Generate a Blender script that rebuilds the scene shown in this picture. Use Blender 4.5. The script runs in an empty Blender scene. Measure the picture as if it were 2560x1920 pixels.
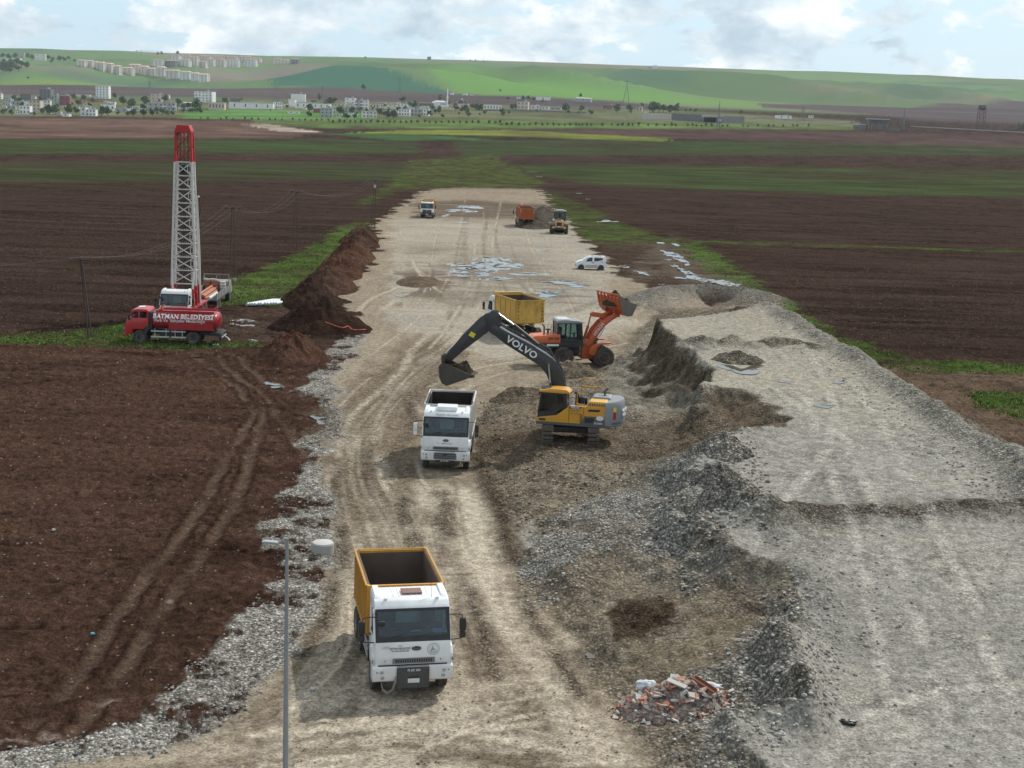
import bpy, bmesh, math, random
import numpy as np
from mathutils import Vector, Matrix
random.seed(7)
scn = bpy.context.scene
COL = scn.collection
R_ = math.radians
# ------------------------------------------------------------------ camera
CAMZ = 17.4
FPX, SC = 3450.0, 2560/2212
ROLL = R_(2.1)
PITCH = math.atan((960-318)*math.cos(ROLL)/FPX)
fw = np.array([0, math.cos(PITCH), -math.sin(PITCH)])
r0 = np.array([1., 0, 0]); u0_ = np.array([0, math.sin(PITCH), math.cos(PITCH)])
RT = math.cos(ROLL)*r0 + math.sin(ROLL)*u0_
UP = -math.sin(ROLL)*r0 + math.cos(ROLL)*u0_
cd = bpy.data.cameras.new('camera'); cam = bpy.data.objects.new('camera', cd); COL.objects.link(cam)
cd.sensor_width = 36; cd.sensor_fit = 'HORIZONTAL'; cd.lens = 36*FPX/2560
cd.clip_start = 0.5; cd.clip_end = 60000
M = Matrix(((RT[0], UP[0], -fw[0], 0), (RT[1], UP[1], -fw[1], 0), (RT[2], UP[2], -fw[2], CAMZ), (0, 0, 0, 1)))
cam.matrix_world = M
scn.camera = cam
# ------------------------------------------------------------------ sun, sky, exposure
SUN = Vector((0.60, 0.66, 0.98)).normalized()
SUN_EL = math.asin(SUN.z); SUN_AZ = math.atan2(SUN.x, SUN.y)
ld = bpy.data.lights.new('sun', 'SUN'); ld.energy = 2.75; ld.angle = R_(0.6); ld.color = (1, .955, .88)
sun = bpy.data.objects.new('sun', ld); COL.objects.link(sun)
sun.rotation_euler = (-SUN).to_track_quat('-Z', 'Y').to_euler(); sun.location = (30, 30, 80)
scn.view_settings.view_transform = 'Standard'; scn.view_settings.look = 'None'
scn.view_settings.exposure = 0.36; scn.view_settings.gamma = 1.0
W = bpy.data.worlds.new('World'); scn.world = W; W.use_nodes = True
def world():
    nt = W.node_tree; nt.nodes.clear(); N = nt.nodes.new; L = nt.links.new
    out = N('ShaderNodeOutputWorld'); bg = N('ShaderNodeBackground'); L(bg.outputs[0], out.inputs[0])
    bg.inputs[1].default_value = 0.10
    sky = N('ShaderNodeTexSky'); sky.sky_type = 'NISHITA'; sky.sun_disc = False
    sky.sun_elevation = SUN_EL; sky.sun_rotation = SUN_AZ; sky.air_density = 1.0; sky.dust_density = 1.6
    tc = N('ShaderNodeTexCoord')
    def noise(scale, sx, sz, det, rough, off, dist=0.0):
        mp = N('ShaderNodeMapping'); mp.inputs[1].default_value = off; mp.inputs[3].default_value = (sx, sx, sz)
        L(tc.outputs['Generated'], mp.inputs[0])
        n = N('ShaderNodeTexNoise'); n.inputs['Scale'].default_value = scale; n.inputs['Detail'].default_value = det
        n.inputs['Roughness'].default_value = rough; n.inputs['Distortion'].default_value = dist
        L(mp.outputs[0], n.inputs['Vector']); return n.outputs[0]
    def ramp(src, stops):
        r = N('ShaderNodeValToRGB'); cr = r.color_ramp
        cr.elements[0].position, cr.elements[0].color = stops[0]; cr.elements[1].position, cr.elements[1].color = stops[-1]
        for p, c in stops[1:-1]:
            e = cr.elements.new(p); e.color = c
        L(src, r.inputs[0]); return r.outputs[0]
    g = lambda v: (v, v, v, 1)
    a = noise(1.0, 13.0, 27.0, 10.0, .60, (3.3, 1.0, .4), .1)          # cover
    b = noise(1.0, 19.0, 33.0, 10.0, .62, (7.1, 4.0, 0.0), .15)      # billows inside the clouds
    c = noise(1.0, 8.0, 22.0, 6.0, .55, (1.5, 9.0, 2.0))            # broad grey bases
    cover = ramp(a, [(.45, g(0)), (.505, g(1))])
    body = ramp(b, [(.38, (5.6, 6.5, 7.1, 1)), (.49, (7.0, 7.7, 8.1, 1)), (.60, (8.9, 9.1, 9.2, 1))])
    base = ramp(c, [(.42, (.74, .81, .86, 1)), (.53, (1, 1, 1, 1))])
    mul = N('ShaderNodeMix'); mul.data_type = 'RGBA'; mul.blend_type = 'MULTIPLY'; mul.inputs[0].default_value = 1
    L(body, mul.inputs[6]); L(base, mul.inputs[7])
    # the clouds thin out towards the zenith
    sep = N('ShaderNodeSeparateXYZ'); L(tc.outputs['Generated'], sep.inputs[0])
    zr = ramp(sep.outputs[2], [(.085, g(1)), (.16, g(.35)), (.6, g(.4))])
    m2 = N('ShaderNodeMath'); m2.operation = 'MULTIPLY'; L(cover, m2.inputs[0]); L(zr, m2.inputs[1])
    # pale blue between the clouds
    blue = N('ShaderNodeMix'); blue.data_type = 'RGBA'; blue.inputs[0].default_value = .74
    L(sky.outputs[0], blue.inputs[6]); L(ramp(sep.outputs[2], [(.15, (5.3, 7.3, 8.7, 1)), (.34, (6.4, 6.95, 7.3, 1))]), blue.inputs[7])
    fin = N('ShaderNodeMix'); fin.data_type = 'RGBA'
    L(m2.outputs[0], fin.inputs[0]); L(blue.outputs[2], fin.inputs[6]); L(mul.outputs[2], fin.inputs[7])
    L(fin.outputs[2], bg.inputs[0])
world()

# ------------------------------------------------------------------ helpers
def hashn(ix, iy, seed):
    h = (ix.astype(np.uint32)*np.uint32(374761393) + iy.astype(np.uint32)*np.uint32(668265263) + np.uint32(seed*1274126177 % 4294967296))
    h = (h ^ (h >> np.uint32(13)))*np.uint32(1274126177)
    h = h ^ (h >> np.uint32(16))
    return (h & np.uint32(0xffffff)).astype(np.float32)/np.float32(0xffffff)
def vnoise(x, y, seed=0):
    x = np.asarray(x, np.float64); y = np.asarray(y, np.float64)
    fx = np.floor(x); fy = np.floor(y)
    tx = (x-fx).astype(np.float32); ty = (y-fy).astype(np.float32)
    tx = tx*tx*(3-2*tx); ty = ty*ty*(3-2*ty)
    ix = fx.astype(np.int64); iy = fy.astype(np.int64)
    a = hashn(ix, iy, seed); b = hashn(ix+1, iy, seed); c = hashn(ix, iy+1, seed); d = hashn(ix+1, iy+1, seed)
    return (a+(b-a)*tx)*(1-ty)+(c+(d-c)*tx)*ty
def fbm(x, y, sc, octs=4, seed=0, rough=.5):
    """fractal noise about 0, roughly -1..1, feature size 1/sc metres"""
    out = 0; amp = 1; tot = 0
    ca, sa = math.cos(.6), math.sin(.6)
    x = np.asarray(x, np.float64)*sc; y = np.asarray(y, np.float64)*sc
    for o in range(octs):
        out = out + amp*(vnoise(x, y, seed+o*17)*2-1); tot += amp; amp *= rough
        x, y = (x*ca-y*sa)*2.03+11.3, (x*sa+y*ca)*2.03-7.7
    return out/tot*1.6
def sstep(a, b, v):
    t = np.clip((v-a)/(b-a), 0, 1); return t*t*(3-2*t)
def ray(u, v):
    return fw + RT*(u*SC-1280)/FPX - UP*(v*SC-960)/FPX
def G(u, v, z=0.0):
    """where the sight line of a point in the photo meets the height z"""
    d = ray(u, v); t = (z-CAMZ)/d[2]; return (d[0]*t, d[1]*t)
def Gz(u, v, zf, n=25):
    z = 1.0
    for _ in range(n):
        x, y = G(u, v, z); z = .5*z+.5*float(zf(y))
    return x, y
def PX(x, y, z):
    q2 = z-CAMZ
    dep = x*fw[0]+y*fw[1]+q2*fw[2]
    dep = np.maximum(dep, .2)
    u = ((x*RT[0]+y*RT[1]+q2*RT[2])/dep*FPX+1280)/SC
    v = (960-(x*UP[0]+y*UP[1]+q2*UP[2])/dep*FPX)/SC
    return u, v
def sdpoly(x, y, poly, far=1e9):
    """signed distance (negative inside) from points to a polygon"""
    P = np.asarray(poly, np.float64)
    lo = P.min(0)-far; hi = P.max(0)+far
    out = np.full(x.shape, far, np.float32)
    m = (x > lo[0]) & (x < hi[0]) & (y > lo[1]) & (y < hi[1])
    px = x[m].astype(np.float32); py = y[m].astype(np.float32)
    d2 = np.full(px.shape, 1e18, np.float32); ins = np.zeros(px.shape, bool)
    n = len(P)
    for i in range(n):
        ax, ay = P[i]; bx, by = P[(i+1) % n]
        ex, ey = bx-ax, by-ay; L2 = ex*ex+ey*ey+1e-12
        t = np.clip(((px-ax)*ex+(py-ay)*ey)/L2, 0, 1)
        dx = px-(ax+t*ex); dy = py-(ay+t*ey)
        d2 = np.minimum(d2, dx*dx+dy*dy)
        c = ((ay > py) != (by > py))
        if abs(ey) > 1e-9:
            ins ^= c & (px < (py-ay)*(ex/ey)+ax)
    d = np.sqrt(d2); d[ins] *= -1
    out[m] = np.minimum(d, far); return out
def dline(x, y, pts, far=1e9):
    P = np.asarray(pts, np.float64); lo = P.min(0)-far; hi = P.max(0)+far
    out = np.full(x.shape, far, np.float32)
    m = (x > lo[0]) & (x < hi[0]) & (y > lo[1]) & (y < hi[1])
    px = x[m].astype(np.float32); py = y[m].astype(np.float32); d2 = np.full(px.shape, 1e18, np.float32)
    for i in range(len(P)-1):
        ax, ay = P[i]; bx, by = P[i+1]; ex, ey = bx-ax, by-ay
        t = np.clip(((px-ax)*ex+(py-ay)*ey)/(ex*ex+ey*ey+1e-12), 0, 1)
        d2 = np.minimum(d2, (px-(ax+t*ex))**2+(py-(ay+t*ey))**2)
    out[m] = np.minimum(np.sqrt(d2), far); return out
def smooth_line(pts, n=8):
    P = [np.array(p, float) for p in pts]; P = [2*P[0]-P[1]]+P+[2*P[-1]-P[-2]]; out = []
    for i in range(1, len(P)-2):
        for k in range(n):
            t = k/n
            out.append(.5*((2*P[i])+(-P[i-1]+P[i+1])*t+(2*P[i-1]-5*P[i]+4*P[i+1]-P[i+2])*t*t+(-P[i-1]+3*P[i]-3*P[i+1]+P[i+2])*t**3))
    out.append(P[-2]); return [tuple(o) for o in out]
GL = lambda pts, z=0.0: [G(u, v, z) for u, v in pts]

# ------------------------------------------------------------------ materials
MATS = {}
def mat(name, color, rough=.6, metal=0.0, dirt=0.0, dirtcol=(.23, .19, .14), spec=.5, var=.06, scale=3.0, bump=0.0, low=0.0, coat=0.0):
    """painted / raw surface with procedural colour variation; dirt = dust patches, low = more dust near the ground"""
    if name in MATS: return MATS[name]
    m = bpy.data.materials.new(name); m.use_nodes = True; MATS[name] = m
    nt = m.node_tree; N = nt.nodes.new; L = nt.links.new
    b = nt.nodes['Principled BSDF']
    b.inputs['Roughness'].default_value = rough; b.inputs['Metallic'].default_value = metal
    b.inputs['Specular IOR Level'].default_value = spec; b.inputs['Coat Weight'].default_value = coat
    tc = N('ShaderNodeTexCoord')
    n = N('ShaderNodeTexNoise'); n.inputs['Scale'].default_value = scale; n.inputs['Detail'].default_value = 6; n.inputs['Roughness'].default_value = .65
    L(tc.outputs['Object'], n.inputs['Vector'])
    mr = N('ShaderNodeMapRange'); mr.inputs[1].default_value = .3; mr.inputs[2].default_value = .7
    mr.inputs[3].default_value = 1-var; mr.inputs[4].default_value = 1+var; L(n.outputs[0], mr.inputs[0])
    mx = N('ShaderNodeMix'); mx.data_type = 'RGBA'; mx.blend_type = 'MULTIPLY'; mx.inputs[0].default_value = 1
    mx.inputs[6].default_value = (*color, 1); L(mr.outputs[0], mx.inputs[7])
    col = mx.outputs[2]
    if dirt > 0 or low > 0:
        n2 = N('ShaderNodeTexNoise'); n2.inputs['Scale'].default_value = scale*.7; n2.inputs['Detail'].default_value = 8; n2.inputs['Roughness'].default_value = .7
        mp = N('ShaderNodeMapping'); mp.inputs[1].default_value = (5, 3, 1); mp.inputs[3].default_value = (1, 1, .45)
        L(tc.outputs['Object'], mp.inputs[0]); L(mp.outputs[0], n2.inputs['Vector'])
        r2 = N('ShaderNodeMapRange'); r2.inputs[1].default_value = .42; r2.inputs[2].default_value = .72; r2.inputs[3].default_value = 0; r2.inputs[4].default_value = dirt
        L(n2.outputs[0], r2.inputs[0]); fac = r2.outputs[0]
        if low > 0:
            se = N('ShaderNodeSeparateXYZ'); L(tc.outputs['Object'], se.inputs[0])
            r3 = N('ShaderNodeMapRange'); r3.inputs[1].default_value = 0.2; r3.inputs[2].default_value = 1.6; r3.inputs[3].default_value = low; r3.inputs[4].default_value = 0
            L(se.outputs[2], r3.inputs[0])
            a = N('ShaderNodeMath'); a.operation = 'ADD'; a.use_clamp = True; L(fac, a.inputs[0]); L(r3.outputs[0], a.inputs[1]); fac = a.outputs[0]
        m2 = N('ShaderNodeMix'); m2.data_type = 'RGBA'; L(fac, m2.inputs[0]); L(col, m2.inputs[6]); m2.inputs[7].default_value = (*dirtcol, 1)
        col = m2.outputs[2]
        ra = N('ShaderNodeMapRange'); ra.inputs[3].default_value = rough; ra.inputs[4].default_value = .9; L(fac, ra.inputs[0]); L(ra.outputs[0], b.inputs['Roughness'])
    L(col, b.inputs['Base Color'])
    if bump > 0:
        bp = N('ShaderNodeBump'); bp.inputs['Strength'].default_value = 1; bp.inputs['Distance'].default_value = bump
        L(n.outputs[0], bp.inputs['Height']); L(bp.outputs[0], b.inputs['Normal'])
    return m
def tag(o, label=None, cat=None, group=None, kind=None):
    if label: o['label'] = label
    if cat: o['category'] = cat
    if group: o['group'] = group
    if kind: o['kind'] = kind
    return o
def empty(name, loc, fwd=(1, 0), z=None):
    o = bpy.data.objects.new(name, None); COL.objects.link(o)
    o.location = loc; o.rotation_euler = (0, 0, math.atan2(fwd[1], fwd[0])); o.empty_display_size = .3
    return o
class MB:
    """collects shapes; build() links them as ONE mesh object"""
    def __init__(s): s.v = []; s.f = []
    def add(s, vs, fs):
        k = len(s.v); s.v += [tuple(map(float, p)) for p in vs]; s.f += [tuple(i+k for i in f) for f in fs]; return s
    def box(s, c, size, bev=0.0, rot=None, taper=(1, 1)):
        x, y, z = size[0]/2, size[1]/2, size[2]/2
        if bev <= 0:
            P = [(-x, -y, -z), (x, -y, -z), (x, y, -z), (-x, y, -z), (-x*taper[0], -y*taper[1], z), (x*taper[0], -y*taper[1], z), (x*taper[0], y*taper[1], z), (-x*taper[0], y*taper[1], z)]
            Fs = [(3, 2, 1, 0), (4, 5, 6, 7), (0, 1, 5, 4), (1, 2, 6, 5), (2, 3, 7, 6), (3, 0, 4, 7)]
        else:
            bm = bmesh.new(); bmesh.ops.create_cube(bm, size=1)
            for v in bm.verts: v.co = Vector((v.co.x*2*x*(taper[0] if v.co.z > 0 else 1), v.co.y*2*y*(taper[1] if v.co.z > 0 else 1), v.co.z*2*z))
            bmesh.ops.bevel(bm, geom=bm.edges[:], offset=min(bev, .49*min(size)), segments=2, affect='EDGES', profile=.6)
            bm.verts.index_update(); P = [tuple(v.co) for v in bm.verts]; Fs = [tuple(v.index for v in f.verts) for f in bm.faces]; bm.free()
        if rot is not None:
            Rm = rot if isinstance(rot, Matrix) else Matrix.Rotation(rot[0], 3, 'X') if False else (Matrix.Rotation(rot[2], 3, 'Z')@Matrix.Rotation(rot[1], 3, 'Y')@Matrix.Rotation(rot[0], 3, 'X'))
            P = [tuple(Rm@Vector(p)) for p in P]
        return s.add([(p[0]+c[0], p[1]+c[1], p[2]+c[2]) for p in P], Fs)
    def b2(s, x0, x1, y0, y1, z0, z1, bev=0.0):
        return s.box(((x0+x1)/2, (y0+y1)/2, (z0+z1)/2), (abs(x1-x0), abs(y1-y0), abs(z1-z0)), bev)
    def prism(s, prof, y0, y1, bev=0.0, inset=0.0, axis='y'):
        """extrude an (x,z) outline from y0 to y1 (axis y), with optional bevel"""
        n = len(prof); bm = bmesh.new()
        mk = (lambda a, b, c: (a, c, b)) if axis == 'y' else ((lambda a, b, c: (c, a, b)) if axis == 'x' else (lambda a, b, c: (a, b, c)))
        A = [bm.verts.new(mk(p[0], p[1], y0)) for p in prof]; B = [bm.verts.new(mk(p[0], p[1], y1)) for p in prof]
        bm.faces.new(A[::-1]); bm.faces.new(B)
        for i in range(n):
            j = (i+1) % n; bm.faces.new((A[i], A[j], B[j], B[i]))
        bmesh.ops.recalc_face_normals(bm, faces=bm.faces[:])
        if bev > 0: bmesh.ops.bevel(bm, geom=bm.edges[:], offset=bev, segments=2, affect='EDGES', profile=.6, clamp_overlap=True)
        bm.verts.index_update(); s.add([tuple(v.co) for v in bm.verts], [tuple(v.index for v in f.verts) for f in bm.faces]); bm.free(); return s
    def tube(s, pts, r, n=8, r1=None, cap=True):
        P = [Vector(p) for p in pts]; m = len(P); k = len(s.v); rings = []
        up = Vector((0, 0, 1))
        for i, p in enumerate(P):
            t = (P[min(i+1, m-1)]-P[max(i-1, 0)]).normalized()
            a = t.cross(up)
            if a.length < .05: a = t.cross(Vector((1, 0, 0)))
            a.normalize(); b = a.cross(t)
            rr = r if r1 is None else r+(r1-r)*i/(m-1)
            rings.append([tuple(p+a*math.cos(2*math.pi*j/n)*rr+b*math.sin(2*math.pi*j/n)*rr) for j in range(n)])
        vs = [q for rg in rings for q in rg]; fs = []
        for i in range(m-1):
            for j in range(n):
                j2 = (j+1) % n; fs.append((i*n+j, i*n+j2, (i+1)*n+j2, (i+1)*n+j))
        if cap: fs += [tuple(range(n-1, -1, -1)), tuple((m-1)*n+j for j in range(n))]
        return s.add(vs, fs)
    def beam(s, a, b, w, h=None):
        """square bar from a to b"""
        h = h or w; a = Vector(a); b = Vector(b); t = (b-a).normalized(); up = Vector((0, 0, 1))
        x = t.cross(up)
        if x.length < .05: x = t.cross(Vector((0, 1, 0)))
        x.normalize(); y = x.cross(t); vs = []
        for p in (a, b):
            for sx, sy in ((-1, -1), (1, -1), (1, 1), (-1, 1)): vs.append(tuple(p+x*sx*w/2+y*sy*h/2))
        return s.add(vs, [(3, 2, 1, 0), (4, 5, 6, 7), (0, 1, 5, 4), (1, 2, 6, 5), (2, 3, 7, 6), (3, 0, 4, 7)])
    def lathe(s, prof, c, axis='z', n=24):
        """revolve (r,h) profile round an axis through c"""
        vs = []; m = len(prof)
        for r, h in prof:
            for j in range(n):
                a = 2*math.pi*j/n; x, y = r*math.cos(a), r*math.sin(a)
                p = {'z': (x, y, h), 'y': (x, h, y), 'x': (h, x, y)}[axis]
                vs.append((p[0]+c[0], p[1]+c[1], p[2]+c[2]))
        fs = []
        for i in range(m-1):
            for j in range(n):
                j2 = (j+1) % n; q = (i*n+j, i*n+j2, (i+1)*n+j2, (i+1)*n+j)
                fs.append(q)
        if prof[0][0] > 1e-4: fs.append(tuple(range(n-1, -1, -1)))
        if prof[-1][0] > 1e-4: fs.append(tuple((m-1)*n+j for j in range(n)))
        return s.add(vs, fs)
    def build(s, name, m, parent=None, smooth=None, loc=None):
        me = bpy.data.meshes.new(name)
        me.from_pydata(s.v, [], s.f); me.validate()
        bm = bmesh.new(); bm.from_mesh(me)
        bmesh.ops.remove_doubles(bm, verts=bm.verts[:], dist=1e-5)
        bmesh.ops.recalc_face_normals(bm, faces=bm.faces[:]); bm.to_mesh(me); bm.free()
        o = bpy.data.objects.new(name, me); COL.objects.link(o)
        if m is not None: me.materials.append(m)
        if smooth:
            me.polygons.foreach_set('use_smooth', [True]*len(me.polygons))
            try: me.set_sharp_from_angle(angle=R_(smooth))
            except Exception: pass
        if parent is not None: o.parent = parent
        if loc is not None: o.location = loc
        return o
def children(o): return [c for c in COL.objects if c.parent is o]
def copy_tree(o, parent=None):
    kids = children(o)
    c = o.copy(); COL.objects.link(c)
    if parent is not None: c.parent = parent
    for ch in kids: copy_tree(ch, c)
    return c
def text(s, name, size, m, parent, origin, right, up, ext=.006, align='CENTER', bold=0.0, sx=1.0, shear=0.0):
    """lettering as a thin solid: laid out along right/up at origin (in the parent's frame)"""
    cu = bpy.data.curves.new(name, 'FONT'); cu.body = s; cu.size = size; cu.align_x = align; cu.align_y = 'CENTER'; cu.extrude = ext; cu.offset = bold; cu.resolution_u = 2; cu.shear = shear
    t = bpy.data.objects.new(name, cu); COL.objects.link(t)
    me = bpy.data.meshes.new_from_object(t); COL.objects.unlink(t); bpy.data.objects.remove(t)
    r = Vector(right).normalized(); u = Vector(up).normalized(); n = r.cross(u)
    for v in me.vertices: v.co = Vector(origin)+r*v.co.x*sx+u*v.co.y+n*v.co.z
    me.materials.clear(); me.materials.append(m); me.name = name
    o = bpy.data.objects.new(name, me); COL.objects.link(o); o.parent = parent
    return o
# ------------------------------------------------------------------ the lie of the land
ZPY = ([20, 35, 45, 55, 70, 85, 125], [.4, .7, 1.45, 2.2, 3.1, 3.5, 3.6])
zp = lambda y: np.interp(y, *ZPY)
LIP = [Gz(u, v, zp) for u, v in [(1660, 1700), (1612, 1640), (1566, 1565), (1645, 1552), (1738, 1553), (1722, 1480), (1692, 1412), (1738, 1330), (1702, 1262), (1655, 1228), (1585, 1205),
      (1560, 1165), (1512, 1125), (1498, 1050), (1520, 990), (1540, 955), (1600, 938), (1660, 931), (1700, 919), (1716, 905), (1668, 893), (1692, 880), (1640, 868), (1652, 856), (1600, 843),
      (1545, 838), (1510, 848), (1535, 815), (1545, 797), (1518, 775), (1502, 760), (1455, 750), (1482, 738), (1440, 716), (1432, 700), (1420, 690), (1500, 683), (1580, 672), (1640, 657),
      (1662, 651), (1700, 672), (1760, 707), (1830, 747), (1900, 790), (1960, 832), (2020, 872), (2100, 928), (2160, 965), (2212, 1003)]] + [(23.6, 54), (25.5, 47), (27, 35), (28, 22)]
zm = lambda y: np.interp(y, [30, 40, 48, 60, 80, 92, 100, 125], [.35, .5, .65, .85, 1.0, .6, .25, .12])
MID = [Gz(u, v, zm) for u, v in [(1540, 1700), (1500, 1620), (1470, 1560), (1440, 1480), (1480, 1400), (1565, 1290), (1490, 1235), (1400, 1150), (1425, 1070), (1440, 1000), (1465, 950), (1490, 905),
      (1440, 890), (1380, 892), (1330, 878), (1298, 835), (1312, 800), (1350, 765), (1386, 725), (1410, 700), (1424, 681), (1500, 670), (1600, 657), (1655, 641)]]
TOE = GL([(1440, 1700), (1425, 1659), (1340, 1530), (1290, 1450), (1240, 1380), (1190, 1325), (1135, 1265), (1115, 1205), (1120, 1140), (1085, 1085), (1055, 1035), (1035, 990), (1030, 935),
      (1045, 880), (1090, 855), (1200, 822), (1285, 806), (1330, 772), (1372, 720), (1402, 692), (1420, 676), (1500, 667), (1600, 653), (1662, 636)])
RTOE = [(x+4.2, y+1.0) for x, y in LIP[39:]]
MID += RTOE; TOE += [(x+.25, y+.2) for x, y in RTOE]
BERM = [(x-.9, y-.4) for x, y in LIP[38:-2]]
WIND1 = [Gz(u, v, zp) for u, v in [(1655, 1138), (1750, 1122), (1900, 1112), (2000, 1116), (2100, 1102), (2212, 1108), (2420, 1112)]]
WIND2 = [Gz(u, v, zp) for u, v in [(1505, 752), (1560, 742), (1620, 748), (1680, 745), (1740, 752)]]
SPURS = [  # loose humps of the dumped fill: u, v, height, radius (m)
    (1640, 1195, .95, 1.9), (1530, 1150, .3, 1.4), (1725, 1295, .65, 1.6), (1700, 1440, .75, 1.4), (1725, 1530, .5, 1.1), (1590, 1420, .35, 1.5), (1520, 1290, .3, 1.6), (1330, 1190, .5, 2.6), (1230, 1240, .45, 2.0), (1280, 1330, .4, 1.8),
    (1180, 1150, .25, 1.5), (1420, 1200, .35, 2.2), (1250, 1010, .35, 2.0), (1150, 1010, .45, 1.7), (1100, 940, .45, 2.0), (1080, 880, .35, 2.0), (1380, 960, .35, 2.2), (1450, 1040, .5, 2.0),
    (1480, 930, .55, 1.8), (1310, 860, .5, 2.5), (1520, 900, .5, 1.2), (1500, 1400, .3, 2.2), (1600, 1330, .35, 1.5)]
SPURW = []
for u, v, h, r in SPURS:
    x, y = G(u, v, .8); SPURW.append((x, y, h, r))
DIPS = [G(1350, 1250, .7)+(.3, 1.5)]
RIDGE = GL([(1028, 985), (1052, 1040), (1078, 1100), (1096, 1160), (1112, 1215)])          # windrow along the lane
MOUND2 = [G(u, v, .6) for u, v in [(1385, 652), (1440, 633), (1520, 628), (1590, 632), (1640, 643)]]
# wheel tracks
RUTS = [smooth_line(GL(p)) for p in [
    [(560, 880), (540, 905), (510, 950), (478, 1010), (432, 1092), (372, 1180), (300, 1265), (248, 1342), (190, 1422), (130, 1500), (80, 1560)],
    [(575, 870), (565, 905), (548, 960), (532, 1015), (498, 1100), (440, 1192), (372, 1290), (318, 1370), (256, 1452), (200, 1540), (160, 1600)],
    [(470, 770), (500, 800), (545, 835), (580, 860), (600, 900), (640, 950), (655, 990)],
    [(520, 770), (545, 800), (590, 835), (640, 850), (690, 850)],
    [(420, 772), (470, 800), (520, 850), (548, 890)]]]
LANES = [smooth_line(GL(p)) for p in [
    [(700, 1130), (712, 1050), (738, 985), (742, 935), (775, 880), (840, 830), (905, 785), (985, 735), (1060, 700)],
    [(805, 1090), (790, 1020), (765, 975), (770, 930), (800, 890), (842, 850), (900, 800), (960, 760)],
    [(860, 1080), (828, 1010), (808, 960), (818, 915), (836, 880), (846, 835), (870, 790), (905, 755)],
    [(905, 890), (880, 850), (868, 810), (890, 760), (930, 720)],
    [(930, 1060), (925, 1150), (880, 1300), (830, 1480), (760, 1580), (600, 1650)],
    [(1000, 1060), (1020, 1150), (1040, 1300), (1080, 1480), (1100, 1659)],
    [(1050, 1230), (1110, 1330), (1180, 1430), (1270, 1560), (1330, 1659)],
    [(960, 1520), (935, 1590), (860, 1630), (700, 1655)],
    [(640, 1659), (800, 1610), (1000, 1575), (1160, 1560), (1300, 1600)],
    [(860, 1360), (780, 1460), (690, 1540), (560, 1600), (300, 1650)]]]

FLOWS = [([(1030, 690), (960, 742), (880, 802), (795, 880), (748, 960), (750, 1060), (800, 1200), (830, 1350), (775, 1480), (600, 1615), (300, 1656)], 15, 1.9),
  ([(1060, 720), (980, 770), (900, 835), (835, 920), (830, 1020), (880, 1120), (930, 1250), (1000, 1400), (1060, 1560), (1090, 1670)], 14, 1.7),
  ([(965, 1035), (965, 1200), (995, 1350), (1085, 1480), (1205, 1600), (1310, 1670)], 13, 1.5), ([(1020, 412), (1010, 500), (1000, 600), (960, 690), (880, 770)], 7, 4.5), ([(1100, 412), (1090, 520), (1150, 640), (1180, 700)], 6, 4.0),
  ([(150, 1675), (600, 1602), (900, 1585), (1250, 1635), (1500, 1690)], 16, 1.6), ([(700, 1640), (900, 1560), (1100, 1520), (1300, 1500)], 8, 1.2), ([(1500, 700), (1400, 740), (1250, 770), (1050, 800), (900, 860)], 9, 2.5), ([(1480, 650), (1380, 660), (1250, 690), (1050, 700)], 7, 4.0), ([(880, 560), (900, 610), (945, 650)], 6, 2.0), ([(800, 680), (850, 640), (900, 600)], 5, 2.5)]
DAMP = [(1440, 550, 30, 16), (1490, 590, 42, 18), (1555, 612, 42, 12), (1390, 590, 26, 9), (1090, 580, 70, 22), (990, 584, 34, 14), (1020, 455, 60, 8), (1210, 610, 50, 8), (1185, 637, 30, 7), (700, 910, 26, 20), (1000, 600, 20, 6), (960, 640, 60, 8), (1100, 650, 80, 8), (930, 540, 40, 6), (1285, 1421, 22, 8)]
TOPTR = [[(1950, 1659), (1900, 1400), (1850, 1180), (1790, 1000), (1740, 860)], [(2060, 1659), (2000, 1400), (1930, 1180), (1850, 1000), (1790, 860)], [(2200, 1600), (2120, 1350), (2020, 1140), (1930, 960), (1840, 820)], [(1760, 1659), (1850, 1560), (2000, 1500), (2212, 1480)], [(1640, 1140), (1750, 1020), (1800, 900), (1760, 780), (1700, 700)], [(1560, 770), (1660, 830), (1800, 930), (2000, 1050)]]
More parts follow.
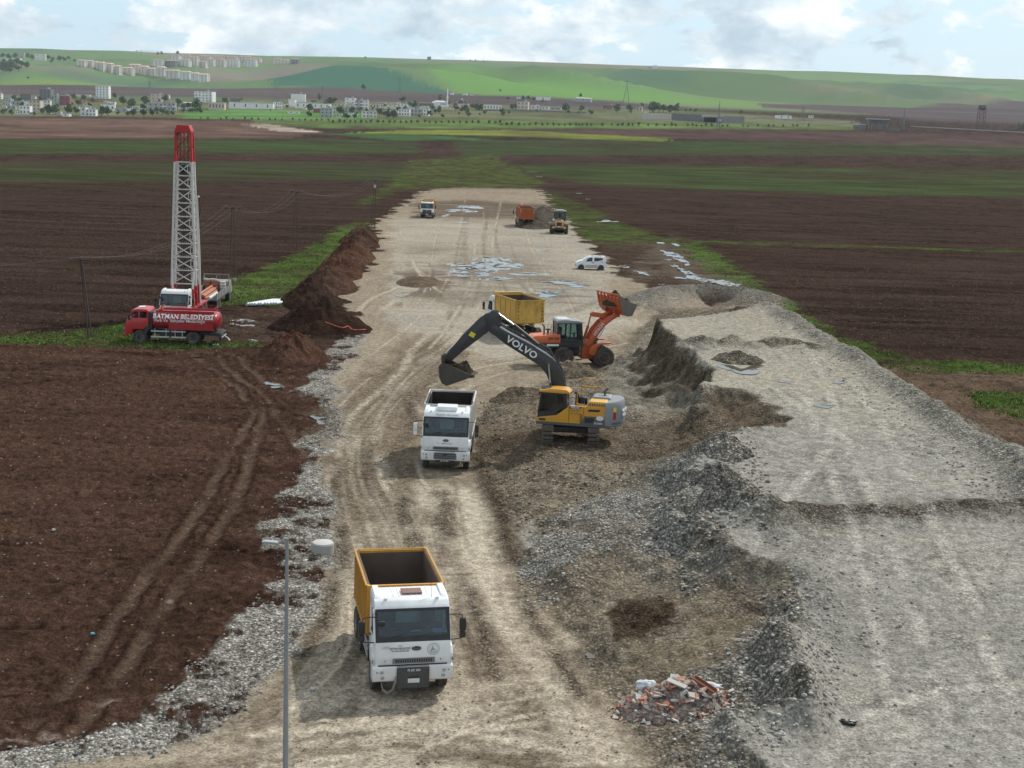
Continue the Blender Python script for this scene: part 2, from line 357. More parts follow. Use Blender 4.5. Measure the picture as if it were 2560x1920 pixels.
FILLP = [([(1110, 1190), (1180, 1120), (1300, 1080), (1420, 1010), (1490, 960), (1560, 910), (1640, 940), (1620, 985), (1560, 985), (1500, 1050), (1500, 1110), (1480, 1200), (1350, 1180), (1250, 1200), (1160, 1250), (1120, 1235)], (.25, .24, .215), 1.0, 1),
  ([(1040, 990), (1150, 1000), (1300, 1000), (1420, 990), (1300, 1070), (1150, 1130), (1100, 1140), (1060, 1050)], (.20, .165, .12), .6, 1), ([(1150, 1260), (1250, 1195), (1380, 1190), (1480, 1210), (1590, 1240), (1560, 1300), (1480, 1310), (1330, 1310), (1310, 1390), (1260, 1420), (1180, 1330)], (.185, .155, .112), .5, 1),
  ([(1310, 1400), (1480, 1380), (1500, 1300), (1640, 1310), (1600, 1400), (1450, 1470), (1300, 1480)], (.15, .122, .085), .4, 1), ([(1450, 1480), (1620, 1410), (1700, 1290), (1850, 1300), (1880, 1420), (1760, 1450), (1720, 1560), (1560, 1560)], (.25, .24, .212), 1.0, 1),
  ([(1590, 1200), (1650, 1160), (1720, 1230), (1690, 1290), (1570, 1230)], (.125, .11, .08), .4, 1), ([(1040, 860), (1160, 850), (1180, 930), (1150, 1000), (1040, 1000)], (.155, .122, .088), .5, 1), ([(1095, 1120), (1150, 1120), (1120, 1215), (1105, 1215)], (.30, .285, .25), .3, 1), ([(1535, 840), (1640, 858), (1705, 876), (1722, 906), (1640, 935), (1570, 915), (1520, 880)], (.075, .060, .044), .3, 1)]  # last patch paints the shade inside the scooped-out face
STRIPS = [(GL([(858, 1062), (876, 1115), (892, 1165), (900, 1210)]), .55), (GL([(952, 1062), (962, 1105), (974, 1160)]), .5), (GL([(880, 850), (888, 900), (885, 950)]), .5), (GL([(790, 1030), (800, 1000), (806, 960)]), .35),
  (GL([(1130, 1290), (1160, 1350), (1210, 1420), (1260, 1500)]), .35), (GL([(1010, 1240), (1040, 1340), (1070, 1460)]), .3), (GL([(650, 1420), (700, 1330), (735, 1230), (745, 1140)]), .45), (GL([(720, 1120), (728, 1040), (745, 990)]), .4)]
FD = [0, 350, 600, 900, 1200, 1500, 1900, 2500, 3200, 4200, 5200, 6000, 9000]
FZ = [[0, 0, 0, 1, 6, 12, 25, 50, 84, 143, 240, 215, 120],
      [0, 0, .9, 4.4, 14.2, 26, 41, 70, 108, 175, 262, 235, 150],
      [0, 0, 4, 10, 18, 29, 45, 72, 109, 173, 259, 235, 150]]
def zfar(x, y):
    yy = np.maximum(y, 0)
    u = 1106+2981*x/np.maximum(y, 30)
    t = np.clip(u/1106, -.15, 2.15)
    a, b, c = [np.interp(yy, FD, z) for z in FZ]
    z = np.where(t < 1, a+(b-a)*t, b+(c-b)*(t-1))
    return z
def hillrelief(x, y):
    k = sstep(2500, 3600, y)
    n1 = 1-np.abs(fbm(x+.3*y, y*.40-.1*x, 1/480, 2, 31)); n2 = fbm(x, y, 1/1500, 3, 35)
    sky = fbm(x, y*.1, 1/1600, 3, 38)
    mid = (1-sstep(3700, 4900, y))*sstep(2500, 3100, y)
    return k*((n1-.6)*80*mid+n2*22*mid+sky*7*sstep(4300, 5200, y))
def macro(x, y):
    """ground height without the fine lumps"""
    x = np.asarray(x, np.float64); y = np.asarray(y, np.float64)
    z = zfar(x, y)+hillrelief(x, y)
    near = (y < 175) & (y > 15) & (np.abs(x) < 60)
    if near.any():
        X = x[near]; Y = y[near]
        wx = X+.28*fbm(X, Y, .7, 3, 3)+.12*fbm(X, Y, 2.3, 2, 5); wy = Y+.28*fbm(X, Y, .7, 3, 4)+.12*fbm(X, Y, 2.3, 2, 6)
        dT = sdpoly(wx, wy, LIP, 40.); dM = sdpoly(wx, wy, MID, 40.); dB = sdpoly(wx, wy, TOE, 40.)
        zz = np.zeros_like(X); ZP = zp(Y); ZM = zm(Y)
        inB = dB < 0; inM = (dM < 0) & inB; inT = dT < 0
        s = np.clip(-dB/np.maximum(-dB+np.maximum(dM, 0), 1e-3), 0, 1)
        zz = np.where(inB, ZM*s**.8, zz)
        t = np.clip(-dM/np.maximum(-dM+np.maximum(dT, 0), 1e-3), 0, 1)
        gul = fbm(X*.5+Y*.35, Y*.5-X*.2, 1.1, 3, 9)
        steep = sstep(76, 84, Y)*(1-sstep(112, 120, Y))
        tt = np.clip(t**(1+2.0*steep)+.12*gul*t*(1-t)*4*(.4+steep), 0, 1.02)
        zz = np.where(inM, ZM+(ZP-ZM)*tt, zz)
        loose = sstep(71, 64, Y); dT0 = np.maximum(dT, 0)
        sl = np.clip(-dB/np.maximum(-dB+dT0, 1e-3), 0, 1); lin = ZP*(.62*sl**.8+.38*sstep(.74, 1.0, sl+.10*gul))
        zz = np.where(inB, zz*(1-loose)+lin*loose, zz)
        zz = np.where(inT, ZP, zz)
        zz += inB*loose*np.exp(-(dT/.75)**2)*(.30+.42*fbm(X, Y, .42, 3, 18))      # crest thrown up along the edge
        slope = inB & ~inT
        e = sstep(0, 1.0, -dB)*sstep(-.6, 0.2, dT)
        for (sx, sy, h, r) in SPURW:
            d = ((X-sx)**2+((Y-sy)*.8)**2)/(r*r); zz += h*np.exp(-d*1.6)*sstep(0, 1.2, -dB)
        for (sx, sy, h, r) in DIPS:
            d = ((X-sx)**2+(Y-sy)**2)/(r*r); zz -= h*np.exp(-d*1.5)
        zz += slope*(.17*fbm(X, Y, .5, 3, 12)+.08*(1-np.abs(fbm(X, Y, .9, 3, 14))*2))*e
        # level stand of the excavator
        k = np.exp(-(np.maximum(np.hypot((X-3.2)/2.6, (Y-72.2)/3.4), .8)-.8)**2*5)
        zz = zz*(1-k)+1.15*k
        # berms and windrows on the fill
        bm_ = dline(X, Y, BERM, 6.); n = .6+.5*fbm(X, Y, .35, 3, 21)
        zz += np.exp(-(bm_/.8)**2)*np.clip(n, .15, 1.3)*.7*sstep(118, 108, Y)*(1-sstep(.2, 1.2, dT))
        for ln, h, w, sd in ((WIND1, .42, .95, 22), (WIND2, .5, 1.3, 23)):
            d = dline(X, Y, ln, 5.); zz += np.exp(-(d/w)**2)*h*np.clip(.8+.9*fbm(X, Y, .75, 3, sd), .12, 1.6)
        d = dline(X, Y, MOUND2, 9.); zz = np.maximum(zz, np.exp(-(d/3.2)**2)*1.35)
        d = dline(X, Y, RIDGE, 3.); zz += np.exp(-(d/.45)**2)*.24*np.clip(.8+.6*fbm(X, Y, 1.1, 3, 24), .2, 1.4)
        z[near] += zz
    return z
PATH = 'ground'
# far features laid out on the photo's own fields (polygons given as sight lines to the ground)
POLY = dict(
 track=[(-900, 3200), (-200, 1700), (-100, 1652), (110, 1650), (330, 1622), (500, 1540), (600, 1445), (650, 1355), (682, 1285), (720, 1205), (716, 1100), (690, 1030), (702, 965), (722, 900), (712, 850), (740, 790), (780, 730),
   (775, 690), (740, 655), (760, 620), (790, 575), (815, 525), (815, 485), (850, 455), (890, 430), (925, 410), (1000, 406), (1160, 409), (1178, 425), (1190, 445), (1225, 480), (1255, 515), (1290, 545), (1320, 575),
   (1350, 600), (1400, 620), (1520, 640), (1520, 760), (1300, 900), (1500, 1200), (1700, 1700), (1900, 3200)],
 bank=[(-200, 1655), (0, 1632), (200, 1592), (330, 1545), (352, 1500), (395, 1455), (400, 1435), (450, 1400), (485, 1362), (500, 1340), (585, 1268), (615, 1232), (600, 1192), (568, 1152), (580, 1105), (612, 1060), (645, 1018), (655, 960),
   (690, 905), (690, 860), (660, 845), (690, 800), (735, 745), (760, 700), (800, 700), (790, 740), (745, 800), (722, 850), (735, 900), (715, 965), (700, 1030), (728, 1100), (735, 1205), (695, 1290), (662, 1360),
   (612, 1450), (510, 1545), (340, 1630), (110, 1665), (-200, 1690)],
 light=[(820, 1050), (1010, 1045), (1055, 1110), (1130, 1270), (1250, 1430), (1310, 1540), (1400, 1700), (1450, 2600), (500, 2600), (560, 1700), (640, 1530), (700, 1380), (745, 1210), (790, 1120)],
 pale=[(860, 470), (1230, 490), (1300, 560), (1330, 590), (1300, 640), (1380, 700), (1100, 790), (880, 720), (830, 680), (850, 600), (840, 530)],
 mud1=[(895, 438), (1000, 432), (1175, 440), (1185, 462), (1120, 472), (1000, 470), (940, 468), (900, 470)],
 mud2=[(870, 590), (930, 585), (975, 620), (960, 650), (900, 640)],
 grassA=[(-100, 730), (0, 727), (150, 722), (262, 702), (300, 728), (480, 742), (565, 740), (560, 752), (420, 752), (300, 750), (150, 742), (0, 738), (-100, 740)],
 grassB=[(470, 612), (560, 588), (640, 553), (690, 520), (745, 488), (800, 478), (770, 505), (740, 530), (722, 570), (690, 610), (655, 655), (600, 663), (540, 655), (470, 660)],
 grassC=[(1470, 515), (1520, 530), (1590, 575), (1655, 628), (1725, 668), (1805, 722), (1890, 755), (2000, 778), (2300, 792), (2300, 812), (1950, 800), (1850, 775), (1765, 735), (1700, 695), (1650, 650), (1600, 622), (1530, 590), (1480, 545)],
 grassD=[(1180, 412), (1260, 440), (1340, 480), (1420, 508), (1480, 520), (1420, 535), (1330, 540), (1280, 525), (1240, 495), (1200, 452)],
 grassE=[(890, 345), (1060, 335), (1180, 395), (1150, 405), (930, 405), (860, 410), (800, 440), (760, 445), (850, 395)],
 grassF=[(2085, 852), (2150, 845), (2300, 862), (2300, 905), (2180, 900), (2120, 885)],
 wetR=[(1290, 522), (1420, 520), (1475, 535), (1540, 590), (1600, 625), (1500, 630), (1400, 618), (1340, 590), (1300, 550)],
 claysR=[(1900, 790), (2300, 805), (2300, 1060), (2212, 1000), (2100, 930), (2000, 860)],
 site=[(475, 670), (560, 665), (640, 655), (640, 745), (480, 742)],
 lineR=[(1270, 514), (1500, 518), (1800, 528), (2300, 543), (2300, 549), (1800, 534), (1500, 524), (1270, 520)],
 fL1=[(-300, 248), (550, 262), (700, 285), (620, 298), (-300, 300)],
 fL2=[(-300, 302), (900, 302), (905, 332), (-300, 332)],
 fL3=[(-300, 350), (880, 350), (880, 392), (-300, 396)],
 fR1=[(960, 302), (2500, 312), (2500, 335), (1000, 335)],
 fR2=[(1100, 352), (1500, 358), (2500, 372), (2500, 430), (1800, 420), (1300, 400), (1180, 385)],
 yel=[(860, 281), (1100, 281), (1450, 299), (1440, 306), (1000, 292), (740, 288)],
 teal=[(690, 288), (900, 291), (1080, 302), (840, 303)],
 redR=[(1080, 280), (1600, 280), (2500, 300), (2500, 330), (1500, 300)],
 verge=[(540, 258), (800, 252), (1100, 256), (1800, 262), (1850, 280), (1300, 278), (700, 277), (560, 268)],
 dirtroad=[(525, 268), (580, 268), (690, 286), (600, 284)],
 vill=[(-300, 195), (200, 205), (700, 208), (1000, 222), (1500, 240), (1850, 262), (1850, 275), (1000, 256), (560, 258), (300, 252), (-300, 248)],
 vf1=[(390, 240), (500, 236), (790, 244), (790, 256), (400, 256)],
 purpL=[(-300, 174), (0, 175), (250, 180), (330, 186), (480, 188), (740, 190), (870, 198), (980, 203), (1100, 207), (1300, 216), (1500, 233), (1300, 235), (900, 222), (600, 214), (300, 208), (-300, 204)],
 purpR=[(1640, 224), (1800, 226), (1900, 228), (2040, 226), (2300, 228), (2300, 272), (2000, 262), (1850, 244), (1650, 232)],
 yelH=[(-300, 164), (100, 166), (330, 172), (440, 180), (420, 186), (250, 180), (-300, 172)],
 tealH=[(588, 165), (610, 156), (680, 152), (790, 168), (900, 186), (1000, 205), (880, 199), (720, 190), (585, 184)],
 brightH=[(1000, 205), (940, 185), (900, 160), (1000, 150), (1120, 170), (1300, 195), (1500, 212), (1700, 225), (1850, 238), (1600, 230), (1250, 215)],
 lightH2=[(640, 190), (760, 192), (880, 199), (800, 203), (640, 196)],
 works=[(440, 150), (560, 148), (640, 146), (720, 150), (700, 156), (620, 160), (560, 168), (490, 172), (430, 165)],
)
def ground():
    # fan of points round the foot of the camera's hill: fine where the site is, coarse elsewhere
    th = np.concatenate([np.arange(-180, -29, 5.0), np.arange(-28, 28.001, .052), np.arange(29, 180, 5.0)])*math.pi/180
    rr = [.01, 3, 8, 14, 19, 23]
    r = 25.
    while r < 7500:
        rr.append(r)
        if r < 62: d = .10
        elif r < 122: d = .135
        elif r < 420: d = max(.3, r*r/60000)
        elif r < 1500: d = r*r/52000
        else: d = min(r*r/60000, 90)
        r += d
    rr = np.array(rr); nr, nt_ = len(rr), len(th)
    RR, TH = np.meshgrid(rr, th, indexing='ij')
    x = (RR*np.sin(TH)).ravel(); y = (RR*np.cos(TH)).ravel()
    z = macro(x, y); n = len(x)
    # ---- colour of every bit of ground (its own, with shade painted on the cut and scooped faces)
    wa = .25+.004*np.abs(y)
    w1 = fbm(x, y, .35, 4, 41)*wa*1.6+fbm(x, y, 2.2, 2, 43)*.12; w2 = fbm(x, y, .35, 4, 42)*wa*1.6+fbm(x, y, 2.2, 2, 44)*.12
    U, V = PX(x+w1, y+w2, zfar(x, y)); ahead = y > 10
    U = np.where(ahead, U, -9999.); V = np.where(ahead, V, 9999.)
    uz = lambda k, soft=2.: sstep(soft, -soft, sdpoly(U, V, POLY[k], soft*3+3))
    wl = lambda pts, w: np.exp(-(dline(x+.25*w1, y+.25*w2, pts, w*4)/w)**2)
    nA = fbm(x, y, .09, 5, 51); nB = fbm(x, y, .6, 4, 52); nC = fbm(x, y, 3.1, 3, 53)
    furrow = fbm(x*.12+y*.02, y*1.0, .55, 4, 54); streak = fbm(x*.16, y, .5, 4, 55); along = fbm(x+.06*y, y*.10, .9, 4, 56)
    col = np.empty((n, 3), np.float32)
    def c3(c): return np.array(c, np.float32)
    def put(m, c, var=0.0, nz=None):
        nonlocal col
        cc = c3(c)[None, :]*np.ones((n, 1), np.float32)
        if var: cc = cc*(1+var*(nz if nz is not None else nB))[:, None]
        col = col+(cc-col)*m[:, None].astype(np.float32)
    soil = (.064, .037, .0265)
    fur2 = sstep(.80, .97, 1-np.abs(fbm(x*.05+y*.015, y, .95, 3, 58)))*np.clip(.6+1.2*nA+.5*nB, 0, 1)
    col[:] = c3(soil)*(1.06+.22*furrow+.25*nB+.16*nA+.30*nC-.48*fur2)[:, None]
    put(sstep(100, 112, y)*np.ones(n), (.046, .030, .0235), .34, furrow+.4*nB-1.1*fur2)
    stone = np.zeros(n, np.float32)
    cls = np.zeros(n, np.int8)               # 0 field 1 haul road 2 fill 3 grass 4 farmland 5 hills
    dirty = sstep(.15, .6, nA)
    put(dirty*(y < 104)*.5, (.078, .046, .031))
    # farmland bands on the plain
    sp = (.75+.5*np.clip(fbm(x*.3, y*.5, .05, 4, 61), -1, 1))
    for k, c, s in (('fL1', (.125, .08, .062), 3), ('fL2', (.040, .060, .023), 2.5), ('fL3', (.041, .047, .023), 3), ('fR1', (.040, .057, .023), 3), ('fR2', (.041, .053, .022), 4), ('redR', (.075, .048, .042), 2),
                    ('teal', (.045, .12, .04), 1), ('yel', (.16, .19, .04), 1.2), ('verge', (.105, .16, .05), 2), ('dirtroad', (.34, .29, .23), 1)):
        put(uz(k, s)*np.clip(sp, 0, 1), c, .35, fbm(x*.4, y, .12, 4, 62))
    g = np.zeros(n, np.float32)
    for k, s in (('grassA', 3), ('grassB', 5), ('grassC', 4), ('grassD', 7), ('grassE', 5), ('grassF', 6), ('lineR', 1.5)):
        m = uz(k, s)*np.clip(.80+.8*fbm(x, y, .22, 4, 63), .12, 1)*(.6 if k in ('grassD', 'grassE', 'lineR') else 1)
        put(m, (.062, .098, .024), .38, nB+.6*nA); g = np.maximum(g, m)
        if k in ('grassB',): put(m*sstep(.1, .6, fbm(x, y, .12, 3, 64))*.6, (.105, .125, .045))
    put(uz('wetR', 5)*.8, (.065, .045, .034), .3); put(uz('claysR', 5)*.9*(1-g), (.125, .088, .062), .4)
    put(uz('site', 6)*(1-g*.4), (.062, .042, .032), .4)
    # the wheel tracks over the field
    rut = np.zeros(n, np.float32)
    for i, p in enumerate(RUTS):
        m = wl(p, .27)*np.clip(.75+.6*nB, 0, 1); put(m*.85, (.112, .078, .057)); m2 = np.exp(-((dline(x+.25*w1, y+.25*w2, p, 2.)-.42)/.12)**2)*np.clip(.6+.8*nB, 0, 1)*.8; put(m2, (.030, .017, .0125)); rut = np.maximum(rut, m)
    # the haul road and its banks
    tr = uz('track', 4)
    cls[tr > .5] = 1
    put(tr, (.255, .212, .158), .22, along*.8+.7*nB)
    gy = sstep(-.1, .5, along+.5*nA); put(tr*gy*.7, (.195, .16, .118), .2)
    li = uz('light', 16); put(tr*li*np.clip(.78+.7*along, 0, 1), (.36, .315, .245), .13)
    pa = uz('pale', 14); put(tr*pa*np.clip(.85+.6*streak, 0, 1), (.30, .272, .222), .09, streak)
    put(tr*pa*sstep(.25, .6, streak+.5*nA)*.38, (.19, .16, .122)); put(tr*pa*sstep(.2, .6, nA)*.5, (.25, .235, .205))
    put(tr*sstep(.25, .6, nB+.4*nC)*.28*(1-pa), (.11, .088, .066))
    rz = sstep(18, -18, sdpoly(U, V, [(712, 1160), (712, 1000), (730, 880), (790, 800), (900, 730), (1010, 745), (970, 850), (905, 880), (895, 1040), (850, 1095), (780, 1150)], 60.))*tr; put(rz*.8, (.190, .152, .110), .25, nB+.5*nC); stone = np.maximum(stone, rz*.5)
    lane = np.zeros(n, np.float32)
    for i, p in enumerate(LANES):
        w = .36 if i < 4 else .5
        m = wl(p, w)*np.clip(.8+.6*nB, 0, 1)*tr; put(m*(.95 if i < 4 else .8), (.38, .33, .255)); lane = np.maximum(lane, m*(1 if i < 4 else .6))
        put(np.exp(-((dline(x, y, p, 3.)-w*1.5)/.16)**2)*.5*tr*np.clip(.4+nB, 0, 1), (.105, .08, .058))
    put(uz('mud1', 5)*np.clip(.85+.6*streak, 0, 1), (.092, .070, .054)); put(uz('mud2', 6)*.8, (.11, .085, .062))
    sub = np.where((tr > .02) & (y < 330))[0]; xs_, ys_ = x[sub], y[sub]; rd = np.zeros(n); nq = fbm(xs_, ys_, .35, 3, 57)
    rr_ = random.Random(11)
    for fl, cnt, spread in FLOWS:
        P0 = np.array(smooth_line(GL(fl), 9)); T_ = np.gradient(P0, axis=0); T_ /= np.linalg.norm(T_, axis=1, keepdims=True)+1e-9; Nn = np.stack([-T_[:, 1], T_[:, 0]], 1)
        for k in range(cnt):
            off = rr_.uniform(-spread, spread); wv = rr_.uniform(.3, 1.1)*np.sin(np.linspace(0, rr_.uniform(2, 7), len(P0))+rr_.uniform(0, 6)); w = rr_.choice((.10, .14, .2, .3)); dark = rr_.random() < .5
            c0 = rr_.uniform(0, .45); c1 = rr_.uniform(.55, 1)
            Q = (P0+Nn*(off+wv)[:, None])[int(c0*len(P0)):int(c1*len(P0))+1]
            if len(Q) < 4: continue
            d = np.full(len(sub), 9., np.float32)
            for i in range(0, len(Q)-1, 5): d = np.minimum(d, dline(xs_, ys_, Q[i:i+6], w*3.2))
            d[d >= w*3.19] = 9.
            m = np.zeros(n, np.float32); m[sub] = np.exp(-(d/w)**2)*np.clip(.75+.8*nq, 0, 1)*tr[sub]
            put(m*(.5 if dark else .7), (.125, .10, .074) if dark else (.385, .335, .26)); rd = np.maximum(rd, m*(1 if w > .12 else .6))
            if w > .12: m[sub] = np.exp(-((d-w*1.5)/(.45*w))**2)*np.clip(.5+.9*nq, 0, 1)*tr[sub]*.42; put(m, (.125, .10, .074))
    for p, w in STRIPS:
        m = wl(p, w)*np.clip(.9+.7*nB, 0, 1)*tr; put(m*.85, (.135, .108, .08), .3, nC); stone = np.maximum(stone, m*.9)
    # the nearest apron: crossing tyre marks
    ap = tr*sstep(41, 37, y); put(ap*sstep(.15, .5, fbm(x*.35+y*.3, y*.9-x*.25, .8, 4, 66))*.75, (.12, .095, .068))
    b2k = sstep(26, -6, sdpoly(U, V, POLY['bank'], 60.))*tr*(y < 110)*np.clip(.55+.8*nB, 0, 1); put(b2k*.75, (.262, .242, .205), .18, nC); stone = np.maximum(stone, b2k*.6)
    for (u, v, ru, rv) in ((40, 1598, 75, 6), (160, 1580, 26, 7), (204, 1594, 26, 6), (231, 1514, 22, 5), (372, 1307, 9, 5), (265, 1480, 8, 5)):
        q = np.hypot((U-u)/ru, (V-v)/rv); put(np.clip(1.3-q+.6*nB, 0, 1)*.75, (.30, .235, .195))
    bk = uz('bank', 5); bk = bk*(y < 115)
    bk = bk*sstep(-.45, .2, nB+.5*nC+.22+.3*nA); put(bk, (.265, .25, .222), .25, nB+nC*.7); stone = np.maximum(stone, bk); cls[bk > .5] = 1
    # the fill
    near = (y > 15) & (y < 175) & (np.abs(x) < 60)
    dB = np.full(n, 99., np.float32); dT = dB.copy(); dM = dB.copy()
    qx = x+w1*.5; qy = y+w2*.5
    dB[near] = sdpoly(qx[near], qy[near], TOE, 30.); dT[near] = sdpoly(qx[near], qy[near], LIP, 30.); dM[near] = sdpoly(qx[near], qy[near], MID, 30.)
    inB = sstep(.5, -.3, dB); inT = sstep(.15, -.25, dT)
    cls[dB < 0] = 2
    put(inB, (.215, .182, .14), .25, nB+.5*nC); stone = np.maximum(stone, inB*.75)
    up = np.clip(-dB/np.maximum(-dB+np.maximum(dT, 0), .01), 0, 1); put(inB*sstep(.25, .6, up+.45*nA+.3*nB)*sstep(68, 62, y), (.25, .235, .205), .2); put(inB*sstep(.15, .5, -nA+.3*nB)*.55, (.14, .113, .082)); put(inB*sstep(.35, .7, fbm(x, y, .3, 3, 69))*.5*(y < 68), (.165, .14, .10))
    U2, V2 = PX(x+w1*.8, y+w2*.8, z)
    U2 = np.where(near, U2, -9999.)
    for pl, c, st_, s_ in FILLP:
        m = sstep(9, -9, sdpoly(U2, V2, pl, 40.))*inB*(1-inT)*np.clip(.8+.7*nB, .1, 1); put(m*.85, c, .2, nB+.6*nC); stone = stone+(st_-stone)*m
    cut = sstep(.4, -.4, dM)*sstep(-.1, .4, dT)*sstep(76, 82, y)*sstep(128, 118, y); tq = np.clip(-dM/np.maximum(-dM+np.maximum(dT, 0), .01), 0, 1); put(cut, (.19, .172, .138), .3, fbm(x*.8+y, y*.3-x, .9, 3, 67)); put(cut*sstep(.35, .7, tq+.35*nB), (.082, .066, .047), .3, nC); stone = stone*(1-cut*.5)  # cut face darkens towards the lip: its shade put into the colour
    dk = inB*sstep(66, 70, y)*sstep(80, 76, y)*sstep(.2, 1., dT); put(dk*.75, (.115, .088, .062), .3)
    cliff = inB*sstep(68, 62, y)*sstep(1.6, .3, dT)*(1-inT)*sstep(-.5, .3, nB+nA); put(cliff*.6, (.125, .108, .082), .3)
    top = inT; put(top, (.252, .24, .212), .12, nA+.9*along+.3*nC)
    put(top*sstep(62, 80, y)*np.clip(.8+.5*nA, 0, 1), (.295, .27, .218), .08); put(top*sstep(.1, .55, nA+.8*along)*.55*sstep(80, 60, y), (.235, .225, .20))
    put(top*sstep(.25, .6, fbm(x, y, .3, 3, 68))*.35, (.31, .285, .235))
    stone = np.where(top > .5, .16+.34*sstep(.1, .6, nB+.5*nA), stone)
    bmz = np.exp(-(dline(x, y, BERM, 6.)/1.3)**2)*near*(dB < .5); put(bmz*.8, (.235, .22, .19), .2); stone = np.maximum(stone, bmz*.9)
    for ln, c in ((WIND1, (.125, .108, .085)), (WIND2, (.19, .165, .13))):
        m = np.exp(-(dline(x+w1, y+w2, ln, 6.)/1.15)**2); put(m*.95, c, .25); stone = np.maximum(stone, m)
    m2 = np.exp(-(dline(x, y, MOUND2, 9.)/3.0)**2); put(m2*.9, (.20, .19, .165), .2); stone = np.maximum(stone, m2); cls[(m2 > .3) & (cls == 1)] = 2
    m = np.exp(-(dline(x, y, RIDGE, 3.)/.55)**2); put(m*.9, (.095, .073, .053), .3); stone = np.maximum(stone, m*.8)
    for (u, v, ru, rv) in DAMP:
        sel = (np.abs(U-u) < ru*3.5) & (np.abs(V-v) < rv*4.5+3)
        q = np.hypot((U[sel]-u)/(ru*1.7), (V[sel]-v)/(rv*2.0)); m = np.zeros(n, np.float32); m[sel] = np.clip(1.25-q+.5*streak[sel]+.3*nB[sel], 0, 1)*.62; put(m*(cls < 3), (.135, .112, .086))
    dkp = sstep(7, -7, sdpoly(U2, V2, [(1308, 1330), (1335, 1300), (1420, 1292), (1478, 1298), (1470, 1345), (1405, 1385), (1335, 1380)], 40.))*inB*(1-inT)*np.clip(1.1+.5*nB, .3, 1); put(dkp*.95, (.048, .035, .024), .35, nC)
    # tyre marks and damp patches on the fill
    for pts in TOPTR:
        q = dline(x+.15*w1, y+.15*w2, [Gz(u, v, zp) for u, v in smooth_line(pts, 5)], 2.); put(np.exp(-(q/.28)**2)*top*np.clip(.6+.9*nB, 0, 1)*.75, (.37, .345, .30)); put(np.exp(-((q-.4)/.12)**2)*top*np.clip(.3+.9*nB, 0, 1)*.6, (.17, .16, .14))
    # ---- beyond the plain
    far = y > 900
    for k, c, s in (('vill', (.115, .12, .065), 3), ('vf1', (.085, .17, .05), 1.5)): put(uz(k, s)*far, c, .4, fbm(x, y, .02, 3, 71))
    hv = sstep(2050, 2350, y)*ahead
    hn = fbm(x+.4*y, y*.5, 1/700, 4, 72)
    put(hv, (.105, .165, .075), .25, hn); put(hv*sstep(.0, .4, fbm(x+.9*y, y*.5, 1/420, 3, 73))*.85, (.165, .155, .108), .15, hn); put(hv*sstep(.25, .6, fbm(x-.3*y, y*.6, 1/420, 3, 74))*.7, (.065, .125, .075))
    for k, c, s in (('yelH', (.13, .20, .06), 1.5), ('brightH', (.115, .22, .06), 7), ('tealH', (.045, .115, .075), 1.5), ('lightH2', (.14, .22, .07), 1.2), ('works', (.16, .15, .115), 4)):
        put(uz(k, s)*(y > 1900), c, .12, hn)
    for k in ('purpL', 'purpR'): put(uz(k, 1.5)*(y > 1500), (.085, .068, .068), .25, fbm(x*.2, y, .012, 3, 75))
    cls[(y > 405) & (cls != 1)] = 4; cls[(y > 2200)] = 5; cls[(g > .5) & (cls == 0)] = 3
    # ---- fine lumps: clods, stones and ruts
    zf = np.zeros(n)
    fld = ((cls == 0) | (cls == 3)).astype(float)
    zf += fld*(1-rut)*(.13*fbm(x, y, 2.1, 4, 81, .65)+.08*fbm(x*.22, y, 1.0, 3, 82))*np.clip(1.5-y/300, .3, 1)
    zf -= rut*.12+fld*(1-rut)*fur2*.10
    zf += (cls == 1)*(.018*fbm(x, y, 2.4, 3, 83)+.03*along*sstep(120, 60, y)+sstep(125, 150, y)*.05*fbm(x*.5, y*.22, 1.0, 4, 87))-(.05*lane+.055*rd)*(cls == 1)
    zf += bk*.06*np.abs(fbm(x, y, 3.2, 3, 84))
    zf += (cls == 2)*np.where(top > .5, .012*fbm(x, y, 2.6, 3, 85), .05*fbm(x, y, 2.1, 4, 86, .6))
    z = z+zf
    for (pu, pv, pr) in ((1605, 798, 2.4), (1816, 826, .9), (1697, 825, 1.0), (1782, 878, 1.1)):
        px_, py_ = Gz(pu, pv, zp); k = np.exp(-((x-px_)**2+((y-py_)*.9)**2)/(pr*pr)); z = z*(1-k)+(zp(py_)-.005)*k*(np.abs(z-zp(py_)) < .6)+z*k*(np.abs(z-zp(py_)) >= .6)
    # ---- build: one sheet, one object for each kind of ground
    idx = np.arange(nr*nt_).reshape(nr, nt_)
    a = idx[:-1, :]; b_ = idx[1:, :]
    a2 = np.roll(a, -1, 1); b2 = np.roll(b_, -1, 1)
    Q = np.stack([a, a2, b2, b_], -1).reshape(-1, 4)
    co = np.stack([x, y, z], 1).astype(np.float32)
    fc = cls[Q[:, 0]]
    names = ['ploughed_field', 'haul_road', 'gravel_embankment', 'grass_verge', 'farmland', 'hills']
    # vertex normals over the whole sheet, so that the borders between the pieces stay invisible
    e1 = co[Q[:, 2]]-co[Q[:, 0]]; e2 = co[Q[:, 3]]-co[Q[:, 1]]; fn = np.cross(e1, e2)
    vn = np.zeros_like(co)
    for k in range(4): np.add.at(vn, Q[:, k], fn)
    vn /= np.maximum(np.linalg.norm(vn, axis=1, keepdims=True), 1e-9)
    gm = ground_mat()
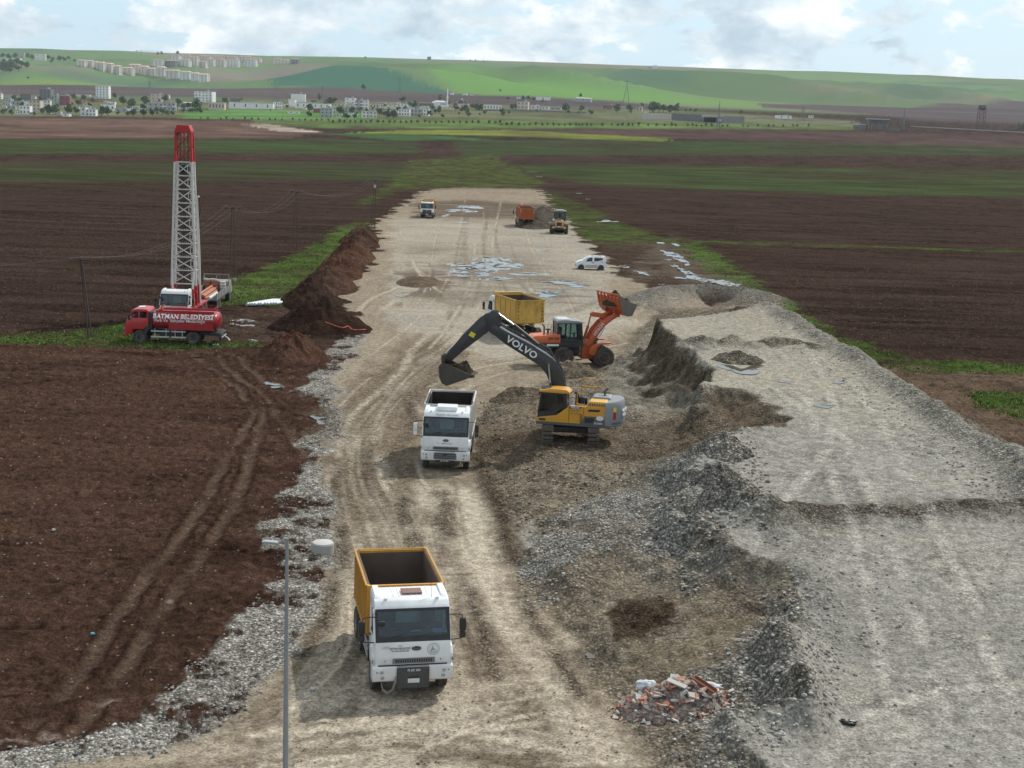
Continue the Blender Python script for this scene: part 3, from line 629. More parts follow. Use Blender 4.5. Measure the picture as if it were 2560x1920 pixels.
    for k, nm in enumerate(names):
        q = Q[fc == k]
        if len(q) == 0: continue
        used, inv = np.unique(q.ravel(), return_inverse=True); q = inv.reshape(-1, 4)
        me = bpy.data.meshes.new(nm); me.vertices.add(len(used)); me.vertices.foreach_set('co', co[used].ravel())
        me.loops.add(len(q)*4); me.loops.foreach_set('vertex_index', q.ravel().astype(np.int32))
        me.polygons.add(len(q)); me.polygons.foreach_set('loop_start', np.arange(0, len(q)*4, 4, dtype=np.int32))
        me.update(calc_edges=True)
        me.polygons.foreach_set('use_smooth', np.ones(len(q), bool))
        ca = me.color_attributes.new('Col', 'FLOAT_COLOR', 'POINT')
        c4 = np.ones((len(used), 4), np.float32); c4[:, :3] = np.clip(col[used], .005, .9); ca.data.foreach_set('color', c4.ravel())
        sa = me.attributes.new('stone', 'FLOAT', 'POINT'); sa.data.foreach_set('value', stone[used].astype(np.float32))
        so = me.attributes.new('soil', 'FLOAT', 'POINT'); so.data.foreach_set('value', fld[used].astype(np.float32))
        me.normals_split_custom_set_from_vertices(vn[used].tolist() if len(used) < 0 else vn[used])
        me.materials.append(gm)
        o = bpy.data.objects.new(nm, me); COL.objects.link(o); o['kind'] = 'structure'
def ground_mat():
    m = bpy.data.materials.new('earth'); m.use_nodes = True
    nt = m.node_tree; N = nt.nodes.new; L = nt.links.new; b = nt.nodes['Principled BSDF']
    b.inputs['Roughness'].default_value = .92; b.inputs['Specular IOR Level'].default_value = .0
    at = N('ShaderNodeAttribute'); at.attribute_name = 'Col'; st = N('ShaderNodeAttribute'); st.attribute_name = 'stone'; sl = N('ShaderNodeAttribute'); sl.attribute_name = 'soil'
    tc = N('ShaderNodeTexCoord')
    def mth(op, a, b_=None, cl=False):
        k = N('ShaderNodeMath'); k.operation = op; k.use_clamp = cl
        for i, v in enumerate((a, b_)):
            if v is None: continue
            if isinstance(v, (int, float)): k.inputs[i].default_value = v
            else: L(v, k.inputs[i])
        return k.outputs[0]
    def mr(src, a, b_, c, d):
        k = N('ShaderNodeMapRange'); k.inputs[1].default_value = a; k.inputs[2].default_value = b_; k.inputs[3].default_value = c; k.inputs[4].default_value = d; L(src, k.inputs[0]); return k.outputs[0]
    def noise(sc, det, ro=.6):
        k = N('ShaderNodeTexNoise'); k.inputs['Scale'].default_value = sc; k.inputs['Detail'].default_value = det; k.inputs['Roughness'].default_value = ro; L(tc.outputs['Object'], k.inputs['Vector']); return k.outputs[0]
    def vor(sc, feat='F1'):
        k = N('ShaderNodeTexVoronoi'); k.feature = feat; k.inputs['Scale'].default_value = sc; L(tc.outputs['Object'], k.inputs['Vector']); return k
    fine = noise(2.6, 9, .72); grain = noise(11.0, 4, .7)
    v1 = vor(7.5); v2 = vor(17.0)
    s1 = N('ShaderNodeSeparateColor'); L(v1.outputs['Color'], s1.inputs[0]); s2 = N('ShaderNodeSeparateColor'); L(v2.outputs['Color'], s2.inputs[0])
    # pebbles: each cell its own grey, darker towards the cell edges
    p1 = mth('MULTIPLY', mr(s1.outputs[0], 0, 1, .55, 1.55), mr(v1.outputs['Distance'], .25, .7, 1.08, .55))
    p2 = mth('MULTIPLY', mr(s2.outputs[0], 0, 1, .6, 1.45), mr(v2.outputs['Distance'], .25, .7, 1.05, .62))
    pe = mth('MULTIPLY', p1, p2)
    pe = mth('ADD', mth('MULTIPLY', pe, st.outputs['Fac']), mth('SUBTRACT', 1.0, st.outputs['Fac']))
    # everywhere: grit, a few pale chips
    gr = mr(fine, .30, .70, .50, 1.5)
    chip = vor(3.4); sc_ = N('ShaderNodeSeparateColor'); L(chip.outputs['Color'], sc_.inputs[0])
    ch = mth('MULTIPLY', mth('GREATER_THAN', sc_.outputs[1], .80), mth('LESS_THAN', chip.outputs['Distance'], .17))
    fac = mth('MULTIPLY', mth('MULTIPLY', pe, gr), mr(grain, .33, .67, .52, 1.48))
    mx = N('ShaderNodeMix'); mx.data_type = 'RGBA'; mx.blend_type = 'MULTIPLY'; mx.inputs[0].default_value = 1
    L(at.outputs['Color'], mx.inputs[6]); L(fac, mx.inputs[7])
    m3 = N('ShaderNodeMix'); m3.data_type = 'RGBA'; L(mth('MULTIPLY', ch, mth('ADD', mth('MULTIPLY', sl.outputs['Fac'], .45), .12)), m3.inputs[0]); L(mx.outputs[2], m3.inputs[6]); m3.inputs[7].default_value = (.36, .31, .25, 1)
    L(m3.outputs[2], b.inputs['Base Color'])
    h = mth('ADD', mth('MULTIPLY', mth('MULTIPLY', mr(v1.outputs['Distance'], 0, .7, 1, 0), st.outputs['Fac']), .085), mth('MULTIPLY', fine, mth('ADD', mth('MULTIPLY', sl.outputs['Fac'], .26), .05)))
    bp = N('ShaderNodeBump'); bp.inputs['Strength'].default_value = .9; bp.inputs['Distance'].default_value = 1.0
    h = mth('ADD', h, mth('MULTIPLY', grain, mth('ADD', mth('MULTIPLY', sl.outputs['Fac'], .07), .012))); L(h, bp.inputs['Height']); L(bp.outputs[0], b.inputs['Normal'])
    return m
ground()
def zg(x, y): return float(macro(np.array([x]), np.array([y]))[0])
# ------------------------------------------------------------------ shared vehicle materials
def glass(name, tint, alpha=.55):
    if name in MATS: return MATS[name]
    m = bpy.data.materials.new(name); m.use_nodes = True; MATS[name] = m
    nt = m.node_tree; nt.nodes.clear(); N = nt.nodes.new; L = nt.links.new
    o = N('ShaderNodeOutputMaterial'); t = N('ShaderNodeBsdfTransparent'); t.inputs[0].default_value = (*tint, 1)
    g = N('ShaderNodeBsdfGlossy'); g.inputs['Roughness'].default_value = .04; g.inputs[0].default_value = (.9, .95, 1, 1)
    f = N('ShaderNodeFresnel'); f.inputs[0].default_value = 1.55
    n = N('ShaderNodeTexNoise'); n.inputs['Scale'].default_value = 2.2; n.inputs['Detail'].default_value = 5
    tc = N('ShaderNodeTexCoord'); L(tc.outputs['Object'], n.inputs['Vector'])
    d = N('ShaderNodeBsdfDiffuse'); d.inputs[0].default_value = (.30, .29, .26, 1)
    mr = N('ShaderNodeMapRange'); mr.inputs[1].default_value = .45; mr.inputs[2].default_value = .8; mr.inputs[3].default_value = .0; mr.inputs[4].default_value = .06; L(n.outputs[0], mr.inputs[0])
    m1 = N('ShaderNodeMixShader'); L(f.outputs[0], m1.inputs[0]); L(t.outputs[0], m1.inputs[1]); L(g.outputs[0], m1.inputs[2])
    m2 = N('ShaderNodeMixShader'); L(mr.outputs[0], m2.inputs[0]); L(m1.outputs[0], m2.inputs[1]); L(d.outputs[0], m2.inputs[2])
    L(m2.outputs[0], o.inputs[0]); return m
DUST = (.27, .225, .165)
WHITE = mat('white_paint', (.74, .76, .77), .38, dirt=.28, dirtcol=DUST, low=.30, scale=1.6, coat=.25)
WHITE2 = mat('bright_white_paint', (.78, .80, .81), .35, dirt=.26, dirtcol=DUST, low=.42, scale=1.6, coat=.3)
BLACK = mat('black_plastic', (.016, .017, .019), .55, dirt=.18, dirtcol=(.12, .10, .08))
RUBBER = mat('tyre_rubber', (.028, .027, .026), .85, dirt=.75, dirtcol=(.17, .14, .105), scale=5, bump=.01)
STEEL = mat('grey_steel', (.20, .205, .21), .5, .3, dirt=.5, dirtcol=(.17, .14, .11))
RIMGREY = mat('rim_grey', (.33, .33, .33), .5, .4, dirt=.6, dirtcol=(.2, .165, .12), scale=5)
CHASSIS = mat('chassis_black', (.022, .021, .02), .7, dirt=.55, dirtcol=(.15, .125, .095))
CHROME = mat('chromed_rod', (.62, .64, .66), .15, 1.0, var=.02)
LAMPG = mat('headlamp_glass', (.42, .44, .46), .12, .6, var=.15, scale=12)
GLASS = glass('tinted_glass', (.66, .76, .77)); DGLASS = glass('dark_glass', (.16, .19, .20))
INTER = mat('cab_interior', (.035, .035, .038), .8); SEAT = mat('seat_cloth', (.055, .055, .06), .9)
RED_L = mat('red_lamp', (.38, .02, .02), .25, var=.03)
YEL = mat('yellow_bed_paint', (.50, .255, .035), .55, dirt=.55, dirtcol=(.25, .16, .08), scale=1.1, low=.15, var=.12)
YEL2 = mat('worn_yellow_paint', (.56, .33, .06), .6, dirt=.55, dirtcol=(.17, .10, .045), scale=1.3, var=.12)
RUSTIN = mat('rusty_steel_inside', (.088, .062, .047), .8, dirt=.6, dirtcol=(.125, .10, .08), scale=1.4, var=.25)
DARKIN = mat('dark_steel_inside', (.030, .022, .019), .8, dirt=.5, dirtcol=(.07, .045, .035), scale=1.6, var=.25)
BEDWHITE = mat('dusty_white_bed', (.62, .61, .57), .6, dirt=.6, dirtcol=(.36, .31, .24), scale=1.2, var=.1)
ORANGE_B = mat('orange_bed_paint', (.42, .105, .03), .6, dirt=.7, dirtcol=(.22, .10, .05), scale=1.5, var=.15)
WTEXT = mat('white_lettering', (.72, .72, .70), .6, var=.04, dirt=.15)
KTEXT = mat('dark_lettering', (.03, .03, .035), .6, var=.05); GTEXT = mat('grey_lettering', (.30, .34, .36), .6, var=.05)
PLATEW = mat('plate_white', (.62, .62, .6), .5, var=.05); BLUE_P = mat('blue_card', (.04, .25, .55), .6); MINT = mat('mint_paper', (.42, .66, .62), .7)
HATCH = mat('brown_hatch', (.20, .105, .08), .6, dirt=.3)
FBLUE = mat('emblem_navy', (.012, .018, .045), .3, var=.03)
# ------------------------------------------------------------------ wheels
_tyres = {}
def wheel(parent, x, y, r=.52, w=.30, rim=None, side=1, dish=.08, rimr=.56, lug=0, lift=0.0):
    """tyre lying on axis y; side = +1 when its outer face looks to +y"""
    key = (round(r, 3), round(w, 3), side, lug, rimr, rim.name if rim else '')
    if key not in _tyres:
        h = w/2; q = rimr*r
        t = MB().lathe([(q, -h*.86), (r*.82, -h), (r*.95, -h*.93), (r, -h*.72), (r, -h*.25), (r*.975, -h*.22), (r*.975, h*.22), (r, h*.25), (r, h*.72), (r*.95, h*.93), (r*.82, h), (q, h*.86)], (0, 0, 0), 'y', 32)
        if lug:
            for k in range(lug):
                for s2 in (-1, 1):
                    a = 2*math.pi*(k+(.5 if s2 > 0 else 0))/lug
                    t.box((math.cos(a)*r*1.0, s2*h*.5, math.sin(a)*r*1.0), (r*.055, h*.82, r*.10), rot=Matrix.Rotation(-a, 3, 'Y')@Matrix.Rotation(s2*.5, 3, 'X'))
        else:
            for k in range(40):
                a = 2*math.pi*k/40
                for s2 in (-1, 1): t.box((math.cos(a)*r, s2*h*.62, math.sin(a)*r), (.012, h*.5, r*.09), rot=Matrix.Rotation(-a, 3, 'Y'))
        o = t.build('tyre', RUBBER, None, smooth=40)
        d = side*h
        rm = MB().lathe([(0.02, d*.35), (q*.34, d*.35), (q*.40, d*.62), (q*.46, d*.62), (q*.52, d*.15), (q*.86, d*.1), (q*.95, d*.84), (q*1.02, d*.90), (q*1.02, d*.5)], (0, 0, 0), 'y', 28)
        for k in range(10):
            a = 2*math.pi*k/10; rm.lathe([(.018*r/.5, d*.1), (.018*r/.5, d*.24), (0, d*.25)], (math.cos(a)*q*.62, 0, math.sin(a)*q*.62), 'y', 6)
        ro = rm.build('rim', rim or RIMGREY, None, smooth=40)
        _tyres[key] = (o.data, ro.data)
        COL.objects.unlink(o); COL.objects.unlink(ro); bpy.data.objects.remove(o); bpy.data.objects.remove(ro)
    tm, rmm = _tyres[key]
    e = bpy.data.objects.new('wheel', tm); COL.objects.link(e); e.parent = parent; e.location = (x, y, r-lift)
    e.rotation_euler = (0, random.uniform(0, 6), 0)
    ro = bpy.data.objects.new('rim', rmm); COL.objects.link(ro); ro.parent = e
    return e
# ------------------------------------------------------------------ tipper lorries
def cab(t, paint, style, roofcol=None):
    """cab with real inside; front at x=0, facing +x"""
    w = 1.16
    lower = MB().prism([(-.03, .92), (.015, 1.2), (-.02, 1.70), (-.05, 1.74), (-1.62, 1.74), (-1.62, .92)], -w, w, .035)
    # front corners and wheel arches
    for s in (-1, 1):
        lower.prism([(-.10, .95), (-.06, 1.25), (-.22, 1.46), (-.55, 1.50), (-.75, 1.35), (-.78, 1.1), (-.72, .95)], s*w-.02 if s > 0 else s*w-.10, s*w+.10 if s > 0 else s*w+.02, .03)
    # pillars, rear wall, roof
    for s in (-1, 1):
        lower.prism([(-.06, 1.72), (-.42, 2.62), (-.54, 2.62), (-.18, 1.72)], s*w-.05 if s < 0 else s*w-.07, s*w+.07-.0 if s < 0 else s*w+.05-.04, .015)
        lower.prism([(-1.22, 1.72), (-1.22, 2.66), (-1.62, 2.66), (-1.62, 1.72)], s*w-.04 if s > 0 else s*w, s*w if s > 0 else s*w+.04)
        lower.prism([(-.40, 2.50), (-.40, 2.66), (-1.62, 2.66), (-1.62, 2.50)], s*w-.04 if s > 0 else s*w, s*w if s > 0 else s*w+.04)
    lower.b2(-1.62, -1.56, -w+.03, w-.03, 1.72, 2.66)
    body = lower.build('cab', paint, t, smooth=35)
    rf = MB().prism([(-.385, 2.60), (-.43, 2.70), (-.56, 2.86), (-.72, 2.915), (-1.58, 2.945), (-1.66, 2.88), (-1.66, 2.60)], -w-.0, w+.0, .06)
    for s in (-1, 1):
        rf.prism([(-.62, 2.88), (-.78, 2.985), (-1.6, 3.02), (-1.64, 2.9)], s*(w-.13)-.10, s*(w-.13)+.10, .04)
        rf.box((-.60, s*.80, 2.90), (.10, .09, .07), .02)
    for k in range(7): rf.box((-1.15, -.54+k*.18, 2.934), (.80, .022, .022), 0, rot=(0, .035, 0))
    roof = rf.build('roof', roofcol or paint, t, smooth=35)
    # windscreen: dark surround, glass
    a = math.atan2(.36, .90); n = Vector((math.cos(a), 0, math.sin(a)))
    def scr(z, y, off): # point on the screen plane at height z
        f = (z-1.72)/.90; return (-.055-.36*f+n.x*off, y, z+n.z*off)
    def slab(outl, off0, off1, nm, m, par, hole=None):
        b = MB(); k = len(outl)
        b.add([scr(z, y, off0) for y, z in outl]+[scr(z, y, off1) for y, z in outl], [tuple(range(k))[::-1], tuple(range(k, 2*k))]+[(i, (i+1) % k, (i+1) % k+k, i+k) for i in range(k)])
        return b.build(nm, m, par)
    fr = MB(); zz = (1.73, 1.86, 2.56, 2.63)
    for y0, y1, z0, z1 in ((-1.15, 1.15, 1.70, 1.86), (-1.15, 1.15, 2.56, 2.64), (-1.15, -1.06, 1.86, 2.56), (1.06, 1.15, 1.86, 2.56)):
        q = [(y0, z0), (y1, z0), (y1, z1), (y0, z1)]
        fr.add([scr(z, y, -.01) for y, z in q]+[scr(z, y, .03) for y, z in q], [(3, 2, 1, 0), (4, 5, 6, 7), (0, 1, 5, 4), (1, 2, 6, 5), (2, 3, 7, 6), (3, 0, 4, 7)])
    fo = fr.build('windscreen_frame', BLACK, t)
    slab([(-1.06, 1.86), (1.06, 1.86), (1.06, 2.56), (-1.06, 2.56)], .004, .012, 'windscreen', GLASS, t)
    wi = MB()
    for y0, y1 in ((-.75, -.2), (.05, .62), (.55, .98)):
        wi.tube([scr(1.80, y0, .045), scr(1.88, (y0+y1)/2, .05), scr(1.93 if y1 < .7 else 1.9, y1, .045)], .012, 5)
    wi.build('wiper', BLACK, t)
    for s in (-1, 1):
        o = MB().prism([(-.36, 1.80), (-1.20, 1.80), (-1.20, 2.48), (-.62, 2.48)], s*(w-.018)-.006, s*(w-.018)+.006).build('side_window', DGLASS, t)
        d = MB()
        d.prism([(-.30, 1.74), (-.42, 1.74), (-.66, 2.52), (-.58, 2.52)], s*w-.008, s*w+.010)
        d.prism([(-.95, 1.76), (-1.0, 1.76), (-1.0, 2.5), (-.95, 2.5)], s*w-.008, s*w+.008)
        d.prism([(-.45, 1.735), (-1.22, 1.735), (-1.22, 1.80), (-.45, 1.80)], s*w-.008, s*w+.008)
        d.tube([(-1.12, s*(w+.03), 1.56), (-1.30, s*(w+.03), 1.56)], .02, 6)
        d.build('door_trim', BLACK, t)
        # mirrors
        my = s*(w+.40)
        MB().tube([(-.30, s*w, 2.44), (-.22, s*(w+.22), 2.47), (-.24, my-.02*s, 2.42), (-.24, my-.02*s, 2.34)], .017, 6).build('mirror_arm', BLACK, t, smooth=40)
        MB().tube([(-.30, s*(w+.02), 1.62), (-.22, s*(w+.15), 1.66), (-.24, my-.02*s, 1.68), (-.24, my-.02*s, 1.78)], .017, 6).build('mirror_arm', BLACK, t, smooth=40)
        h = MB().box((-.24, my, 2.13), (.13, .20, .42), .04).box((-.24, my, 1.80), (.13, .19, .20), .04)
        h.build('mirror', style.get('mirror', {}).get(s, BLACK), t, smooth=40)
    # kerb mirror on the passenger side
    MB().tube([(-.40, -w+.05, 2.62), (-.05, -w-.1, 2.56), (.06, -w+.12, 2.44)], .013, 5).box((.07, -w+.14, 2.36), (.10, .26, .15), .04).build('kerb_mirror', BLACK, t, smooth=40)
    for s in (-1, 1):   # door shut lines
        MB().b2(-.428, -.412, s*w-.004, s*w+.004, 1.15, 1.74).b2(-1.288, -1.272, s*w-.004, s*w+.004, 1.15, 1.74).b2(-1.288, -.412, s*w-.004, s*w+.0035, 1.15, 1.162).build('door_outline', BLACK, t)
    # inside
    i = MB().b2(-1.55, -.10, -1.08, 1.08, 1.745, 1.76).prism([(-.10, 1.75), (-.16, 1.90), (-.45, 1.93), (-.6, 1.76)], -1.06, 1.06)
    i.build('dashboard', INTER, t)
    for y in (-.62, .62):
        MB().box((-1.12, y, 1.82), (.42, .46, .14), .04).box((-1.36, y, 2.12), (.14, .46, .62), .05).box((-1.38, y, 2.48), (.1, .26, .16), .04).build('seat', SEAT, t)
    st = MB(); c = Vector((-.62, .62, 2.03)); e1 = Vector((0, 1, 0)); e2 = Vector((-.75, 0, .66)).normalized()
    st.tube([c+e1*math.cos(q/14*2*math.pi)*.22+e2*math.sin(q/14*2*math.pi)*.22 for q in range(15)], .02, 6); st.tube([c, c+Vector((.2, 0, -.22))], .03, 6)
    st.build('steering_wheel', BLACK, t, smooth=50)
    for p in style.get('dash', []): MB().box(p[0], p[1], 0, rot=(0, p[3], p[4])).build(p[2], p[5], t)
    return body
def emblem(t, y, z, x=.012, w=.30, h=.13):
    b = MB(); n = 24
    pts = [(math.cos(k/n*2*math.pi)*w/2, math.sin(k/n*2*math.pi)*h/2) for k in range(n)]
    b.add([(x-.015, y+p[0], z+p[1]) for p in pts]+[(x+.012, y+p[0], z+p[1]) for p in pts], [tuple(range(n))[::-1], tuple(range(n, 2*n))]+[(i, (i+1) % n, (i+1) % n+n, i+n) for i in range(n)])
    o = b.build('emblem', FBLUE, t)
    text('Ford', 'emblem_script', .115, CHROME, o, (x+.014, y, z), (0, 1, 0), (0, 0, 1), .003, sx=1.1, shear=.25)
def front_low(t, paint, style):
    """bumper, lamps, grille and number plate"""
    b = MB()
    if style['kind'] == 'star':
        b.prism([(-.02, .42), (.05, .55), (.05, .98), (-.06, 1.0), (-.5, 1.0), (-.5, .42)], -1.24, 1.24, .04)
        o = b.build('bumper', BLACK, t, smooth=35)
        MB().prism([(.03, .72), (.045, 1.0), (.02, 1.52), (-.05, 1.52), (-.05, .72)], -.84, .84, .02).build('grille', BLACK, t)
        sl = MB()
        for z in (1.12, 1.24, 1.36, 1.46): sl.b2(.03, .052, -.72, .72, z-.018, z+.018)
        sl.build('grille_bar', STEEL, t)
        e = MB().lathe([(.095, 0), (.12, .0), (.12, .02), (.095, .02)], (.05, 0, 1.36), 'x', 20)
        for k in range(3):
            a = math.pi/2+k*2*math.pi/3; e.beam((.062, 0, 1.36), (.062, math.cos(a)*.1, 1.36+math.sin(a)*.1), .025)
        e.build('emblem', CHROME, t)
        for s in (-1, 1): MB().box((.04, s*1.02, .72), (.06, .30, .16), .03).build('headlight', LAMPG, t)
        pl = MB().box((.058, 0, .66), (.02, .5, .12)).build('number_plate', PLATEW, t)
        return
    for s in (-1, 1):
        b.prism([(-.06, .43), (.06, .50), (.07, .92), (-.0, .96), (-.50, .96), (-.50, .43)], min(s*.48, s*1.24), max(s*.48, s*1.24), .05)
    b.b2(-.45, .02, -.5, .5, .50, .92) if style['kind'] == 'b' else b.b2(-.45, 0, -.5, .5, .80, .92)
    o = b.build('bumper', paint, t, smooth=35)
    for s in (-1, 1):
        for (y, z, r) in ((1.10, .79, .035), (.96, .79, .06), (.94, .62, .06)):
            MB().lathe([(r, -.03), (r, .012), (r*.8, .02), (0, .012)], (.065, s*y, z), 'x', 16).build('headlight', LAMPG, t, smooth=50)
        MB().box((-.10, s*(1.16+.075), 1.10), (.18, .035, .11), .01, rot=(0, 0, s*.15)).build('indicator_lamp', STEEL, t)
        MB().box((-.02, s*.86, 1.12), (.09, .03, .03), .006).build('washer_jet', BLACK, t)
    g = MB().box((.025, .02, 1.12), (.03, 1.30, .17), .012).build('grille', STEEL, t)
    gi = MB()
    for k in range(16): gi.box((.042, -.52+k*.072, 1.12), (.006, .045, .10))
    gi.build('grille_slot', BLACK, g)
    sh = MB().b2(-.1, .012, -1.06, 1.06, .955, .985).build('front_gap', BLACK, t)
    if style['kind'] == 'a':
        p = MB().prism([(.075, .92), (.095, .92), (.10, .26), (.08, .26)], -.50, .50).build('radiator_plate', mat('dark_front_plate', (.045, .048, .05), .55, dirt=.2), t)
        MB().box((.105, .02, .50), (.02, .36, .14), .01).build('tow_step', WHITE, t); MB().box((.1, .02, .60), (.02, .34, .08)).build('tow_opening', INTER, t)
        pl = MB().box((.108, .02, .835), (.012, .46, .105), .004).build('number_plate', KTEXT, t)
        text(style['plate'], 'plate_characters', .105, WTEXT, pl, (.117, .02, .835), (0, 1, 0), (0, 0, 1), .003, sx=.92, bold=.002)
        hz = MB()
        for q, dz in ((0, 0), (.03, -.04), (-.02, -.06)):
            hz.tube([(.1, -.52, .66), (.13, -.55+q, .50), (.12, -.64+q, .26+dz), (.09, -.78, .16+dz), (.03, -.92, .24+dz), (-.05, -.96, .42)], .016, 6)
        hz.build('brake_hose', mat('grey_hose', (.22, .20, .18), .7), t, smooth=50)
    else:
        g2 = MB().box((.045, 0, .72), (.05, 1.18, .34), .02).build('lower_grille', STEEL, t)
        gl = MB()
        for z in (.61, .72, .83): gl.box((.075, 0, z), (.008, 1.08, .075))
        gl.build('grille_slot', mat('dark_grille', (.07, .07, .07), .7), g2); MB().box((.085, 0, .79), (.012, .22, .08), .01).build('grille_badge', BLACK, g2)
        MB().b2(-.4, .03, -.46, .46, .41, .50).build('valance', BLACK, t)
        pl = MB().box((.05, -.02, .465), (.012, .52, .11), .004).build('number_plate', KTEXT, t)
        text(style['plate'], 'plate_characters', .105, WTEXT, pl, (.059, -.02, .465), (0, 1, 0), (0, 0, 1), .003, sx=.95, bold=.002)
def chassis(t, xr, axles_r, fa=-1.0, hub=None, r=.52, lift=.14):
    c = MB()
    for s in (-1, 1): c.b2(-.6, xr+.2, s*.42-.05, s*.42+.05, .72, .98)
    for x in axles_r: c.tube([(x, -.95, r), (x, .95, r)], .10, 8); c.box((x, 0, r), (.36, .4, .36), .08)
    c.tube([(fa, -.95, r), (fa, .95, r)], .08, 8); c.b2(-1.5, -.4, -.4, .4, .55, .95); c.b2(-2.2, -1.6, -.35, .35, .7, 1.2)
    c.build('chassis', CHASSIS, t)
    for s in (-1, 1):
        wheel(t, fa, s*1.04, r, .30, hub, s, lift=lift)
        for x in axles_r: wheel(t, x, s*.93, r, .58, hub, s, lift=lift)
        MB().prism([(fa+.62, .50), (fa+.58, .85), (fa+.35, 1.08), (fa-.35, 1.08), (fa-.6, .85), (fa-.64, .5), (fa-.60, .5), (fa-.54, .83), (fa-.33, 1.04), (fa+.33, 1.04), (fa+.54, .83), (fa+.58, .5)], s*1.04-.17, s*1.04+.17).build('mudguard', CHASSIS, t)
        gd = MB()
        for z in (.52, .72, .92): gd.b2(-1.98, axles_r[0]+.66, s*1.17-.012, s*1.17+.012, z-.05, z+.05)
        for x in (-2.05, axles_r[0]+.75): gd.b2(x-.03, x+.03, s*1.13-.02, s*1.13+.02, .5, 1.0)
        gd.build('side_guard', mat('side_guard_grey', (.40, .40, .38), .5, .2, dirt=.5), t)
        MB().box((-2.5, s*.85, .72), (.9, .45, .5), .08).build('fuel_tank', STEEL, t, smooth=35)
def tipper_bed(t, paint, inside, x0, x1, z0, z1, w=1.2, ribs=9, canopy=0, inset_tail=0.0, taper=.12, tail=None, cap=None):
    """open box: x0 front, x1 rear (x1 < x0)"""
    th = .07; b = MB()
    for s in (-1, 1):
        y = s*w
        b.prism([(x0, z0+.12), (x0, z1), (x1, z1-inset_tail), (x1, z0), (x0-.5, z0)], min(y, y-s*th), max(y, y-s*th))
        L_ = x0-x1
        for k in range(ribs):
            x = x0-.18-k*(L_-.3)/(ribs-1); b.b2(x-.045, x+.045, min(y, y+s*.05), max(y, y+s*.05), z0+.08, z1-.12)
        b.b2(x0, x1, min(y-s*th, y+s*.065), max(y-s*th, y+s*.065), z1-.0, z1+.10) if inset_tail == 0 else None
        b.b2(x0-.1, x1, min(y, y+s*.06), max(y, y+s*.06), z0, z0+.12)
    b.b2(x0-th, x0-.002, -w+th, w-th, z0+.1, z1-.02); b.b2(x0-.02, x1, -w+.01, w-.01, z0-.05, z0+.03)
    for x in np.linspace(x0-.3, x1+.3, 6): b.b2(x-.05, x+.05, -w+.1, w-.1, z0-.16, z0-.05)
    for y in (-.42, .42): b.b2(x0-.1, x1+.1, y-.08, y+.08, z0-.34, z0-.16)
    if canopy:
        b.prism([(x0+canopy, z1+.02), (x0+canopy, z1+.20), (x0-.02, z1+.20), (x0-.02, z1-.05)], -w, w)
    else:
        b.b2(x0, x0+.10, -w-.02, w+.02, z1-.10, z1+.10)
        for s in (-1, 1):
            b.b2(x0, x0+.10, s*(w-.08)-.1, s*(w-.08)+.1, z0+.1, z1-.1); b.prism([(x0, z1-.3), (x0+.1, z1-.1), (x0, z1-.1)], s*.55-.03, s*.55+.03)
    bed = b.build('bed', paint, t)
    li = MB(); e = .008
    for s in (-1, 1): li.prism([(x0-th-e, z0+.04), (x0-th-e, z1-.01), (x1+.08, z1-inset_tail-.01), (x1+.08, z0+.04)], min(s*(w-th-e), s*(w-th-e-.012)), max(s*(w-th-e), s*(w-th-e-.012)))
    li.b2(x0-th-e-.012, x0-th-e, -w+th+.02, w-th-.02, z0+.04, z1-.04); li.b2(x0-th-.03, x1+.08, -w+th+.03, w-th-.03, z0+.035, z0+.05)
    for s in (-1, 1):   # worn inner rail
        li.b2(x0-.1, x1+.1, s*(w-.035)-.03, s*(w-.035)+.03, z1+.101-inset_tail*.5, z1+.106-inset_tail*.5) if inset_tail == 0 else None
    li.build('bed_lining', inside, bed)
    tg = MB(); zt = z1-inset_tail
    tg.b2(x1, x1+.06, -w+.0, w-.0, z0-.02, zt+.06)
    for y in (-w+.08, w-.08): tg.b2(x1-.05, x1, y-.07, y+.07, z0-.04, zt+.1)
    tg.b2(x1-.05, x1, -w, w, zt-.03, zt+.09); tg.b2(x1-.05, x1, -w, w, z0-.06, z0+.08)
    tgo = tg.build('tailgate', tail or paint, t)
    MB().b2(x1+.062, x1+.075, -w+th+.02, w-th-.02, z0+.05, zt-.02).build('tailgate_lining', inside, tgo)
    return bed, tgo
def dump_truck(name, loc, fwd, label, group, style):
    t = empty(name, (loc[0], loc[1], loc[2]+.14), fwd); tag(t, label, 'dump truck', group)
    p = style.get('paint', WHITE)
    if style.get('cab', True): cab(t, p, style); front_low(t, p, style)
    x0, x1, z0, z1 = style['bed']
    bed, tg = tipper_bed(t, style['bedpaint'], style['inside'], x0, x1, z0, z1, style.get('w', 1.2), style.get('ribs', 9), style.get('canopy', 0), style.get('drop', 0.0), tail=style.get('tail'))
    chassis(t, x1, style['axles'], style.get('fa', -1.0), style.get('hub'))
    return t, bed, tg
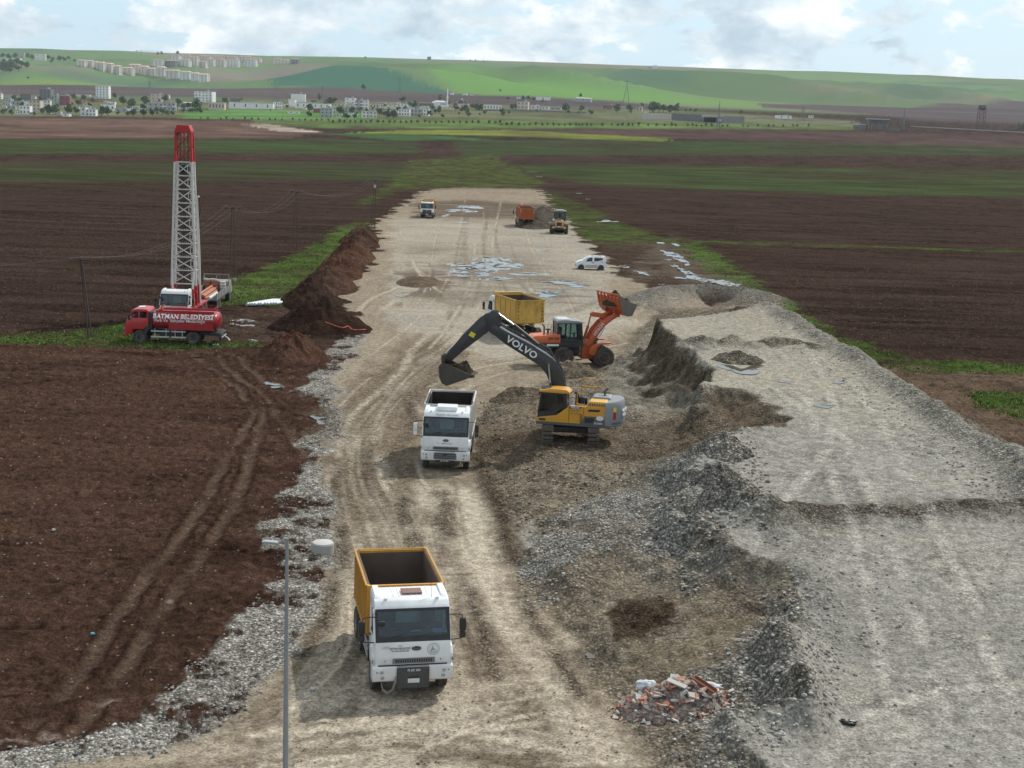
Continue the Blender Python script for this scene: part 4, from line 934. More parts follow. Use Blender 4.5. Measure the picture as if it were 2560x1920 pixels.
# ---- the nearest lorry
T1, bed1, tg1 = dump_truck('dump_truck', (-2.72, 39.98, 0.0), (.215, -.977), 'white dump truck with empty mustard yellow bed, nearest to the lamp post', 'tipper lorries on the site',
    dict(kind='a', plate='72 EC 033', bedpaint=YEL, inside=RUSTIN, bed=(-2.02, -5.75, 1.22, 2.78), axles=(-4.2, -5.5), ribs=10, paint=WHITE2,
         dash=[((-.30, .10, 1.95), (.16, .30, .02), 'paper', -.3, .2, MINT), ((-.27, .78, 1.955), (.10, .30, .12), 'blue_card', -.3, -.1, BLUE_P), ((-.30, -.4, 1.95), (.2, .5, .03), 'cloth', -.1, .1, SEAT)]))
emblem(T1, .10, 1.50)
MB().box((-1.05, .05, 2.975), (.42, .64, .05), .02, rot=(0, .035, 0)).build('roof_hatch', HATCH, T1)
MB().tube([(-.62, .62, 2.9), (-.80, .62, 3.35)], .007, 4).build('aerial', BLACK, T1)
text('T.C.', 'door_lettering', .07, KTEXT, T1, (.012, -.40, 1.59), (0, 1, 0), (0, 0, 1), .003)
text('BATMAN BELEDİYESİ', 'front_lettering', .085, KTEXT, T1, (.016, -.40, 1.51), (0, 1, 0), (0, 0, 1), .003, sx=.78)
text('FEN İŞLERİ MÜDÜRLÜĞÜ', 'small_lettering', .055, KTEXT, T1, (.017, -.40, 1.43), (0, 1, 0), (0, 0, 1), .003, sx=.85)
def seal(t, y, z, r):
    b = MB(); n = 36
    for r0, r1 in ((r*.92, r), (r*.70, r*.74)):
        vs = []; fs = []
        for k in range(n):
            a = 2*math.pi*k/n
            for rr in (r0, r1): vs.append((.022, y+rr*math.cos(a), z+rr*math.sin(a)))
        for k in range(n): j = (k+1) % n; fs.append((2*k, 2*k+1, 2*j+1, 2*j))
        b.add(vs, fs)
    b.add([(.022, y-.10, z-.10), (.022, y-.02, z+.12), (.022, y+.01, z+.02), (.022, y+.12, z-.09), (.022, y+.0, z-.03)], [(0, 1, 2, 4), (2, 3, 4)])
    b.box((.02, y, z-r*.55), (.006, r*1.0, .02)); b.build('municipal_seal', GTEXT, t)
seal(T1, .62, 1.46, .19)
MB().add([(.014, -.98, 1.52), (.014, -.70, 1.52), (.014, -.74, 1.58), (.014, -.84, 1.60), (.014, -.92, 1.57)], [(0, 1, 2, 3, 4)]).build('car_decal', mat('pale_decal', (.45, .52, .58), .5), T1)
# ---- the lorry beside the excavator
T2, bed2, tg2 = dump_truck('dump_truck', (-3.27, 68.3, 0.0), (-.01, -1), 'white dump truck with dusty white bed waiting under the excavator bucket', 'tipper lorries on the site',
    dict(kind='b', plate='02 RT 820', bedpaint=BEDWHITE, inside=DARKIN, bed=(-2.05, -6.1, 1.25, 2.88), axles=(-4.6, -5.9), ribs=6, paint=WHITE2, w=1.22, mirror={-1: WHITE, 1: BLACK},
         dash=[((-.28, 0, 1.95), (.24, 1.9, .03), 'dash_cover', -.15, 0, mat('blue_cloth', (.03, .10, .22), .8))]))
emblem(T2, .02, 1.52)
o = MB().prism([(-.62, 2.92), (-.72, 3.12), (-1.35, 3.16), (-1.45, 2.95)], -.52, .52, .05).build('air_conditioner', WHITE2, T2, smooth=40)
text('Maşallah Bal insaat', 'roof_lettering', .16, GTEXT, T2, (-.455, 0, 2.76), (0, 1, 0), (-.60, 0, .75), .004, sx=.95, shear=.3)
text('Allah korusun', 'front_lettering', .075, KTEXT, T2, (.018, .08, 1.36), (0, 1, 0), (0, 0, 1), .003, sx=1.3)
text('2532', 'small_lettering', .06, GTEXT, T2, (.018, -.36, 1.37), (0, 1, 0), (0, 0, 1), .003)
# ---- far lorries
x, y = G(922, 472)
T3, b3, g3 = dump_truck('dump_truck', (x, y, zg(x, y)), (.0, -1), 'far white dump truck with black grille and orange yellow bed', 'tipper lorries on the site',
    dict(kind='star', bedpaint=YEL, inside=RUSTIN, bed=(-2.0, -6.6, 1.3, 3.05), axles=(-4.9, -6.2), canopy=.75, ribs=8))
x, y = G(1137.5, 492); ang = (-.13, .99)
T4, b4, g4 = dump_truck('dump_truck', (x+ang[0]*7.2, y+ang[1]*7.2, 0.1), ang, 'truck with rusty orange tipper bed seen from behind at the dark soil heaps', 'tipper lorries on the site',
    dict(kind='b', plate='', bedpaint=ORANGE_B, inside=RUSTIN, bed=(-2.0, -7.2, 1.35, 3.2), axles=(-5.2, -6.5), canopy=.35, ribs=8, w=1.3))
rb = MB()
for k in range(11): rb.b2(-7.30, -7.25, -1.05+k*.21-.03, -1.05+k*.21+.03, 1.5, 3.0)
rb.build('tailgate_rib', ORANGE_B, g4)
wm = MB()
for s in (-1, 1):
    for k in range(4): wm.box((-7.262, s*1.12, 2.35+k*.2), (.01, .16, .07), rot=(s*.6, 0, 0))
wm.build('warning_stripe', WTEXT, g4)
yf = (-.40, .917)
T5, b5, g5 = dump_truck('dump_truck', (1.28+yf[0]*6.6, 113.3+yf[1]*6.6, 0.0), yf, 'white cab dump truck with worn yellow bed and stained tailgate behind the wheel loader', 'tipper lorries on the site',
    dict(kind='b', plate='', bedpaint=YEL2, inside=RUSTIN, bed=(-2.0, -6.6, 1.45, 3.2), axles=(-4.7, -6.0), canopy=.3, ribs=5, w=1.27, tail=mat('stained_yellow_tailgate', (.56, .34, .07), .65, dirt=.95, dirtcol=(.10, .055, .025), scale=1.1, var=.1)))
hk = MB()
for s in (-1, 1):
    for k in range(5): hk.box((-6.68, s*1.08, 1.75+k*.3), (.03, .10, .07))
hk.build('tailgate_latch', CHASSIS, g5)
MB().b2(-6.5, -6.3, -1.1, 1.1, .45, .6).build('underrun_bar', CHASSIS, T5)
# ------------------------------------------------------------------ excavator
def mp(col, nm, **k): return mat(nm, col, **k)
EXY = mp((.56, .27, .02), 'excavator_yellow', rough=.42, dirt=.12, dirtcol=DUST, scale=1.5, coat=.2)
EXG = mp((.075, .08, .088), 'excavator_grey', rough=.5, dirt=.2, dirtcol=DUST, scale=1.5)
EXLG = mp((.22, .235, .25), 'counterweight_grey', rough=.5, dirt=.25, dirtcol=DUST, scale=1.5)
EXB = mp((.022, .024, .027), 'boom_black', rough=.42, dirt=.22, dirtcol=(.10, .09, .075), scale=1.2, coat=.2)
TRACKM = mp((.105, .088, .068), 'muddy_track_steel', rough=.7, metal=.2, dirt=.7, dirtcol=(.16, .13, .095), scale=4)
BUCK = mp((.062, .055, .047), 'worn_bucket_steel', rough=.5, metal=.3, dirt=.55, dirtcol=(.12, .10, .078), scale=2)
SOILD = mp((.046, .036, .026), 'damp_dark_soil', rough=.95, var=.4, scale=6, bump=.05, spec=.1)
HOSE = mp((.015, .015, .016), 'rubber_hose', rough=.5)
eh = (-math.cos(R_(9)), math.sin(R_(9)))
EX = empty('excavator', (3.2, 72.2, 1.15), eh); tag(EX, 'yellow and grey tracked excavator with black boom holding a full bucket over a truck', 'excavator')
# undercarriage: tracks lie along the world -y direction
und = empty('undercarriage', (0, 0, 0)); und.parent = EX; und.rotation_euler = (0, 0, math.atan2(-1, -.03)-math.atan2(eh[1], eh[0])); und.location = (0, 0, 0)
def track(y):
    b = MB(); L_, h = 4.45, .86; r = h/2; path = []
    n = 46; per = 2*(L_-h)+math.pi*h
    for k in range(n):
        s_ = per*k/n
        if s_ < L_-h: p = (-(L_-h)/2+s_, 0.0); a = 0
        elif s_ < L_-h+math.pi*r: q = (s_-(L_-h))/r; p = ((L_-h)/2+math.sin(q)*r, r-math.cos(q)*r); a = -q
        elif s_ < 2*(L_-h)+math.pi*r: p = ((L_-h)/2-(s_-(L_-h)-math.pi*r), h); a = math.pi
        else: q = (s_-2*(L_-h)-math.pi*r)/r; p = (-(L_-h)/2-math.sin(q)*r, r+math.cos(q)*r); a = math.pi-q
        Rm = Matrix.Rotation(a, 3, 'Y')
        b.box((p[0], y, p[1]), (.135, .60, .045), rot=Rm)
        for dx in (-.045, 0, .045):
            o_ = Rm@Vector((dx, 0, -.032)); b.box((p[0]+o_.x, y, p[1]+o_.z), (.014, .60, .032), rot=Rm)
        o_ = Rm@Vector((.065, 0, .012)); b.box((p[0]+o_.x, y, p[1]+o_.z), (.03, .14, .05), rot=Rm)
    t = b.build('track', TRACKM, und)
    f = MB().box((0, y, .43), (3.5, .34, .42), .08)
    for x in (-1.79, 1.79): f.lathe([(.36, -.16), (.36, .16)], (x, y, .43), 'y', 20)
    for k in range(7): f.lathe([(.12, -.2), (.12, .2)], (-1.35+k*.45, y, .19), 'y', 12)
    f.build('track_frame', CHASSIS, und)
track(-1.2); track(1.2)
c = MB().box((0, 0, .62), (1.7, 1.9, .34), .1).box((0, 0, .55), (.9, 2.1, .26), .06).lathe([(.72, .78), (.72, .96)], (0, 0, 0), 'z', 28)
c.build('carbody', CHASSIS, und)
# upper structure; +x forward, +y = cab side
yl = 1.27
b = MB().prism([(1.70, .93), (1.72, 1.06), (-1.60, 1.08), (-2.2, 1.04), (-2.2, .93)], -yl, yl, .02)
b.b2(-.7, 1.5, -yl, -.30, 1.06, 1.55, .03)
b.build('deck', EXG, EX)
cb = MB().prism([(1.66, 1.08), (1.68, 1.16), (1.62, 1.30), (.62, 1.46), (.42, 1.62), (.05, 1.92), (-.02, 2.0), (-.04, 1.08)], yl-.03, yl+.005, .008)
cb.build('cab_side_panel', EXY, EX)
sp = MB().b2(-.80, -.05, yl-.35, yl, 1.08, 1.99, .02)
sp.prism([(-.82, 1.5), (-.82, 2.0), (-1.93, 2.04), (-1.93, 1.5)], yl-.45, yl, .02); sp.b2(-.60, -.82, yl-.3, yl, 1.08, 1.6, .01)
sp.build('engine_side_door', EXY, EX)
MB().prism([(-.62, 1.07), (-.85, 1.48), (-1.95, 1.50), (-1.95, 1.07)], yl-.1, yl+.008, .01).build('grey_side_panel', EXG, EX)
MB().prism([(-1.02, 1.76), (-1.07, 1.88), (-1.70, 1.90), (-1.62, 1.77)], yl-.02, yl+.006).build('side_vent', BLACK, EX)
MB().prism([(-.88, 1.16), (-.90, 1.42), (-1.42, 1.42), (-1.30, 1.18)], yl, yl+.014).build('mesh_vent', BLACK, EX)
ov = MB(); n = 24
ov.add([(-1.68+.20*math.cos(k/n*6.2832), yl+.016, 1.44+.13*math.sin(k/n*6.2832)) for k in range(n)], [tuple(range(n))]); ov.build('oval_sticker', mat('sticker_white', (.62, .65, .68), .5), EX)
MB().prism([(-.08, 1.86), (-.06, 2.0), (-.74, 2.0), (-.66, 1.90), (-.5, 1.84)], yl, yl+.012).build('name_panel', EXG, EX)
text('VOLVO', 'panel_lettering', .115, WTEXT, EX, (-.36, yl+.014, 1.925), (-1, 0, 0), (0, 0, 1), .002, sx=1.15, bold=.004)
text('ALSANLAR HAFRİYAT', 'owner_lettering', .065, KTEXT, EX, (-.36, yl+.008, 1.76), (-1, 0, 0), (0, 0, 1), .002)
text('~ ~ ~', 'owner_lettering', .10, KTEXT, EX, (-.36, yl+.008, 1.68), (-1, 0, 0), (0, 0, 1), .002)
text('0532 716 98 32', 'owner_lettering', .085, KTEXT, EX, (-.38, yl+.008, 1.60), (-1, 0, 0), (0, 0, 1), .002)
text('EC220DL', 'type_lettering', .13, WTEXT, EX, (-1.62, yl+.012, 1.16), (-1, 0, 0), (0, 0, 1), .002, sx=.9, bold=.002)
# cab
k = MB(); cx0, cx1, cy0, cy1 = .02, 1.64, yl-.98, yl-.02
k.prism([(1.64, 1.10), (1.64, 1.24), (1.62, 1.6), (.02, 1.6), (.02, 1.10)], cy0, cy1, .02)
for y in (cy0, cy1-.06):
    k.prism([(1.64, 1.55), (1.49, 2.62), (1.41, 2.62), (1.55, 1.55)], y, y+.06)
    k.prism([(.70, 1.55), (.70, 2.66), (.62, 2.66), (.62, 1.55)], y, y+.06)
    k.prism([(.02, 1.55), (.14, 2.66), (.28, 2.66), (.16, 1.55)], y, y+.06)
    k.prism([(.14, 2.56), (.14, 2.66), (1.5, 2.66), (1.5, 2.56)], y, y+.06)
k.b2(.0, .06, cy0, cy1, 1.5, 1.9)
k.build('cab_frame', BLACK, EX)
g = MB()
def pane(pts, m=DGLASS, nm='cab_window'):
    # thin pane through 4+ points
    P = [Vector(p) for p in pts]; nn = (P[1]-P[0]).cross(P[2]-P[0]).normalized()*.006; q = len(P)
    return MB().add([tuple(p-nn) for p in P]+[tuple(p+nn) for p in P], [tuple(range(q))[::-1], tuple(range(q, 2*q))]+[(i, (i+1) % q, (i+1) % q+q, i+q) for i in range(q)]).build(nm, m, EX)
for y in (cy1-.02, cy0+.02):
    pane([(1.62, y, 1.28), (1.56, y, 1.6), (1.44, y, 2.58), (.68, y, 2.58), (.68, y, 1.45)]); pane([(.62, y, 1.62), (.62, y, 2.58), (.26, y, 2.58), (.17, y, 1.9)])
pane([(1.60, cy0+.05, 1.6), (1.60, cy1-.05, 1.6), (1.47, cy1-.05, 2.6), (1.47, cy0+.05, 2.6)]); pane([(.06, cy0+.05, 1.9), (.06, cy1-.05, 1.9), (.17, cy1-.05, 2.58), (.17, cy0+.05, 2.58)])
MB().b2(.25, .75, cy0+.22, cy1-.22, 1.62, 1.78, .04).b2(.2, .36, cy0+.24, cy1-.24, 1.75, 2.35, .05).build('operator_seat', SEAT, EX)
for y in (cy0+.2, cy1-.2): MB().tube([(1.0, y, 1.6), (.98, y, 1.95)], .03, 6).build('control_lever', BLACK, EX)
rf = MB().prism([(1.62, 2.64), (1.55, 2.76), (.9, 2.86), (.12, 2.84), (-.08, 2.68), (-.02, 2.62)], cy0-.03, cy1+.03, .06); rf.build('cab_roof', EXY, EX, smooth=40)
MB().b2(.95, 1.52, cy0+.18, cy1-.18, 2.80, 2.845, .02).build('roof_window', BLACK, EX)
MB().box((1.56, cy1+.06, 2.62), (.08, .08, .10), .02).build('work_lamp', BLACK, EX); MB().tube([(1.66, cy1+.02, 1.15), (1.74, cy1+.08, 1.5), (1.70, cy1+.08, 2.3)], .016, 6).build('front_grab_rail', EXY, EX)
MB().box((-.10, cy1-.1, 2.70), (.06, .10, .08), .02).build('work_lamp', BLACK, EX)
MB().box((1.36, yl+.01, 1.20), (.34, .02, .11), .005).build('step_light', BLACK, EX)
# counterweight: rounded tail
cw = []
for q in range(15):
    a = math.pi/2+math.pi*q/14; cw.append((-1.95+.0+math.cos(a)*.90-.0, math.sin(a)*1.28))
cw = [(-1.92, 1.28)]+[(x-.0, y) for x, y in cw]+[(-1.92, -1.28)]
m = MB(); n = len(cw)
lv = [(.97, .90), (1.04, .97), (1.35, 1.0), (2.0, 1.0), (2.16, .985), (2.26, .93)]
vs = []; fs = []
for z, sc_ in lv:
    for x, y in cw: vs.append((-1.92+(x+1.92)*sc_*1.0, y*sc_, z+(.10 if z > 2.1 else 0)*(max(0, -1.92-x))))
for i in range(len(lv)-1):
    for j in range(n): fs.append((i*n+j, i*n+(j+1) % n, (i+1)*n+(j+1) % n, (i+1)*n+j))
fs += [tuple(range(n))[::-1], tuple((len(lv)-1)*n+j for j in range(n))]
m.add(vs, fs); CW = m.build('counterweight', EXLG, EX, smooth=35)
rib = MB()
for z in (1.22, 1.16): rib.tube([(x*1.003-.0, y*1.003, z) for x, y in cw[3:-3]], .02, 5)
rib.build('counterweight_band', EXG, CW)
# lettering on the tail: follows the curve near the left rear
a = R_(38); nrm = Vector((-math.cos(a)/.90*1.0, math.sin(a)/1.28, 0)).normalized(); tng = Vector((-math.sin(a)*.90, -math.cos(a)*1.28, 0)).normalized()
o_ = Vector((-1.95-math.cos(a)*.90, math.sin(a)*1.28, 0))
for w_, z, s_ in (('VOLVO', 1.80, .24), ('EC220D', 1.56, .17)):
    aa = R_(15); n2 = Vector((-math.cos(aa)/.90, math.sin(aa)/1.28, 0)).normalized(); t2 = Vector((-n2.y, n2.x, 0)); t2 = Vector((n2.y, -n2.x, 0))
    o2 = Vector((-1.95-math.cos(aa)*.90, math.sin(aa)*1.28, z))+n2*.05
    text(w_, 'tail_lettering', s_, WTEXT, CW, o2, t2*(1 if t2.y < 0 else -1), (0, 0, 1), .02, bold=.006)
aa = R_(58); n2 = Vector((-math.cos(aa)/.90, math.sin(aa)/1.28, 0)).normalized(); o2 = Vector((-1.95-math.cos(aa)*.90, math.sin(aa)*1.28, 0))
ang2 = math.atan2(n2.y, n2.x)
MB().box((o2.x, o2.y, 1.58), (.05, .16, .38), .02, rot=(0, 0, ang2)).build('tail_lamp', RED_L, CW); MB().box((o2.x, o2.y, 1.92), (.03, .18, .22), rot=(0, 0, ang2)).build('yellow_sticker', mat('sticker_yellow', (.65, .58, .05), .5), CW)
# engine hood
h = MB().prism([(-.95, 2.0), (-1.0, 2.20), (-1.10, 2.30), (-1.95, 2.30), (-2.08, 2.2), (-2.1, 2.0)], .25, yl-.08, .05); H1 = h.build('engine_hood', mat('hood_yellow', (.62, .36, .07), .45, dirt=.3, dirtcol=DUST), EX, smooth=40)
lou = MB()
for q in range(10): lou.b2(-1.09-q*.092, -1.045-q*.092, yl-.10, yl-.07, 2.06, 2.20)
lou.build('hood_louver', BLACK, H1)
h = MB().prism([(-1.05, 2.0), (-1.12, 2.34), (-1.25, 2.40), (-2.05, 2.40), (-2.15, 2.3), (-2.15, 2.0)], -.75, .30, .05); H2 = h.build('engine_hood', EXLG, EX, smooth=40)
lou = MB()
for q in range(5):
    for r_ in range(2): lou.box((-1.45-q*.1, -.1-r_*.16, 2.402), (.055, .07, .012))
lou.build('hood_slot', BLACK, H2)
MB().b2(-2.06, -1.2, -.98, -.72, 1.9, 2.32, .05).build('engine_hood', EXY, EX, smooth=40)
MB().b2(-.05, -.95, -1.2, .9, 1.5, 1.93, .03).build('service_deck', EXG, EX)
MB().tube([(-1.75, -.25, 2.38), (-1.75, -.25, 2.62), (-1.82, -.25, 2.72), (-1.93, -.25, 2.78)], .055, 10).build('exhaust', mat('exhaust_steel', (.10, .09, .08), .6, .5, dirt=.4), EX, smooth=40)
MB().lathe([(.10, 1.9), (.10, 2.42), (.06, 2.44), (.06, 2.50), (.17, 2.52), (.17, 2.60), (.05, 2.64), (0, 2.64)], (-.35, .38, 0), 'z', 16).build('air_intake', BLACK, EX, smooth=40)
MB().lathe([(.24, 1.9), (.26, 2.1), (.22, 2.3), (.1, 2.38), (0, 2.38)], (-.62, .1, 0), 'z', 18).build('air_cleaner', BLACK, EX, smooth=40)
def rail(pts, nm='handrail', r=.024): return MB().tube(pts, r, 7).build(nm, EXY, EX, smooth=40)
rail([(-.42, yl-.12, 1.95), (-.42, yl-.12, 2.62), (-.46, yl-.12, 2.68), (-.78, yl-.12, 2.68), (-.82, yl-.12, 2.62), (-.82, yl-.12, 1.95)]); rail([(-.42, yl-.12, 2.16), (-.5, yl-.12, 2.10), (-.82, yl-.12, 2.10)])
rail([(-.42, -.95, 1.93), (-.42, -.95, 3.08), (-.46, -.95, 3.13), (-1.22, -.95, 3.13), (-1.26, -.95, 3.08), (-1.26, -.95, 1.93)], r=.03); MB().b2(-.42, -1.26, -.97, -.93, 2.60, 2.70).build('handrail', EXY, EX)
rail([(-.42, -1.18, 1.93), (-.40, -1.18, 3.05), (-.42, -.95, 3.1)])
# boom, stick, bucket: outlines in the plane of the boom
yb = -.22
boom = [(.28, 1.75), (.30, 2.3), (.37, 2.86), (.55, 3.5), (.92, 4.1), (1.5, 4.48), (2.55, 5.03), (3.7, 5.58), (4.25, 5.88), (4.12, 6.30), (4.22, 6.55), (4.45, 6.62), (4.80, 6.46), (4.86, 6.2), (4.62, 5.62), (4.3, 5.32), (3.66, 4.86), (2.5, 4.22), (1.78, 3.82), (1.42, 3.4), (1.14, 2.82), (.85, 2.2), (.75, 1.75)]
def solid(pts, y0, y1, nm, m, par, bev=.025): return MB().prism(pts, y0, y1, bev).build(nm, m, par, smooth=30)
BO = solid(boom[:9]+[(4.50, 5.75), (4.45, 5.40)]+boom[15:], yb-.27, yb+.27, 'boom', EXB, EX)
for s in (-1, 1): solid([(4.0, 5.7), (4.05, 6.45), (4.25, 6.62), (4.5, 6.6), (4.85, 6.3), (4.7, 5.6), (4.4, 5.35)], yb+s*.22-.025, yb+s*.22+.025, 'stick_bracket', EXB, EX, .01)
ST = solid([(4.18, 6.3), (4.35, 6.55), (4.82, 6.44), (5.28, 6.02), (6.2, 5.0), (6.95, 4.02), (6.95, 3.78), (6.62, 3.72), (5.96, 4.36), (4.6, 5.50), (4.35, 5.9)], yb-.17, yb+.17, 'stick', EXB, EX)
for (p0, p1, p2, r0_, r1_, y, nm) in (((1.95, 4.92), (3.3, 5.9), (4.15, 6.45), .10, .05, yb, 'stick_cylinder'), ((5.02, 6.22), (6.1, 5.05), (6.95, 4.15), .075, .04, yb, 'bucket_cylinder'),
        ((1.0, 1.65), (1.15, 2.95), (1.30, 4.0), .085, .05, yb+.36, 'lift_cylinder'), ((1.0, 1.65), (1.15, 2.95), (1.30, 4.0), .085, .05, yb-.36, 'lift_cylinder')):
    cyl = MB().tube([(p0[0], y, p0[1]), (p1[0], y, p1[1])], r0_, 12).build(nm, EXB, EX, smooth=40); MB().tube([(p1[0], y, p1[1]), (p2[0], y, p2[1])], r1_, 10).build('piston_rod', CHROME, cyl, smooth=40)
for dy, dz in ((.18, .05), (.10, .09), (-.12, .07)):
    P = [(x, yb+dy, z+dz) for x, z in [(.40, 2.9), (.60, 3.6), (.98, 4.18), (1.5, 4.56), (2.5, 5.1), (3.6, 5.62), (4.1, 5.9)]]
    MB().tube(P, .022, 6).build('hydraulic_line', HOSE, EX, smooth=40)
for dy in (-.05, .05, .13): MB().tube([(1.0, yb+dy, 4.20), (1.3, yb+dy, 4.72), (1.75, yb+dy, 4.95), (2.2, yb+dy, 4.95)], .02, 6).build('hydraulic_line', HOSE, EX, smooth=40)
tx = Vector((-(3.62-1.95), 0, -(5.24-4.33))).normalized()
text('VOLVO', 'boom_lettering', .52, WTEXT, BO, (2.78, yb+.272, 4.74), tx, (-tx.z*-1 if False else tx.z*-1*-1, 0, -tx.x), .004, sx=1.08, bold=.012)
MB().prism([(5.42, 5.08), (5.30, 5.30), (5.56, 5.44), (5.70, 5.22)], yb+.17, yb+.178).build('warning_sticker', mat('sticker_yellow', (.65, .58, .05), .5), ST)
# bucket
lk = MB()
for s in (-1, 1): lk.prism([(6.9, 3.95), (7.02, 4.12), (7.16, 4.0), (7.12, 3.6), (7.0, 3.6)], yb+s*.2-.03, yb+s*.2+.03, .01)
lk.build('bucket_link', BUCK, EX)
side = [(6.72, 3.66), (6.95, 3.72), (7.16, 3.5), (7.12, 2.95), (6.98, 2.62), (6.74, 2.50), (6.05, 2.78), (5.5, 3.02), (5.42, 3.14)]
BK = empty('bucket', (0, 0, 0)); BK.parent = EX
bw = .62
b = MB()
for s in (-1, 1): b.prism(side, yb+s*bw-.02, yb+s*bw+.02, .006)
sh = side[1:]; vs = []; fs = []
for i, (x, z) in enumerate(sh):
    j0 = max(i-1, 0); j1 = min(i+1, len(sh)-1); tx_, tz_ = sh[j1][0]-sh[j0][0], sh[j1][1]-sh[j0][1]; l_ = math.hypot(tx_, tz_); nx_, nz_ = tz_/l_*.035, -tx_/l_*.035
    for y in (yb-bw, yb+bw): vs += [(x, y, z), (x-nx_, y, z-nz_)]
for i in range(len(sh)-1):
    a = i*4; q = a+4; fs += [(a, a+2, q+2, q), (a+1, q+1, q+3, a+3), (a, q, q+1, a+1), (a+2, a+3, q+3, q+2)]
fs += [(0, 1, 3, 2)]; e_ = (len(sh)-1)*4; fs += [(e_, e_+2, e_+3, e_+1)]
b.add(vs, fs); b.build('bucket_shell', BUCK, BK)
for q in range(5): MB().box((5.34, yb-.5+q*.25, 3.12), (.24, .09, .07), .015, rot=(0, -.45+math.pi, 0), taper=(.6, .6)).build('bucket_tooth', BUCK, BK)
def lump(nm, c, sx, sy, sz, seed, m, parent=None, amp=.12, n=26, flat=0.0):
    """an irregular heap, closed"""
    vs = []; fs = []; rs = np.linspace(0, 1, n//2+2)[1:]
    th_ = np.linspace(0, 2*math.pi, n, endpoint=False)
    vs.append((c[0], c[1], c[2]+sz))
    for r in rs:
        for a in th_:
            x = math.cos(a)*r*sx; y = math.sin(a)*r*sy
            x *= 1+.12*math.sin(3*a+seed); y *= 1+.10*math.cos(2*a+seed*2)
            z = sz*(1-r**1.4)+amp*sz*float(fbm(np.array([x*1.0+seed*7]), np.array([y]), 2.2/max(sx, .3), 4, 9)[0])*(1 if r < .99 else 0)
            vs.append((c[0]+x, c[1]+y, c[2]+max(z, 0)-(.06*sz if r > .99 else 0)))
    for j in range(n): fs.append((0, 1+j, 1+(j+1) % n))
    for i in range(len(rs)-1):
        for j in range(n): fs.append((1+i*n+j, 1+(i+1)*n+j, 1+(i+1)*n+(j+1) % n, 1+i*n+(j+1) % n))
    fs.append(tuple(1+(len(rs)-1)*n+j for j in range(n))[::-1])
    return MB().add(vs, fs).build(nm, m, parent, smooth=60)
LD = lump('bucket_load', (0, 0, 0), .80, .60, .72, 3, SOILD, BK, .3); LD.location = (6.15, yb, 3.10); LD.rotation_euler = (0, -.22, 0)
# ------------------------------------------------------------------ wheel loaders
LOR = mat('loader_orange', (.46, .085, .022), .45, dirt=.22, dirtcol=(.25, .15, .09), scale=1.4, coat=.15); LORL = mat('hood_orange', (.60, .13, .03), .4, dirt=.15, dirtcol=DUST, scale=1.4, coat=.2)
LBK = mat('loader_black', (.02, .022, .023), .5, dirt=.3, dirtcol=(.11, .09, .07)); ROOFG = mat('loader_roof_grey', (.22, .24, .25), .45, dirt=.3, dirtcol=DUST)
def side_arm(pts, y0, y1, nm, m, par): return MB().prism(pts, y0, y1, .02).build(nm, m, par, smooth=30)
WL = empty('wheel_loader', (5.1, 102.4, 0.0), (math.cos(R_(12)), math.sin(R_(12)))); tag(WL, 'orange wheel loader with its bucket raised high and full of soil', 'wheel loader')
lr = mat('loader_rim_orange', (.40, .10, .035), .55, dirt=.4, dirtcol=(.2, .15, .1))
for s in (-1, 1):
    wheel(WL, -1.62, s*.98, .76, .56, lr, s, rimr=.5, lug=22); wheel(WL, 1.48, s*.98, .76, .56, lr, s, rimr=.5, lug=22)
MB().b2(-3.9, -.3, -.55, .55, .75, 1.5, .06).b2(-4.1, -3.6, -1.05, 1.05, .85, 1.55, .08).b2(-3.6, -.5, -1.0, 1.0, 1.45, 1.80, .05).tube([(-1.62, -.9, .76), (-1.62, .9, .76)], .16, 8).build('rear_frame', LBK, WL)
MB().prism([(-4.1, 1.75), (-4.15, 2.08), (-3.8, 2.30), (-1.85, 2.46), (-1.80, 1.78)], -.80, .80, .08).build('engine_hood', LORL, WL, smooth=40)
text('ZW 220', 'hood_lettering', .24, KTEXT, WL, (-2.35, -.806, 2.12), (1, 0, 0), (0, .0, 1), .004, bold=.012)
MB().b2(-2.9, -2.0, -1.006, -.99, 1.60, 1.74).build('side_label', WTEXT, WL)
MB().tube([(-3.0, -.35, 2.36), (-3.0, -.35, 2.95), (-3.06, -.35, 3.05), (-3.18, -.35, 3.12)], .07, 10).build('exhaust', mat('rusty_pipe', (.16, .085, .05), .7, dirt=.4), WL, smooth=40)
MB().lathe([(.07, 2.3), (.07, 2.62), (.2, 2.64), (.2, 2.72), (.05, 2.76), (0, 2.76)], (-2.6, .1, 0), 'z', 16).build('air_intake', LBK, WL, smooth=40)
MB().tube([(-2.3, -.5, 2.4), (-2.3, -.5, 3.0), (-2.55, -.5, 3.0), (-2.55, -.5, 2.4)], .02, 6).build('handrail', LBK, WL); MB().tube([(-2.2, .6, 2.4), (-2.2, .6, 2.95), (-2.5, .6, 2.95), (-2.5, .6, 2.4)], .02, 6).build('handrail', LBK, WL)
